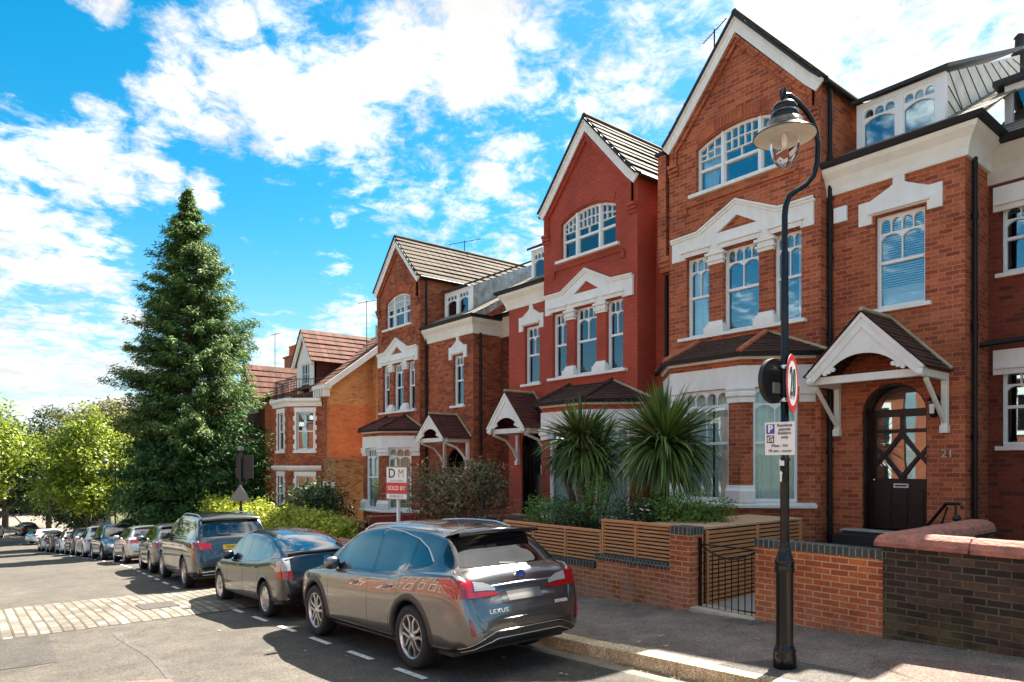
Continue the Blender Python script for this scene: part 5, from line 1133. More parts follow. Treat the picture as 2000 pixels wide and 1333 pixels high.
# next houses down the hill
def plain_house(label, x0, x1, zb, ze, gx, bm='brick_far', roof='tile_red', y=13.3, apx=None, pots=True, white=True):
    H = thing('brick_house', ((x0+x1)/2, y, zb), label, 'house', 'houses further down the hill'); T = front(y)
    wn = []; n = max(2, int((x1-x0)/2.2)); wdt = (x1-x0)/n
    for i in range(n):
        for (a, c) in ((zb+1.2, zb+3.0), (zb+4.2, zb+5.9)): wn.append((x0+wdt*(i+.5)-.5, x0+wdt*(i+.5)+.5, a, c))
    b = MB(); b.ext(T, rect(x0, x1, zb-.6, ze), [rect(*w_) for w_ in wn], -.25, 0); b.box(x1-.25, x1, y+.25, y+8, zb-.6, ze); b.box(x0, x0+.25, y+.25, y+8, zb-.6, ze); b.build('wall', bm, H)
    for w_ in wn: sash(H, T, *w_, style='plain', rec=.08)
    if white:
        b = MB()
        for w_ in wn: b.obox(T, w_[0]-.12, w_[1]+.12, w_[3], w_[3]+.2, 0, .05); b.obox(T, w_[0]-.12, w_[1]+.12, w_[2]-.12, w_[2], 0, .09)
        b.build('stucco_trim', 'white', H)
    rz = ze+3.0; tiles(H, 'roof', roof, (x0-.2, y-.3, ze), (x1+.2, y-.3, ze), (x1+.2, y+4, rz), (x0-.2, y+4, rz), 12, .04); tiles(H, 'roof', roof, (x1+.2, y+8.3, ze), (x0-.2, y+8.3, ze), (x0-.2, y+4, rz), (x1+.2, y+4, rz), 6, .04)
    for xx in (x1-.1,): b = MB(); b.ext(plane(xx, y, 90), [(0, ze), (8, ze), (4, rz-.1)], [], -.2, 0); b.build('gable', bm, H)
    hd = 1.5; ea, ap = ze+.1, (apx or ze+2.3); Td_ = front(y-.05)
    b = MB(); b.ext(Td_, [(gx-hd, ze-.5), (gx+hd, ze-.5), (gx+hd, ea), (gx, ap), (gx-hd, ea)], [rect(gx-.4, gx+.4, ze-.1, ze+.9)], -.2, 0); b.build('front_gable', 'white' if white else bm, H)
    sash(H, Td_, gx-.4, gx+.4, ze-.1, ze+.9, style='plain', rec=.05)
    for sg in (-1, 1):
        a, c = (y-.35, y+3.4) if sg > 0 else (y+3.4, y-.35); tiles(H, 'gable_roof', roof, (gx+sg*(hd+.15), a, ea-.1), (gx+sg*(hd+.15), c, ea-.1), (gx, c, ap+.08), (gx, a, ap+.08), 7, .05)
    if pots:
        b = MB(); b.box(x0+.9, x0+2.3, y+3, y+3.7, ze, rz+.35); b.box(x0+.82, x0+2.38, y+2.92, y+3.78, rz+.35, rz+.45); ch = b.build('chimney', 'terracotta' if white else bm, H)
        for i in range(3): b = MB(); b.lathe([(.14, 0), (.11, .6), (.15, .63), (.15, .7)], (x0+1.15+i*.45, y+3.35, rz+.45), 10); b.build('chimney_pot', 'terracotta', ch)
    return H
plain_house('brick house with red chimney pots, half hidden by the tall conifer', -44.6, -38.6, -4.7, 3.4, -41.2, apx=5.75, roof='tile_red')
plain_house('pale trimmed house showing between the conifer and the lime green tree', -58, -49, -5.9, 2.2, -53)
plain_house('farthest red brick house glimpsed under the trees', -70, -61, -6.9, 1.2, -65, pots=False)
def aerial(x, y, z0, z1, ang, ln, label):
    b = MB(); b.tube([(x, y, z0), (x, y, z1)], .02, 6); u = Vector((math.cos(ang), math.sin(ang), 0)); p = Vector((x, y, z1-.05)); b.tube([p-u*ln*.5, p+u*ln*.5], .014, 5); v = Vector((-u.y, u.x, 0))
    for i in range(9): q = p+u*ln*(i/8-.5); h = .16-.008*i; b.tube([q-v*h, q+v*h], .006, 4)
    return tag(b.build('tv_aerial', 'black_matt'), label, 'aerial')
p = atY(907, 480, 16.5); aerial(p.x, p.y, 5.0, p.z+.2, .4, 1.6, 'rooftop TV aerial standing over the tan tiled roof')
p = atY(716, 600, 15.5); aerial(p.x, p.y, 5.2, p.z+.3, .3, 1.2, 'slim TV aerial beside the chimney of the orange villa')
p = atY(537, 655, 15.0); aerial(p.x, p.y, 5.2, p.z+.1, .2, 1.0, 'TV aerial mast between the conifer and the villa')
p = atY(1395, 62, 15.5); aerial(p.x, p.y, 8.0, p.z+.05, -.4, 1.1, 'TV aerial left of the tallest gable peak')
# the terrace across the street, behind the viewer: seen in the windows and car doors
def opposite(x0, x1, label):
    H = thing('terrace_house', ((x0+x1)/2, -10, -2), label, 'house', 'brick terrace across the street'); y = -10.0; T = (Vector((0, y, 0)), Vector((-1, 0, 0)), Z, Vector((0, 1, 0))); zb = zroad((x0+x1)/2)
    wn = []; n = 3; wd = (x1-x0)/n
    for i in range(n):
        for (a, c) in ((zb+1, zb+2.9), (zb+4.1, zb+5.9)): wn.append((-(x0+wd*(i+.5))-.55, -(x0+wd*(i+.5))+.55, a, c))
    b = MB(); b.ext(T, rect(-x1, -x0, zb-.6, zb+7), [rect(*w_) for w_ in wn], -.25, 0); b.build('wall', 'brick_far', H)
    gx = -(x0+wd*.5*1.1); b = MB(); b.ext(T, [(gx-wd*.5, zb+7), (gx+wd*.5, zb+7), (gx, zb+9.4)], [], -.2, .1); b.build('gable', 'brick_far', H)
    b = MB()
    for w_ in wn: b.ext(T, rect(w_[0]-.12, w_[1]+.12, w_[2]-.15, w_[3]+.3), [rect(*w_)], 0, .06); b.obox(T, (w_[0]+w_[1])/2-.03, (w_[0]+w_[1])/2+.03, w_[2], w_[3], -.1, -.05)
    b.obox(T, -x1, -x0, zb+6.6, zb+7, 0, .25); b.build('stucco_trim', 'white', H)
    b = MB(); b.obox(T, -x1+.2, -x0-.2, zb, zb+6.5, -.2, -.18); b.build('panes', 'tint', H)
    tiles(H, 'roof', 'tile_brown', (x1, y+.3, zb+7), (x0, y+.3, zb+7), (x0, y-4.5, zb+10), (x1, y-4.5, zb+10), 10, .04)
for i, (x0, x1) in enumerate(((-38, -30.5), (-30, -22.5), (-22, -14.5), (-14, -6.5), (-6, 1.5), (2, 9))):
    opposite(x0, x1, ('farthest', 'second farthest', 'third farthest', 'third nearest', 'second nearest', 'nearest')[i]+' brick terrace house across the street, behind the viewer')

# ------------------------------------------------------------------ cars
def pchip(xs, ys, x):
    xs = np.array(xs, float); ys = np.array(ys, float); h = np.diff(xs); d = np.diff(ys)/h; m = np.zeros(len(xs))
    for i in range(1, len(xs)-1):
        if d[i-1]*d[i] > 0: w1 = 2*h[i]+h[i-1]; w2 = h[i]+2*h[i-1]; m[i] = (w1+w2)/(w1/d[i-1]+w2/d[i])
    m[0] = d[0]; m[-1] = d[-1]
    x = np.clip(x, xs[0], xs[-1]); i = np.clip(np.searchsorted(xs, x)-1, 0, len(h)-1); t = (x-xs[i])/h[i]
    return (2*t**3-3*t**2+1)*ys[i]+(t**3-2*t**2+t)*h[i]*m[i]+(-2*t**3+3*t**2)*ys[i+1]+(t**3-t**2)*h[i]*m[i+1]
def P2(l): return [a for a, b in l], [b for a, b in l]
def loft(sp):
    L = sp['L']; xs = np.unique(np.concatenate([np.linspace(0, .3, 16), np.linspace(.3, L-.35, 74), np.linspace(L-.35, L, 16)]))
    secs = []
    for x in xs:
        zt = float(pchip(*P2(sp['top']), x)); zs = float(pchip(*P2(sp['belt']), x)); w = float(pchip(*P2(sp['w']), x)); wr = float(pchip(*P2(sp['wr']), x)); zb = float(pchip(*P2(sp['bot']), x))
        zs = min(zs, zt-.035); ze = max(zs+.01, zt-sp.get('drop', .075)); wr = min(wr, w-.04)
        zm = zb+(zs-zb)*.48; ws = w*sp.get('sh', .965)
        pts = [(0, zb), (w*.86, zb), (w*.965, zb+.05), (w*.985, zb+.14), (w, zm), (w*.992, zm+(zs-zm)*.55), (ws+.004, zs-.035), (ws-.02, zs), (ws-.055+(wr-ws)*.06, zs+.012), (ws-.05+(wr+.03-ws)*.55, zs+(ze-zs)*.55), (wr+.025, ze-.03), (wr-.03, ze+.01), (wr*.72, zt-.022), (wr*.35, zt-.004), (0, zt)]
        for _ in range(2):
            q = [pts[0]]
            for a, b in zip(pts, pts[1:]): q += [(a[0]*.75+b[0]*.25, a[1]*.75+b[1]*.25), (a[0]*.25+b[0]*.75, a[1]*.25+b[1]*.75)]
            q.append(pts[-1]); pts = q
        secs.append((x, pts))
    m = len(secs[0][1]); vs = []; fs = []
    for x, pts in secs:
        full = pts+[(-a, b) for a, b in reversed(pts[1:-1])]
        vs += [(-x, a, b) for a, b in full]
    k = 2*m-2; n = len(secs)
    for i in range(n-1):
        for j in range(k): a = i*k+j; b = i*k+(j+1) % k; fs.append((a, b, b+k, a+k))
    fs.append(tuple(reversed(range(k)))); fs.append(tuple((n-1)*k+j for j in range(k)))
    return vs, fs
WHEELS = {}
def wheel_mesh(r, style):
    key = (round(r, 3), style)
    if key in WHEELS: return WHEELS[key]
    ty = MB(); wd = .115; rr = r*.70
    ty.lathe([(rr-.005, -wd*.9), (rr+.02, -wd), (r-.03, -wd), (r-.008, -wd*.8), (r, -wd*.5), (r, wd*.5), (r-.008, wd*.8), (r-.03, wd), (rr+.02, wd), (rr-.005, wd*.9)], (0, 0, 0), 48, 'y')
    rm = MB(); rm.lathe([(rr, wd*.9), (rr, -wd*.9), (rr-.014, -wd*.92), (rr-.02, -wd*.5), (rr-.025, wd*.8)], (0, 0, 0), 48, 'y')
    disc = MB(); disc.lathe([(0, -wd*.12), (rr*.75, -wd*.12), (rr*.8, -wd*.0), (rr-.02, wd*.5)], (0, 0, 0), 32, 'y')
    T = (Vector((0, 0, 0)), Vector((1, 0, 0)), Z, Vector((0, -1, 0)))
    ns = {'suv': 5, 'fast': 6, 'box': 5, 'hatch': 5}.get(style, 5); rh = r*.10
    for i in range(ns):
        a = 2*math.pi*i/ns+.3
        def pt(rad, off_): return (rad*math.cos(a)-off_*math.sin(a), rad*math.sin(a)+off_*math.cos(a))
        if style in ('suv', 'box', 'hatch'):
            for s in (-1, 1):
                rm.ext(T, [pt(rh*.6, s*.012), pt(rh*1.3, s*.05), pt(rr*.62, s*.052), pt(rr-.01, s*.115), pt(rr-.01, s*.075), pt(rr*.64, s*.022), pt(rh*1.4, s*.014)], [], wd*.52, wd*.80)
        else: rm.ext(T, [pt(rh*.5, -.045), pt(rr-.01, -.075), pt(rr-.01, .075), pt(rh*.5, .045)], [], wd*.5, wd*.8)
    rm.lathe([(0, -wd*.86), (rh*.6, -wd*.86), (rh*1.25, -wd*.80), (rh*1.3, -wd*.5)], (0, 0, 0), 20, 'y')
    out = []
    for nme, mb_, mm in (('tyre', ty, 'tyre'), ('rim', rm, 'alloy'), ('brake_disc', disc, 'alloy_dark')):
        o = mb_.build(nme, mm, None, local=True, bevel=0); out.append(o.data); bpy.data.objects.remove(o)
    WHEELS[key] = out; return out
def build_car(sp, paint, name, label, cat, group, loc, yaw=0.0, flip=False, detail=True):
    C = thing(name, (0, 0, 0), label, cat, group)
    vs, fs = loft(sp); L = sp['L']; r = sp['r']; ax = sp['axles']; wt = sp['track']
    bvh = BVHTree.FromPolygons([Vector(v) for v in vs], fs)
    bm = bmesh.new(); V = [bm.verts.new(v) for v in vs]; 
    for f in fs: bm.faces.new([V[i] for i in f]).smooth = True
    bmesh.ops.recalc_face_normals(bm, faces=bm.faces)
    me = bpy.data.meshes.new('body'); bm.to_mesh(me); bm.free(); me.materials.append(MATS[paint]); me.materials.append(MATS['plastic_black'])
    body = bpy.data.objects.new('body', me); COL.objects.link(body)
    cut = MB()
    for a in ax:
        for s in (-1, 1): y0, y1 = sorted((s*(wt-.20), s*(wt+.5))); cut.lathe([(0, y0), (r+.055, y0), (r+.055, y1), (0, y1)], (-a, 0, r+.01), 40, 'y', smooth=False)
    co = cut.build('cutter', ['plastic_black'], None, local=True, merge=True)
    md = body.modifiers.new('b', 'BOOLEAN'); md.object = co; md.operation = 'DIFFERENCE'; md.solver = 'EXACT'; md.material_mode = 'TRANSFER'
    dg = bpy.context.evaluated_depsgraph_get(); nm = bpy.data.meshes.new_from_object(body.evaluated_get(dg)); body.modifiers.clear(); body.data = nm; nm.name = 'body'; bpy.data.objects.remove(co)
    try: nm.set_sharp_from_angle(angle=R(38))
    except Exception: pass
    body.parent = C
    def shoot(a, b, ax_, offs):
        if ax_ in ('R', 'F'): o, d = (Vector((3, a, b)), Vector((-1, 0, 0))) if ax_ == 'R' else (Vector((-L-3, a, b)), Vector((1, 0, 0)))
        elif ax_ == 'T': o, d = Vector((-a, b, 4)), Vector((0, 0, -1))
        else: s = -1 if ax_ == 'N' else 1; o, d = Vector((-a, s*3, b)), Vector((0, -s, 0))
        h, n, i, dd = bvh.ray_cast(o, d)
        t_ = 0
        while h is None and t_ < 60:
            t_ += 1; o.z -= .01
            if ax_ in 'RF': o.y *= .985
            if ax_ == 'T': break
            h, n, i, dd = bvh.ray_cast(o, d)
        if h is None: h, n, i, dd = bvh.find_nearest(o+d*2.5)
        if n.dot(d) > 0: n = -n
        return h+n*offs
    def patchd(nme, cols, axs, mt, offs=.004, parent=None, nv=8, sub=4, label=None, smooth=True, thick=False):
        objs = []
        for ax_ in axs:
            b = MB(); gr = []
            for c0, c1 in zip(cols, cols[1:]):
                for k in range(sub+(1 if c1 is cols[-1] else 0)):
                    t = k/sub; a = c0[0]+(c1[0]-c0[0])*t; l = c0[1]+(c1[1]-c0[1])*t; u = c0[2]+(c1[2]-c0[2])*t; gr.append([shoot(a, l+(u-l)*j/nv, ax_, offs) for j in range(nv+1)])
            vv = [p for g_ in gr for p in g_]; q = nv+1
            ff = [(i*q+j, (i+1)*q+j, (i+1)*q+j+1, i*q+j+1) for i in range(len(gr)-1) for j in range(nv)]
            b.add(vv, ff, 0, smooth); objs.append(b.build(nme, mt, parent or C, local=True, label=label, recalc=False))
        return objs
    def line(nme, pts, axs, mt, w=.008, offs=.002, parent=None, n=14, rad=None):
        out = []
        for ax_ in axs:
            b = MB(); pp = []
            for p, q in zip(pts, pts[1:]):
                for k in range(n): t = k/n; pp.append(shoot(p[0]+(q[0]-p[0])*t, p[1]+(q[1]-p[1])*t, ax_, offs))
            pp.append(shoot(*pts[-1], ax_, offs)); b.tube(pp, rad or w/2, 6); out.append(b.build(nme, mt, parent or C, local=True))
        return out
    sw = sp['side_windows']
    allc = [c for w_ in sw for c in w_]; patchd('window_surround', [(a, l-.018, u+.018) for a, l, u in allc], 'NP', 'gloss_black', .0015)
    for cols in sw: patchd('side_window', cols, 'NP', 'tint', .003)
    if sp.get('dlo_chrome'): line('window_trim', sp['dlo_chrome'], 'NP', 'chrome', .02, .004, rad=.009)
    rw = sp['rear_window']; rws = patchd('rear_window', rw, 'R', 'tint', .004, nv=10, sub=5)
    fw = sp['windscreen']; patchd('windscreen', fw, 'T', 'tint', .004, nv=10, sub=5)
    for cols, axs in sp['tail']: patchd('tail_light', cols, axs, 'lamp_red', .007, nv=6)
    for cols, axs in sp.get('tail_clear', []): patchd('clear_lens', cols, axs, 'lamp_clear', .009, nv=5)
    for cols, axs in sp['head']: patchd('headlight', cols, axs, 'lamp_clear', .006, nv=5)
    patchd('grille', sp['grille'], 'F', 'gloss_black', .006, nv=5)
    for pts in sp['seams']: line('door_seam', pts, 'NP', 'gloss_black', .007, -.001)
    for s in (-1, 1):
        for (hx, hz) in sp['handles']:
            p = shoot(hx, hz, 'N' if s < 0 else 'P', .02); b = MB(); b.tube([p+Vector((.09, -s*.018, 0)), p+Vector((.07, 0, 0)), p+Vector((-.07, 0, 0)), p+Vector((-.09, -s*.018, 0))], .013, 8); b.build('door_handle', sp.get('handle', paint), C, local=True)
        mx, mz = sp['mirror']; p = shoot(mx, mz, 'N' if s < 0 else 'P', 0); b = MB(); c = p+Vector((0, s*.13, .02))
        b.lathe([(0, -.12), (.05, -.11), (.085, -.06), (.095, 0), (.085, .06), (.05, .11), (0, .12)], c, 16, 'y', tilt=Matrix.Scale(.6, 3, Vector((1, 0, 0)))); mr_ = b.build('wing_mirror', paint, C, local=True)
        b = MB(); b.tube([p+Vector((0, -s*.02, -.01)), c], .02, 6); b.build('mirror_arm', 'plastic_black', mr_, local=True)
    # sills, lower bumpers and arches in black or bare plastic
    for cols, axs, mt in sp.get('lower', []): patchd('lower_trim', cols, axs, mt, .005, nv=5, sub=6)
    for a in ax:
        for s, axc in ((-1, 'N'), (1, 'P')):
            b = MB(); gr = []; r0, r1 = r+.05, r+.05+sp.get('archw', .035); z0 = r+.01
            for i in range(29):
                an = R(-16+212*i/28); row = []
                for rad in (r0, (r0+r1)/2, r1): row.append(shoot(a+rad*math.cos(an), z0+rad*math.sin(an), axc, .012 if rad < r1 else .001))
                inn = Vector(row[0]); inn.y -= s*.05; gr.append([inn]+row)
            b.add([p for g_ in gr for p in g_], [(i*4+j, (i+1)*4+j, (i+1)*4+j+1, i*4+j+1) for i in range(28) for j in range(3)], 0, True); b.build('wheel_arch', sp.get('archm', paint), C, local=True)
            ms = wheel_mesh(r, sp['wstyle']); wo = bpy.data.objects.new('wheel', None); COL.objects.link(wo); wo.parent = C; wo.location = (-a, s*wt*.985-s*.09, r)
            if s > 0: wo.rotation_euler = (0, 0, math.pi)
            for nme, d_ in zip(('tyre', 'rim', 'brake_disc'), ms): o = bpy.data.objects.new(nme, d_); COL.objects.link(o); o.parent = wo
    b = MB(); b.box(-L+.5, -.35, -wt+.1, wt-.1, .24, .42); b.build('underbody', 'plastic_black', C, local=True)
    b = MB()
    for a in ax: b.box(-a-.2, -a+.2, -wt+.16, wt-.16, .2, .5)
    b.build('axle', 'plastic_black', C, local=True)
    if sp.get('rails'):
        for s in (-1, 1):
            pts = []
            for x_ in np.linspace(*sp['rails'][:2], 14):
                y_ = s*(float(pchip(*P2(sp['wr']), x_))-.07); p = shoot(float(x_), y_, 'T', .0); t_ = (x_-sp['rails'][0])/(sp['rails'][1]-sp['rails'][0]); p.z += .045*min(1, 6*min(t_, 1-t_)); pts.append(p)
            b = MB(); b.tube(pts, .014, 8); b.build('roof_rail', 'chrome', C, local=True)
    if sp.get('spoiler'):
        x0_, x1_, zz_, hw_ = sp['spoiler']; b = MB(); n = 12; vv = []
        for i in range(n+1):
            y_ = -hw_+2*hw_*i/n; e = 1-.12*(y_/hw_)**2; ex = .05*(y_/hw_)**2
            top = shoot(x1_, y_, 'T', .004)
            vv += [Vector((-x0_-ex, y_, zz_*1.0-.02*(y_/hw_)**2)), top, Vector((-x0_-ex, y_, zz_-.05-.02*(y_/hw_)**2)), Vector((-x1_+.02, y_, zz_-.07))]
        ff = []
        for i in range(n): a = i*4; ff += [(a, a+4, a+5, a+1), (a+2, a+6, a+4, a), (a+3, a+7, a+6, a+2)]
        b.add(vv, ff, 0, True); b.build('spoiler', sp.get('spoilerm', 'gloss_black'), C, local=True)
    pl = sp.get('plate')
    if pl:
        y0, z0, mt, tx = pl; b = MB(); n = 6; 
        P_ = shoot(y0, z0, 'R', .012); Tn = (P_, Vector((0, 1, 0)), Vector((-.08, 0, 1)).normalized(), Vector((1, 0, .08)).normalized())
        b.ext(Tn, rect(-.26, .26, -.055, .055), [], -.01, .004); po = b.build('number_plate', mt, C, local=True)
        if tx: t_ = text(tx, .085, Tn, 'sign_ink', 'plate_lettering', None, d=.007, sx=.95); t_.parent = po
    for fn in sp.get('extra', []): fn(C, shoot, patchd, line, bvh)
    C.location = loc; slope = math.atan2(zroad(loc[0])-zroad(loc[0]-3), 3)
    rz = yaw+(math.pi if flip else 0)
    M = Matrix.Rotation(-slope, 3, 'Y') @ Matrix.Rotation(rz, 3, 'Z'); C.rotation_euler = M.to_euler()
    return C
def rear_text(s_, y, z, size, mt='sign_white', **k):
    def f(C, shoot, patchd, line, bvh):
        P_ = shoot(y, z, 'R', .006); T = (P_, Vector((0, 1, 0)), Vector((-.1, 0, 1)).normalized(), Vector((1, 0, .1)).normalized()); t = text(s_, size, T, mt, 'badge_lettering', None, depth=.006, **k); t.parent = C
    return f
def emblem(z, r=.055, letter='L'):
    def f(C, shoot, patchd, line, bvh):
        P_ = shoot(0, z, 'R', .006); T = (P_, Vector((0, 1, 0)), Vector((-.25, 0, 1)).normalized(), Vector((1, 0, .25)).normalized())
        b = MB(); ell = lambda k: [(a*1.3*k, c*k) for a, c in circ(r, 28)]; b.ext(T, ell(1), [ell(.82)], 0, .012)
        if letter: b.ext(T, [(-.022, .035), (-.006, .035), (-.018, -.02), (.04, -.02), (.034, -.035), (-.04, -.035)], [], 0, .012)
        b.build('emblem', 'chrome', C, local=True)
        b = MB(); b.ext(T, ell(.82), [], -.002, .003); b.build('emblem_field', 'sign_blue', C, local=True)
    return f
def chromebars(C, shoot, patchd, line, bvh):
    line('chrome_bar', [(-.44, 1.0), (0, 1.01), (.44, 1.0)], 'R', 'chrome', rad=.008, offs=.004)
    patchd('lower_bumper', [(-.88, .30, .35), (-.62, .28, .46), (-.45, .28, .50), (.45, .28, .50), (.62, .28, .46), (.88, .30, .35)], 'R', 'plastic_black', .006, sub=6)
    line('bumper_trim', [(-.86, .36), (-.62, .47), (-.48, .52), (.48, .52), (.62, .47), (.86, .36)], 'R', 'chrome', rad=.004, offs=.006)
    line('bumper_trim', [(-.80, .32), (-.58, .41), (-.46, .44), (.46, .44), (.58, .41), (.80, .32)], 'R', 'alloy', rad=.006, offs=.008)
    for s in (-1, 1):
        patchd('reflector', [(s*.74, .50, .54), (s*.78, .50, .68), (s*.80, .60, .69)], 'R', 'lamp_red', .010, sub=3)
    patchd('tailgate_recess', [(-.34, .81, .955), (.34, .81, .955)], 'R', 'paint_bronze', .003, sub=8); patchd('blank_plate', [(-.25, .825, .925), (.25, .825, .925)], 'R', 'plate_blank', .006, sub=8)
    line('tailgate_seam', [(-.70, .72), (-.66, .64), (.66, .64), (.70, .72)], 'R', 'gloss_black', rad=.004, offs=-.001)
    b = MB(); p = shoot(0, 1.2, 'R', .02); b.tube([p+Vector((0, -.22, .02)), p+Vector((0, .0, 0)), p+Vector((0, .05, -.02))], .009, 6); b.build('rear_wiper', 'plastic_black', C, local=True)
    patchd('rear_pillar', [(.38, 1.20, 1.26), (.48, 1.22, 1.36), (.58, 1.26, 1.45), (.66, 1.36, 1.48)], 'NP', 'gloss_black', .003)
SUV = dict(L=4.89, r=.375, axles=(1.10, 3.89), track=.925, wstyle='suv', archw=.075, archm='arch_trim', drop=.085, sh=.955,
    top=[(0, .60), (.02, .78), (.05, .85), (.09, .90), (.115, 1.0), (.14, 1.08), (.19, 1.15), (.26, 1.20), (.42, 1.36), (.60, 1.53), (.70, 1.60), (.9, 1.645), (1.3, 1.68), (2.0, 1.70), (2.6, 1.685), (3.0, 1.62), (3.4, 1.43), (3.8, 1.18), (3.95, 1.13), (4.4, 1.05), (4.7, .95), (4.83, .82), (4.89, .62)],
    belt=[(0, .5), (.1, .92), (.16, 1.08), (.3, 1.15), (.8, 1.14), (1.3, 1.11), (1.6, 1.06), (3.4, 1.02), (4.2, .96), (4.7, .82), (4.89, .55)],
    w=[(0, .68), (.02, .755), (.05, .815), (.10, .862), (.2, .905), (.4, .937), (1.0, .95), (2.2, .945), (3.6, .945), (4.3, .91), (4.65, .82), (4.8, .70), (4.89, .55)],
    wr=[(0, .60), (.15, .72), (.26, .76), (.6, .63), (1.0, .60), (2.5, .62), (3.1, .63), (3.8, .76), (4.3, .70), (4.89, .4)],
    bot=[(0, .42), (.1, .34), (.5, .27), (1, .26), (4, .26), (4.6, .27), (4.89, .38)],
    side_windows=[[(.80, 1.245, 1.25), (1.0, 1.20, 1.38), (1.24, 1.155, 1.475)], [(1.29, 1.15, 1.49), (1.45, 1.10, 1.525), (1.7, 1.085, 1.56), (2.13, 1.075, 1.59)], [(2.21, 1.075, 1.595), (2.6, 1.07, 1.575), (2.95, 1.065, 1.49), (3.25, 1.06, 1.34), (3.52, 1.055, 1.14)]],
    dlo_chrome=[(3.55, 1.10), (3.25, 1.36), (2.95, 1.515), (2.6, 1.60), (2.17, 1.62), (1.7, 1.585), (1.29, 1.515), (1.0, 1.405), (.78, 1.26)],
    rear_window=[(-.70, 1.215, 1.22), (-.66, 1.21, 1.36), (-.56, 1.205, 1.54), (0, 1.20, 1.56), (.56, 1.205, 1.54), (.66, 1.21, 1.36), (.70, 1.215, 1.22)],
    windscreen=[(3.05, -.56, .56), (3.4, -.62, .62), (3.78, -.68, .68)],
    tail=[([(.16, .90, 1.08), (.30, .96, 1.13), (.42, 1.04, 1.12), (.50, 1.09, 1.10)], 'NP'), ([(-.90, .90, 1.10), (-.70, .90, 1.09), (-.55, .90, .955), (-.42, .90, .94), (-.34, .92, .93)], 'R'), ([(.34, .92, .93), (.42, .90, .94), (.55, .90, .955), (.70, .90, 1.09), (.90, .90, 1.10)], 'R')],
    tail_clear=[([(-.68, .97, 1.07), (-.55, .965, 1.05), (-.40, .95, .99)], 'R'), ([(.40, .95, .99), (.55, .965, 1.05), (.68, .97, 1.07)], 'R')],
    head=[([(4.2, .82, .92), (4.5, .76, .88), (4.75, .7, .80)], 'NP'), ([(-.85, .72, .85), (-.5, .70, .80)], 'F'), ([(.5, .70, .80), (.85, .72, .85)], 'F')], grille=[(-.4, .3, .8), (0, .28, .85), (.4, .3, .8)],
    seams=[[(1.32, 1.12), (1.40, .80), (1.62, .55), (1.66, .30)], [(2.17, 1.07), (2.20, .30)], [(3.42, 1.03), (3.36, .30)], [(1.66, .34), (3.36, .34)]],
    handles=[(1.62, .93), (2.55, .915)], mirror=(3.25, 1.10), rails=(.95, 2.9), spoiler=(.44, .80, 1.615, .60),
    lower=[([(1.62, .22, .31), (3.4, .22, .31)], 'NP', 'arch_trim')],
    extra=[chromebars, emblem(1.085), rear_text('LEXUS', -.42, .735, .065, sx=1.3, spacing=1.15), rear_text('RX450h', .52, .735, .055, sx=1.1)])
FAST = dict(L=4.46, r=.315, axles=(.82, 3.52), track=.845, wstyle='fast', drop=.075,
    top=[(0, .62), (.02, .72), (.05, .86), (.08, .98), (.10, 1.06), (.14, 1.12), (.30, 1.17), (.7, 1.29), (1.2, 1.41), (1.8, 1.48), (2.3, 1.49), (2.6, 1.45), (3.0, 1.26), (3.5, 1.01), (3.75, .93), (4.1, .83), (4.35, .70), (4.46, .52)],
    belt=[(0, .5), (.08, .92), (.15, 1.04), (.5, 1.02), (1.2, .95), (2.5, .90), (3.3, .88), (4.0, .75), (4.46, .42)],
    w=[(0, .68), (.04, .77), (.12, .82), (.3, .85), (1, .865), (3.4, .86), (3.9, .82), (4.25, .70), (4.46, .5)],
    wr=[(0, .62), (.15, .70), (.8, .62), (1.5, .58), (2.4, .58), (2.9, .64), (3.5, .72), (4.0, .62), (4.46, .35)],
    bot=[(0, .34), (.1, .26), (.5, .20), (4, .20), (4.3, .22), (4.46, .3)],
    side_windows=[[(.72, 1.10, 1.11), (.95, 1.03, 1.22), (1.1, 1.01, 1.27)], [(1.15, 1.0, 1.285), (1.5, .96, 1.355), (1.95, .94, 1.39)], [(2.02, .94, 1.39), (2.4, .925, 1.37), (2.75, .92, 1.24), (3.1, .915, 1.04)]],
    dlo_chrome=None, rear_window=[(-.66, 1.14, 1.15), (-.60, 1.14, 1.30), (-.50, 1.145, 1.40), (0, 1.15, 1.43), (.50, 1.145, 1.40), (.60, 1.14, 1.30), (.66, 1.14, 1.15)],
    windscreen=[(2.62, -.5, .5), (3.0, -.57, .57), (3.5, -.64, .64)],
    tail=[([(.10, .70, .83), (.26, .71, .83)], 'NP'), ([(-.84, .70, .84), (-.64, .70, .84)], 'R'), ([(.64, .70, .84), (.84, .70, .84)], 'R')],
    tail_clear=[([(.12, .83, 1.06), (.26, .83, 1.0)], 'NP'), ([(-.84, .84, 1.04), (-.66, .84, 1.04)], 'R'), ([(.66, .84, 1.04), (.84, .84, 1.04)], 'R')],
    head=[([(3.8, .68, .78), (4.1, .62, .72), (4.3, .56, .64)], 'NP'), ([(-.75, .55, .7), (-.5, .54, .66)], 'F'), ([(.5, .54, .66), (.75, .55, .7)], 'F')], grille=[(-.4, .3, .42), (.4, .3, .42)],
    seams=[[(1.08, .96), (1.12, .7), (1.3, .5), (1.34, .26)], [(1.98, .92), (2.0, .26)], [(3.0, .87), (2.96, .26)]], handles=[(1.30, .84), (2.2, .82)], mirror=(2.85, .97),
    spoiler=(.10, .22, 1.155, .66), spoilerm='gloss_black', plate=(0, .80, 'plate_yellow', 'LB07 KXN'), extra=[rear_text('HYBRID', .45, .93, .045), emblem(1.0, .045, None)])
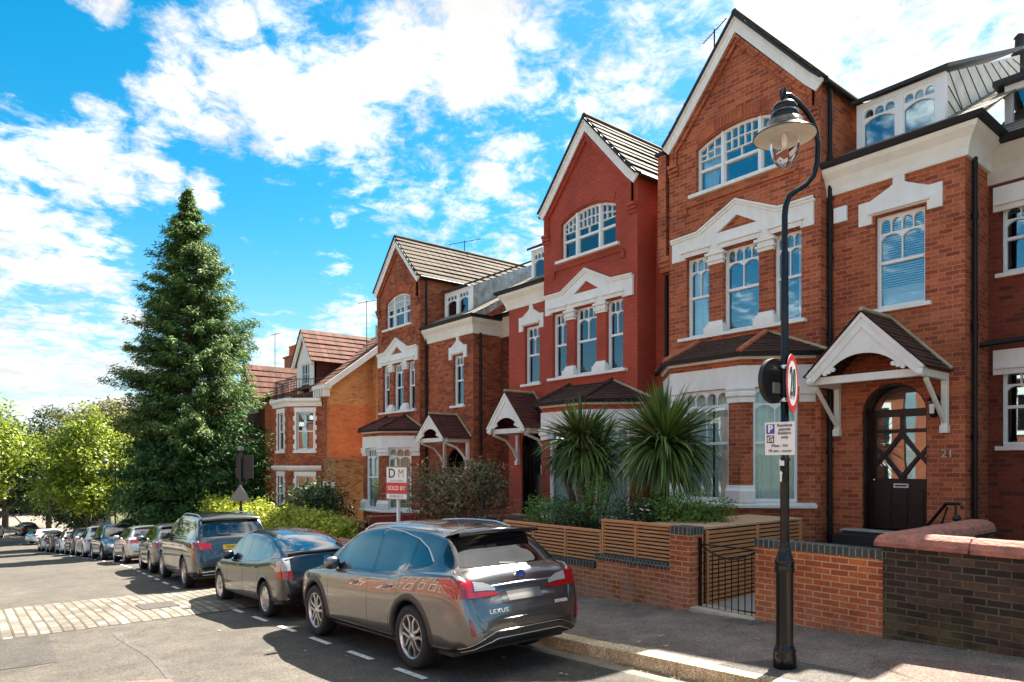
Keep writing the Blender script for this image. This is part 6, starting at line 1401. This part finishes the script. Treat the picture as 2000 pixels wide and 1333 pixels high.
BOX = dict(L=4.80, r=.375, axles=(1.05, 3.96), track=.93, wstyle='box', drop=.08, handle='chrome',
    top=[(0, .62), (.02, .78), (.05, .90), (.08, 1.05), (.11, 1.17), (.16, 1.24), (.26, 1.42), (.36, 1.60), (.45, 1.69), (.7, 1.74), (1.3, 1.77), (2.3, 1.79), (2.8, 1.74), (3.2, 1.56), (3.6, 1.26), (3.75, 1.20), (4.3, 1.12), (4.6, 1.02), (4.75, .85), (4.8, .6)],
    belt=[(0, .5), (.08, 1.0), (.16, 1.13), (1, 1.14), (3.4, 1.10), (4.2, 1.02), (4.6, .9), (4.8, .55)],
    w=[(0, .76), (.03, .84), (.1, .90), (.25, .93), (1, .955), (3.6, .95), (4.3, .92), (4.65, .82), (4.8, .6)],
    wr=[(0, .66), (.16, .76), (.4, .70), (1.0, .68), (2.6, .68), (3.5, .78), (4.8, .4)],
    bot=[(0, .42), (.1, .34), (.5, .26), (4.2, .26), (4.8, .38)],
    side_windows=[[(.52, 1.20, 1.50), (.75, 1.18, 1.60), (1.12, 1.175, 1.63)], [(1.22, 1.17, 1.64), (2.05, 1.16, 1.66)], [(2.13, 1.16, 1.66), (2.6, 1.155, 1.63), (3.0, 1.15, 1.46), (3.35, 1.145, 1.24)]],
    dlo_chrome=[(3.38, 1.16), (.52, 1.20)], rear_window=[(-.72, 1.25, 1.38), (-.64, 1.23, 1.60), (0, 1.23, 1.64), (.64, 1.23, 1.60), (.72, 1.25, 1.38)],
    windscreen=[(2.85, -.6, .6), (3.2, -.66, .66), (3.58, -.70, .70)],
    tail=[([(.12, .92, 1.12), (.34, .95, 1.11), (.40, 1.0, 1.08)], 'NP'), ([(-.92, .93, 1.12), (-.52, .94, 1.08)], 'R'), ([(.52, .94, 1.08), (.92, .93, 1.12)], 'R')],
    head=[([(4.2, .85, .97), (4.6, .78, .9)], 'NP'), ([(-.85, .75, .92), (-.5, .74, .88)], 'F'), ([(.5, .74, .88), (.85, .75, .92)], 'F')], grille=[(-.45, .6, .92), (.45, .6, .92)],
    seams=[[(1.16, 1.14), (1.2, .8), (1.5, .55), (1.55, .3)], [(2.09, 1.13), (2.1, .3)], [(3.3, 1.1), (3.3, .3)]], handles=[(1.45, 1.0), (2.4, .98)], mirror=(3.15, 1.18), rails=(.6, 2.75), spoiler=(.26, .48, 1.66, .66), spoilerm='paint_slate',
    lower=[([(1.5, .22, .33), (3.4, .22, .33)], 'NP', 'alloy')], plate=(0, .97, 'plate_yellow', 'GD65 VWL'),
    extra=[lambda C, shoot, patchd, line, bvh: (patchd('lower_bumper', [(-.8, .30, .48), (.8, .30, .48)], 'R', 'plastic_black', .006, sub=8), line('exhaust_trim', [(-.72, .36), (-.42, .36), (-.42, .43), (-.72, .43), (-.72, .36)], 'R', 'chrome', rad=.012, offs=.012), line('exhaust_trim', [(.72, .36), (.42, .36), (.42, .43), (.72, .43), (.72, .36)], 'R', 'chrome', rad=.012, offs=.012), line('rear_wiper', [(-.05, 1.25), (-.35, 1.27)], 'R', 'plastic_black', rad=.01, offs=.02))])
def hatch(L=4.3, H=1.48, W=.89, **k):
    d = dict(L=L, r=.325, axles=(.78, L-.85), track=W-.02, wstyle='hatch', drop=.075,
    top=[(0, .58), (.02, .72), (.05, .84), (.08, .93), (.12, .99), (.22, 1.15), (.36, 1.32), (.5, H-.07), (.9, H-.02), (1.6, H), (2.2, H-.01), (2.6, H-.10), (3.0, 1.18), (3.25, 1.02), (L-.6, .92), (L-.2, .80), (L-.06, .68), (L, .5)],
    belt=[(0, .48), (.08, .86), (.14, .96), (.6, .98), (2.8, .93), (3.3, .90), (L-.4, .76), (L, .45)],
    w=[(0, .68), (.04, W-.09), (.12, W-.04), (.3, W-.01), (1, W), (3.2, W), (L-.4, W-.08), (L-.1, .66), (L, .5)],
    wr=[(0, .6), (.14, .72), (.5, .60), (1, .58), (2.4, .58), (3.2, .72), (L, .35)],
    bot=[(0, .36), (.1, .28), (.5, .2), (L-.5, .2), (L, .3)],
    side_windows=[[(.62, 1.10, 1.12), (.85, 1.04, 1.28), (1.05, 1.02, 1.33)], [(1.10, 1.01, 1.34), (1.85, .99, H-.11)], [(1.92, .985, H-.11), (2.3, .98, H-.14), (2.6, .975, 1.24), (2.95, .97, 1.04)]],
    dlo_chrome=None, rear_window=[(-.62, 1.02, 1.10), (-.54, 1.02, H-.17), (0, 1.02, H-.14), (.54, 1.02, H-.17), (.62, 1.02, 1.10)],
    windscreen=[(2.35, -.5, .5), (2.7, -.57, .57), (3.15, -.64, .64)],
    tail=[([(.11, .77, .93), (.30, .80, .92), (.38, .86, .90)], 'NP'), ([(-.85, .78, .93), (-.44, .80, .90)], 'R'), ([(.44, .80, .90), (.85, .78, .93)], 'R')],
    head=[([(L-.75, .70, .80), (L-.2, .60, .70)], 'NP'), ([(-.76, .58, .74), (-.42, .56, .68)], 'F'), ([(.42, .56, .68), (.76, .58, .74)], 'F')], grille=[(-.4, .42, .66), (.4, .42, .66)],
    seams=[[(1.08, .97), (1.12, .7), (1.3, .45), (1.33, .26)], [(1.88, .95), (1.9, .26)], [(2.9, .92), (2.86, .26)]], handles=[(1.25, .86), (2.15, .85)], mirror=(2.75, 1.0), spoiler=(.34, .52, H-.085, .55), spoilerm='gloss_black', plate=(0, .74, 'plate_yellow', 'LC19 RVB'))
    d.update(k); return d
PG = 'cars parked along the kerb'
def place(sp, paint, name, label, xr, yl, cat='car', grp=PG, **k):
    y = yl+sp['track']+off(xr-2); sl = (off(xr-5)-off(xr))/5
    fl = k.get('flip'); L = sp['L']
    if fl: x = xr-L; y2 = y; return build_car(sp, paint, name, label, cat, grp, (x, y+sl*4, zroad(x)), yaw=-sl, **k)
    return build_car(sp, paint, name, label, cat, grp, (xr, y, zroad(xr)), yaw=-sl, **k)
place(SUV, 'paint_bronze', 'parked_suv', 'large bronze grey SUV nearest the viewer, parked at the kerb', -5.93, 4.14)
place(FAST, 'paint_dark', 'parked_fastback', 'dark fastback car with clear and red tail lights, second in the row', -11.25, 4.16)
place(BOX, 'paint_slate', 'parked_suv', 'slate grey boxy SUV with roof rails and yellow plate, third in the row', -16.75, 4.10)
place(hatch(3.95, 1.50, .86), 'paint_grey', 'parked_hatchback', 'small dark grey hatchback in front of the slate SUV', -22.3, 4.05)
place(hatch(4.4, 1.47, .90), 'paint_silver', 'parked_hatchback', 'pale silver gold hatchback with long red tail lights', -29.6, 4.15)
place(hatch(4.6, 1.66, .92, r=.35), 'paint_blue', 'parked_car', 'dark car with bright blue reflecting windscreen facing the viewer', -34.9, 4.1, flip=True)
place(hatch(4.5, 1.62, .92, r=.35), 'paint_white', 'parked_car', 'white tall hatchback beyond the car with the blue windscreen', -41.5, 4.15)
place(hatch(4.5, 1.62, .92, r=.35), 'paint_navy', 'parked_car', 'dark car squeezed between two white cars far down the row', -46.6, 4.15)
place(hatch(4.3, 1.50, .90), 'paint_white', 'parked_car', 'white car with red tail lights far down the row', -51.6, 4.1)
place(hatch(4.2, 1.48, .88), 'paint_maroon', 'parked_car', 'dark maroon car near the far end of the row', -57.0, 4.0)
place(hatch(4.1, 1.45, .88), 'paint_silver', 'parked_car', 'small silver car last in the parked row', -62.3, 3.9)
build_car(hatch(4.2, 1.45, .88), 'paint_white', 'crossing_car', 'white hatchback driving across the junction at the bottom of the hill', 'car', None, (-84.6, 5.4, zroad(-84)+.05), yaw=R(-62)+math.pi*0)
build_car(hatch(4.1, 1.5, .88), 'paint_navy', 'distant_car', 'small dark car seen from behind beyond the junction', 'car', None, (-97, 6.3, zroad(-97)+.03), yaw=R(8))
build_car(hatch(4.1, 1.5, .88), 'paint_silver', 'distant_car', 'pale car with blue windscreen at the left edge beyond the junction', 'car', None, (-98, 3.1, zroad(-98)+.03), yaw=R(-15), flip=True)

# ------------------------------------------------------------------ plants
def leafmesh(name, pos, nrm, size, m, parent, aspect=.5, kind=None, dirs=None):
    """many separate leaf-sized diamonds"""
    n = len(pos); nrm = nrm/np.linalg.norm(nrm, axis=1, keepdims=True)
    a = RNG.normal(size=(n, 3)) if dirs is None else np.cross(dirs, nrm); u = np.cross(nrm, a); u /= np.linalg.norm(u, axis=1, keepdims=True); v = np.cross(nrm, u)
    s = size*RNG.uniform(.6, 1.3, n)[:, None]
    o0 = np.array(origin(parent)) if parent is not None else 0
    P = np.stack([pos-u*s, pos-v*s*aspect+nrm*s*.15, pos+u*s, pos+v*s*aspect+nrm*s*.15], 1).reshape(-1, 3)-o0
    me = bpy.data.meshes.new(name); me.vertices.add(4*n); me.vertices.foreach_set('co', P.astype(np.float32).ravel()); me.loops.add(4*n); me.loops.foreach_set('vertex_index', np.arange(4*n, dtype=np.int32)); me.polygons.add(n)
    me.polygons.foreach_set('loop_start', np.arange(0, 4*n, 4, dtype=np.int32)); me.update(calc_edges=True); me.materials.append(MATS[m])
    o = bpy.data.objects.new(name, me); COL.objects.link(o)
    if parent is not None: o.parent = parent
    if kind: o['kind'] = kind
    return o
def clumps(c, rad, n, per, cl, rng, hollow=.35, squash=1):
    """leaf positions gathered into clumps through an uneven ellipsoid"""
    d = rng.normal(size=(n, 3)); d /= np.linalg.norm(d, axis=1, keepdims=True)
    lump = 1+.20*np.sin(d[:, 0]*5+c[0])+.16*np.sin(d[:, 1]*6+1.3)+.16*np.sin(d[:, 2]*7+c[1])
    r = (hollow+(1-hollow)*rng.uniform(0, 1, n)**.45)*lump
    cen = d*r[:, None]*np.array(rad)+np.array(c)
    pos = np.repeat(cen, per, 0)+rng.normal(size=(n*per, 3))*cl*np.array([1, 1, .6])
    nr = np.repeat(d, per, 0)*.7+rng.normal(size=(n*per, 3))*.6+np.array([0, 0, .5]); return pos, nr
def trunk(parent, x, y, z0, z1, r, limbs, spread, rng, name='trunk', m='bark'):
    b = MB(); path = [(x+rng.uniform(-.06, .06)*i, y+rng.uniform(-.06, .06)*i, z0+(z1-z0)*i/5) for i in range(6)]; b.tube(path, [r*(1-.12*i) for i in range(6)], 10); b.build(name, m, parent)
    b = MB()
    for k in range(limbs):
        a = rng.uniform(0, 6.28); t = rng.uniform(.45, 1); p0 = Vector(path[int(t*5)]); L = spread*rng.uniform(.6, 1); p1 = p0+Vector((math.cos(a)*L*.5, math.sin(a)*L*.5, L*.45)); p2 = p1+Vector((math.cos(a+.3)*L*.45, math.sin(a+.3)*L*.45, L*.5)); b.tube([p0, p1, p2], [r*.4, r*.25, r*.08], 6)
    if limbs: b.build('branches', m, parent)
def tree(name, x, y, label, h, crowns, m, r=.18, n=500, per=14, leaf=.12, cl=.28, zb=None, seed=0, group=None, limbs=9, cat='tree'):
    rng = np.random.default_rng(seed); zb = zroad(x) if zb is None else zb; T = thing(name, (x, y, zb), label, cat, group)
    trunk(T, x, y, zb-.2, zb+h*.6, r, limbs, h*.3, rng)
    P, Nn = [], []
    for (cx, cy, cz, rx, ry, rz, w) in crowns: p, q = clumps((x+cx, y+cy, zb+cz), (rx, ry, rz), int(n*w), per, cl, rng); P.append(p); Nn.append(q)
    leafmesh('crown', np.concatenate(P), np.concatenate(Nn), leaf, m, T); return T
# the great conifer
def conifer():
    x0, y0 = -39.7, 9.5; zb = zroad(x0)+.1; T = thing('conifer', (x0, y0, zb), 'very tall dark conifer tapering to a point, left of the brick villa', 'tree'); rng = np.random.default_rng(5)
    H = 19.4; b = MB(); b.tube([(x0, y0, zb-.3), (x0+.1, y0, zb+6), (x0, y0+.05, zb+12), (x0, y0, zb+H)], [.42, .3, .16, .03], 12); b.build('trunk', 'bark', T)
    P = []; Nn = []; DD = []; bb = MB(); Pl = []; Nl = []
    z = 1.6
    while z < H-.1:
        t = z/H; rad = float(np.interp(t, [0, .15, .33, .43, .6, .68, .78, .885, .95, 1], [3.5, 3.8, 3.85, 3.7, 3.25, 2.8, 2.15, 1.25, .55, .06])); nb = int(6+10*(1-t))
        for k in range(nb):
            a = rng.uniform(0, 2*math.pi); zj = rng.uniform(-.22, .22); tilt = rng.uniform(-.12, .2); L = rad*rng.uniform(.6, 1.0)*(1+.10*math.sin(3*a+z*1.3))
            if rng.uniform() < .07: L *= 1.22
            droop = -.10-.25*(1-t); u = np.array([math.cos(a), math.sin(a), 0])
            if k % 4 == 0 and t < .9: bb.tube([Vector((x0, y0, zb+z)), Vector((x0+u[0]*L*.7, y0+u[1]*L*.7, zb+z+L*.7*droop))], [.05*(1-t)+.015, .01], 4)
            ns = int(4+L*6)
            for j in range(ns):
                s = (j+.6)/ns; 
                if s < .28 and t < .9: continue
                c = np.array([x0+.3*(1-t), y0+.3*(1-t), zb+z+zj])+u*L*s+np.array([0, 0, L*s*(droop+tilt)+.5*(s**3)*L*.3]); wdt = .50*(1-s*.75)*(.5+.5*min(1, L/3))
                q = rng.integers(15, 23); side = np.array([-u[1], u[0], 0]); o = rng.normal(size=(q, 3))*np.array([.12, .12, .11])*(1 if t < .9 else .6); lat = rng.uniform(-1, 1, q)[:, None]*side*wdt
                pp = c+o+lat+np.abs(lat).sum(1)[:, None]*np.array([0, 0, -.25]); nn = rng.normal(size=(q, 3))*.45+np.array([0, 0, .75])+u*.55
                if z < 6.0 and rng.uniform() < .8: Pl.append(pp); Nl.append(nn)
                else: P.append(pp); Nn.append(nn); DD.append(np.tile(u+np.array([0, 0, -.15+tilt]), (len(pp), 1))+side*np.sign(lat[:, :1]+lat[:, 1:2])*.5+rng.normal(size=(len(pp), 3))*.35)
        z += .31*(1-.4*t)
    bb.build('branches', 'bark', T); leafmesh('crown', np.concatenate(P), np.concatenate(Nn), .135, 'leaf_conifer', T, aspect=.2, dirs=np.concatenate(DD))
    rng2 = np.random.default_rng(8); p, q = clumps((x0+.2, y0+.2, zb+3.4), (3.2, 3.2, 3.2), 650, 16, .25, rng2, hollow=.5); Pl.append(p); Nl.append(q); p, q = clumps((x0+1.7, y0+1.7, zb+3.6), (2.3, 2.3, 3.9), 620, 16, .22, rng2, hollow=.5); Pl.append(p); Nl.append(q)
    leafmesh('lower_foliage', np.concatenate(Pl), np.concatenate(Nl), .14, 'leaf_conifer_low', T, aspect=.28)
    return T
conifer()
GR = 'broadleaf trees down the street'
tree('lime_tree', -56, 6.9, 'lime green rounded street tree lit by the sun', 8.5, [(0, 0, 6.2, 2.9, 2.9, 2.8, 1.2), (-.3, .3, 7.4, 2.2, 2.2, 1.5, .5), (.4, -.3, 4.2, 2.8, 2.6, 1.5, .5)], 'leaf_lime', n=620, seed=2, group=GR, leaf=.13)
tree('olive_tree', -72, 10.5, 'taller feathery olive green tree behind the lime green one', 13, [(0, 0, 9.6, 3.8, 3.8, 3.8, 1), (-1.5, 0, 6.4, 3.4, 3.4, 3.2, .6), (2.5, 1.5, 9, 2.6, 2.6, 3.2, .5)], 'leaf_olive', n=1000, seed=3, group=GR, leaf=.17, cl=.4, r=.3)
tree('dark_tree', -65, 7.4, 'dark leaved tree overhanging the far parked cars', 6, [(0, 0, 4.2, 3.0, 2.6, 2.0, 1), (-1, 0, 2.8, 2.4, 2.2, 1.2, .4)], 'leaf_dark', n=420, seed=4, group=GR, leaf=.13)
tree('green_tree', -90, 7.5, 'dark green tree between the lime green and the leftmost sunlit ones', 13, [(0, 0, 9.5, 4, 4, 4.2, 1), (2, -1, 6, 3.4, 3.4, 2.6, .6)], 'leaf_dark', n=600, seed=5, group=GR, leaf=.18, cl=.4, r=.3)
tree('green_tree', -86, 2.6, 'sunlit green tree at the left edge hanging over the junction', 10.5, [(0, -2.5, 9.0, 3.6, 3.6, 3.6, 1), (-1, -.4, 7.0, 3.2, 3.2, 2.2, .7)], 'leaf_green', n=650, seed=6, group=GR, leaf=.2, cl=.45, r=.3)
tree('yellow_green_tree', -70, 2.0, 'bright yellow green tree cut off by the left edge', 10.5, [(0, -.4, 8.6, 3.4, 3.0, 3.4, 1)], 'leaf_lime', n=500, seed=16, group=GR, leaf=.18, cl=.4, r=.3)
tree('green_tree', -95, 12, 'green tree beyond the junction behind the others', 13, [(0, 0, 8.5, 5.5, 5.5, 5, 1), (4, -3, 6, 4, 4, 3.4, .5)], 'leaf_green', n=650, seed=7, group=GR, leaf=.24, cl=.5, r=.3)
tree('dark_tree', -112, 4.5, 'large dark tree closing the end of the far road', 14, [(0, 0, 8.6, 6, 6, 5.2, 1), (5, 3, 7, 5, 5, 4, .6)], 'leaf_dark', n=700, seed=8, group=GR, leaf=.28, cl=.6, r=.4)
# wooded end of the view
rng = np.random.default_rng(21); P = []; Nn = []
for i in range(34):
    a = R(rng.uniform(160, 200)); d = rng.uniform(135, 190); c = (math.cos(a)*d, math.sin(a)*d+10, zroad(-150)+rng.uniform(3, 6)); p, q = clumps(c, (7, 8, rng.uniform(5, 8)), 120, 10, .9, rng); P.append(p); Nn.append(q)
tag(leafmesh('distant_wood', np.concatenate(P), np.concatenate(Nn), .55, 'leaf_dark', None), 'far wooded skyline closing the view down the hill', 'wood', kind='stuff')
def bush(name, c, rad, n, m, label, per=14, leaf=.04, cl=.10, cat='bush', group=None, seed=1, hollow=.2, stems=5):
    rng = np.random.default_rng(seed); zb = c[2]-rad[2]; T = thing(name, (c[0], c[1], zb), label, cat, group); b = MB()
    for i in range(stems): a = rng.uniform(0, 6.28); b.tube([(c[0], c[1], zb-.25), (c[0]+math.cos(a)*rad[0]*.5, c[1]+math.sin(a)*rad[1]*.5, c[2]), (c[0]+math.cos(a)*rad[0]*.75, c[1]+math.sin(a)*rad[1]*.75, c[2]+rad[2]*.6)], [.03, .018, .006], 5)
    b.build('stems', 'bark', T); p, q = clumps(c, rad, n, per, cl, rng, hollow); leafmesh('foliage', p, q, leaf, m, T); return T
c = atY(885, 965, 10.2); bush('flowering_shrub', (c.x, c.y, c.z), (1.6, 1.0, .9), 430, 'leaf_bush', 'reddish brown flowering shrub in front of the mottled house', leaf=.05, seed=3, cl=.13)
c = atY(940, 935, 10.0); bush('shrub', (c.x, c.y, c.z), (.5, .5, .55), 110, 'leaf_bush', 'smaller upright shrub at the right of the flowering shrub', leaf=.05, seed=4)
c = atY(615, 985, 10.4); bush('dark_bush', (c.x, c.y, c.z), (1.35, 1.1, .85), 380, 'leaf_dark', 'round dark evergreen bush before the orange villa', leaf=.07, cl=.2, seed=5)
rng = np.random.default_rng(9)
def hedge(x0, x1, y, z0, z1, m, label, th=.55, n=900, leaf=.06, wob=.25, name='hedge'):
    T = thing(name, ((x0+x1)/2, y, z0), label, 'hedge'); xs = rng.uniform(x0, x1, n); top = z1+wob*np.sin(xs*2.3)+wob*.6*np.sin(xs*5.1+1); u = rng.uniform(0, 1, n)**.6; zz_ = z0+(top-z0)*u; ys = y+rng.normal(size=n)*th*.5
    p = np.repeat(np.stack([xs, ys, zz_], 1), 12, 0)+rng.normal(size=(n*12, 3))*.13; q = rng.normal(size=(n*12, 3))*.6+np.array([0, -.4, .7]); leafmesh('foliage', p, q, leaf, m, T)
    b = MB(); 
    for i in range(int((x1-x0)/.7)): xx = x0+.35+i*.7; b.tube([(xx, y, z0-.5), (xx+.05, y, z0+.6*(z1-z0))], .03, 5)
    b.build('stems', 'bark', T)
hedge(-32.6, -18.9, 8.95, -3.2, -1.80, 'leaf_hedge', 'yellow-green variegated hedge above the low wall with piers', n=2400, leaf=.075, wob=.16)
hedge(-38.5, -33.8, 9.2, -4.2, -2.9, 'leaf_garden', 'darker green hedge under the conifer', n=500, leaf=.09)
hedge(-49, -44, 8.9, -5.2, -3.7, 'leaf_lime', 'clipped bright green hedge beyond the conifer', n=600, leaf=.09, wob=.05)
hedge(-55.5, -52, 8.9, -5.9, -4.4, 'leaf_lime', 'small clipped hedge farther down the pavement', n=400, leaf=.09, wob=.05)
b = MB(); b.box(-42.6, -39.6, 8.62, 8.7, zroad(-41)-.1, zroad(-41)+1.55); tag(b.build('fence_panel', 'wood_top'), 'brown board fence panel under the conifer', 'fence')
# raised bed in front of the two bays
b = MB(); b.box(-14.2, -7.35, 8.72, 8.80, -2.6, -1.35); b.box(-14.2, -7.35, 8.8, 11.2, -2.6, -1.42); tag(b.build('planting_bed', 'soil'), 'raised bed of soil behind the slatted fence', 'planting bed')
GB = 'low shrubs behind the slatted fence'
for i, (px_, py_, Y, rx, rz_, m, lab) in enumerate(((1075, 1000, 9.4, .75, .33, 'leaf_garden', 'low dark leafy shrub behind the lower fence panel'), (1165, 985, 9.3, .38, .50, 'leaf_garden', 'upright green shrub below the left palm'), (1245, 1003, 9.2, .5, .26, 'leaf_dark', 'dark shrub with white flowers between the palms'), (1310, 995, 9.5, .72, .30, 'leaf_garden', 'bright green fern-like shrub right of centre, below the right palm'), (1385, 1000, 9.9, .4, .2, 'leaf_garden', 'small green sprig near the timber lid'), (1125, 1010, 9.1, .5, .25, 'leaf_dark', 'dark low shrub near the middle of the fence'))):
    c = atY(px_, py_, Y); bush('low_shrub', (c.x, c.y, c.z), (rx, .45, rz_), int(260*rx), m, lab, leaf=.028, cl=.07, cat='shrub', group=GB, seed=30+i, stems=4)
fl = MB(); rf_ = random.Random(4)
for i in range(16):
    c = atY(1245+rf_.uniform(-28, 28), 998+rf_.uniform(-14, 12), 9.05+rf_.uniform(-.1, .2)); fl.lathe([(0, -.01), (.026, .006), (.03, .015), (0, .02)], c, 6)
tag(fl.build('white_flowers', 'flower'), 'scattered white blooms on the dark shrub between the palms', 'flowers', kind='stuff')
def palm(x, y, z0, heads, label, seed):
    rng = random.Random(seed); T = thing('cordyline_palm', (x, y, z0), label, 'palm', 'spiky palms before the bays')
    for (hx, hy, hz, Rr, nb, m, up) in heads:
        c = Vector((x+hx, y+hy, hz)); b = MB(); b.tube([(x, y, z0-.2), (x+hx*.5, y+hy*.5, (z0+hz)/2), tuple(c)], [.09, .07, .06], 8); b.build('trunk', 'bark', T)
        vs = []; fs = []; b = MB()
        for i in range(nb):
            a = rng.uniform(0, 6.283); el = math.asin(rng.uniform(-.80, 1)) if not up else math.asin(rng.uniform(-.1, 1)); L = Rr*rng.uniform(.75, 1.12)*(1 if el > -.2 else 1.05); w = rng.uniform(.016, .027)
            d = Vector((math.cos(a)*math.cos(el), math.sin(a)*math.cos(el), math.sin(el))); p = c+d*.05; side = d.cross(Vector((0, 0, 1)));
            if side.length < .05: side = Vector((1, 0, 0))
            side.normalize(); n = 6; k = len(b.v); vv = []; g = rng.uniform(.05, .2) if el > .35 else (rng.uniform(.16, .45) if el > -.1 else rng.uniform(.35, .7)); tw = rng.uniform(-.6, .6)
            for j in range(n+1):
                t = j/n; ww = w*(1.0 if t < .6 else (1-t)/.4)*(.5+min(.5, t*3)); up_ = side.cross(d); sd = (side*math.cos(tw)+up_*math.sin(tw)); vv += [p-sd*ww, p+sd*ww]
                p = p+d*(L/n); d = (d+Vector((0, 0, -g*(t+.25)*1.1))).normalized()
            b.add(vv, [(2*j, 2*j+1, 2*j+3, 2*j+2) for j in range(n)], 0, True)
        b.build('fronds', m, T)
palm(atY(1298, 880, 10.0).x, 10.0, -1.5, [(0, 0, atY(1298, 868, 10.0).z, 1.15, 960, 'leaf_palm', False), (0, 0, atY(1298, 880, 10.0).z-.22, .75, 70, 'leaf_palm_old', False)], 'dark green spiky palm, right-hand one of the pair', 3)
cp = atY(1140, 880, 10.2)
palm(cp.x, 10.2, -1.5, [(-.05, 0, atY(1140, 868, 10.2).z, 1.04, 600, 'leaf_palm', False), (.28, .1, atY(1170, 895, 10.2).z, .95, 260, 'leaf_palm', False), (-.62, -.1, atY(1085, 900, 10.2).z, .42, 130, 'leaf_palm_old', False), (.05, -.2, atY(1145, 850, 10).z, .5, 150, 'leaf_palm_old', True)], 'bushier spiky palm with brownish heads, left-hand one of the pair', 5)
# things far down the pavement
def small_lamp(x, y, h, label):
    z = zroad(x)+.1; T = thing('street_lamp', (x, y, z), label, 'street lamp'); b = MB(); b.lathe([(.09, 0), (.09, .9), (.05, 1), (.04, h)], (x, y, z), 10); b.build('lamp_pole', 'black_paint', T)
    b = MB(); b.tube([(x, y, z+h), (x, y-.2, z+h+.25), (x, y-.5, z+h+.2)], .03, 6); b.build('lamp_arm', 'black_paint', T); b = MB(); b.lathe([(0, .2), (.1, .15), (.22, 0), (.0, -.02)], (x, y-.5, z+h), 12); b.build('lantern_hood', 'mid_grey', T)
small_lamp(-47.5, 7.3, 5.4, 'slender street lamp in front of the lime green tree')
small_lamp(-92, 7.4, 3.0, 'short lamp post on the pale pavement beyond the junction')
T = thing('notice_board', (-70, 8.5, zroad(-70)), 'pale notice board on posts under the trees by the junction', 'sign board'); b = MB(); b.box(-70, -69.9, 8, 10.4, zroad(-70)+1.6, zroad(-70)+3.1); b.build('board', 'cream', T)
for yy in (8.1, 10.3): b = MB(); b.box(-69.98, -69.92, yy-.05, yy+.05, zroad(-70)-.1, zroad(-70)+1.6); b.build('post', 'cream', T)
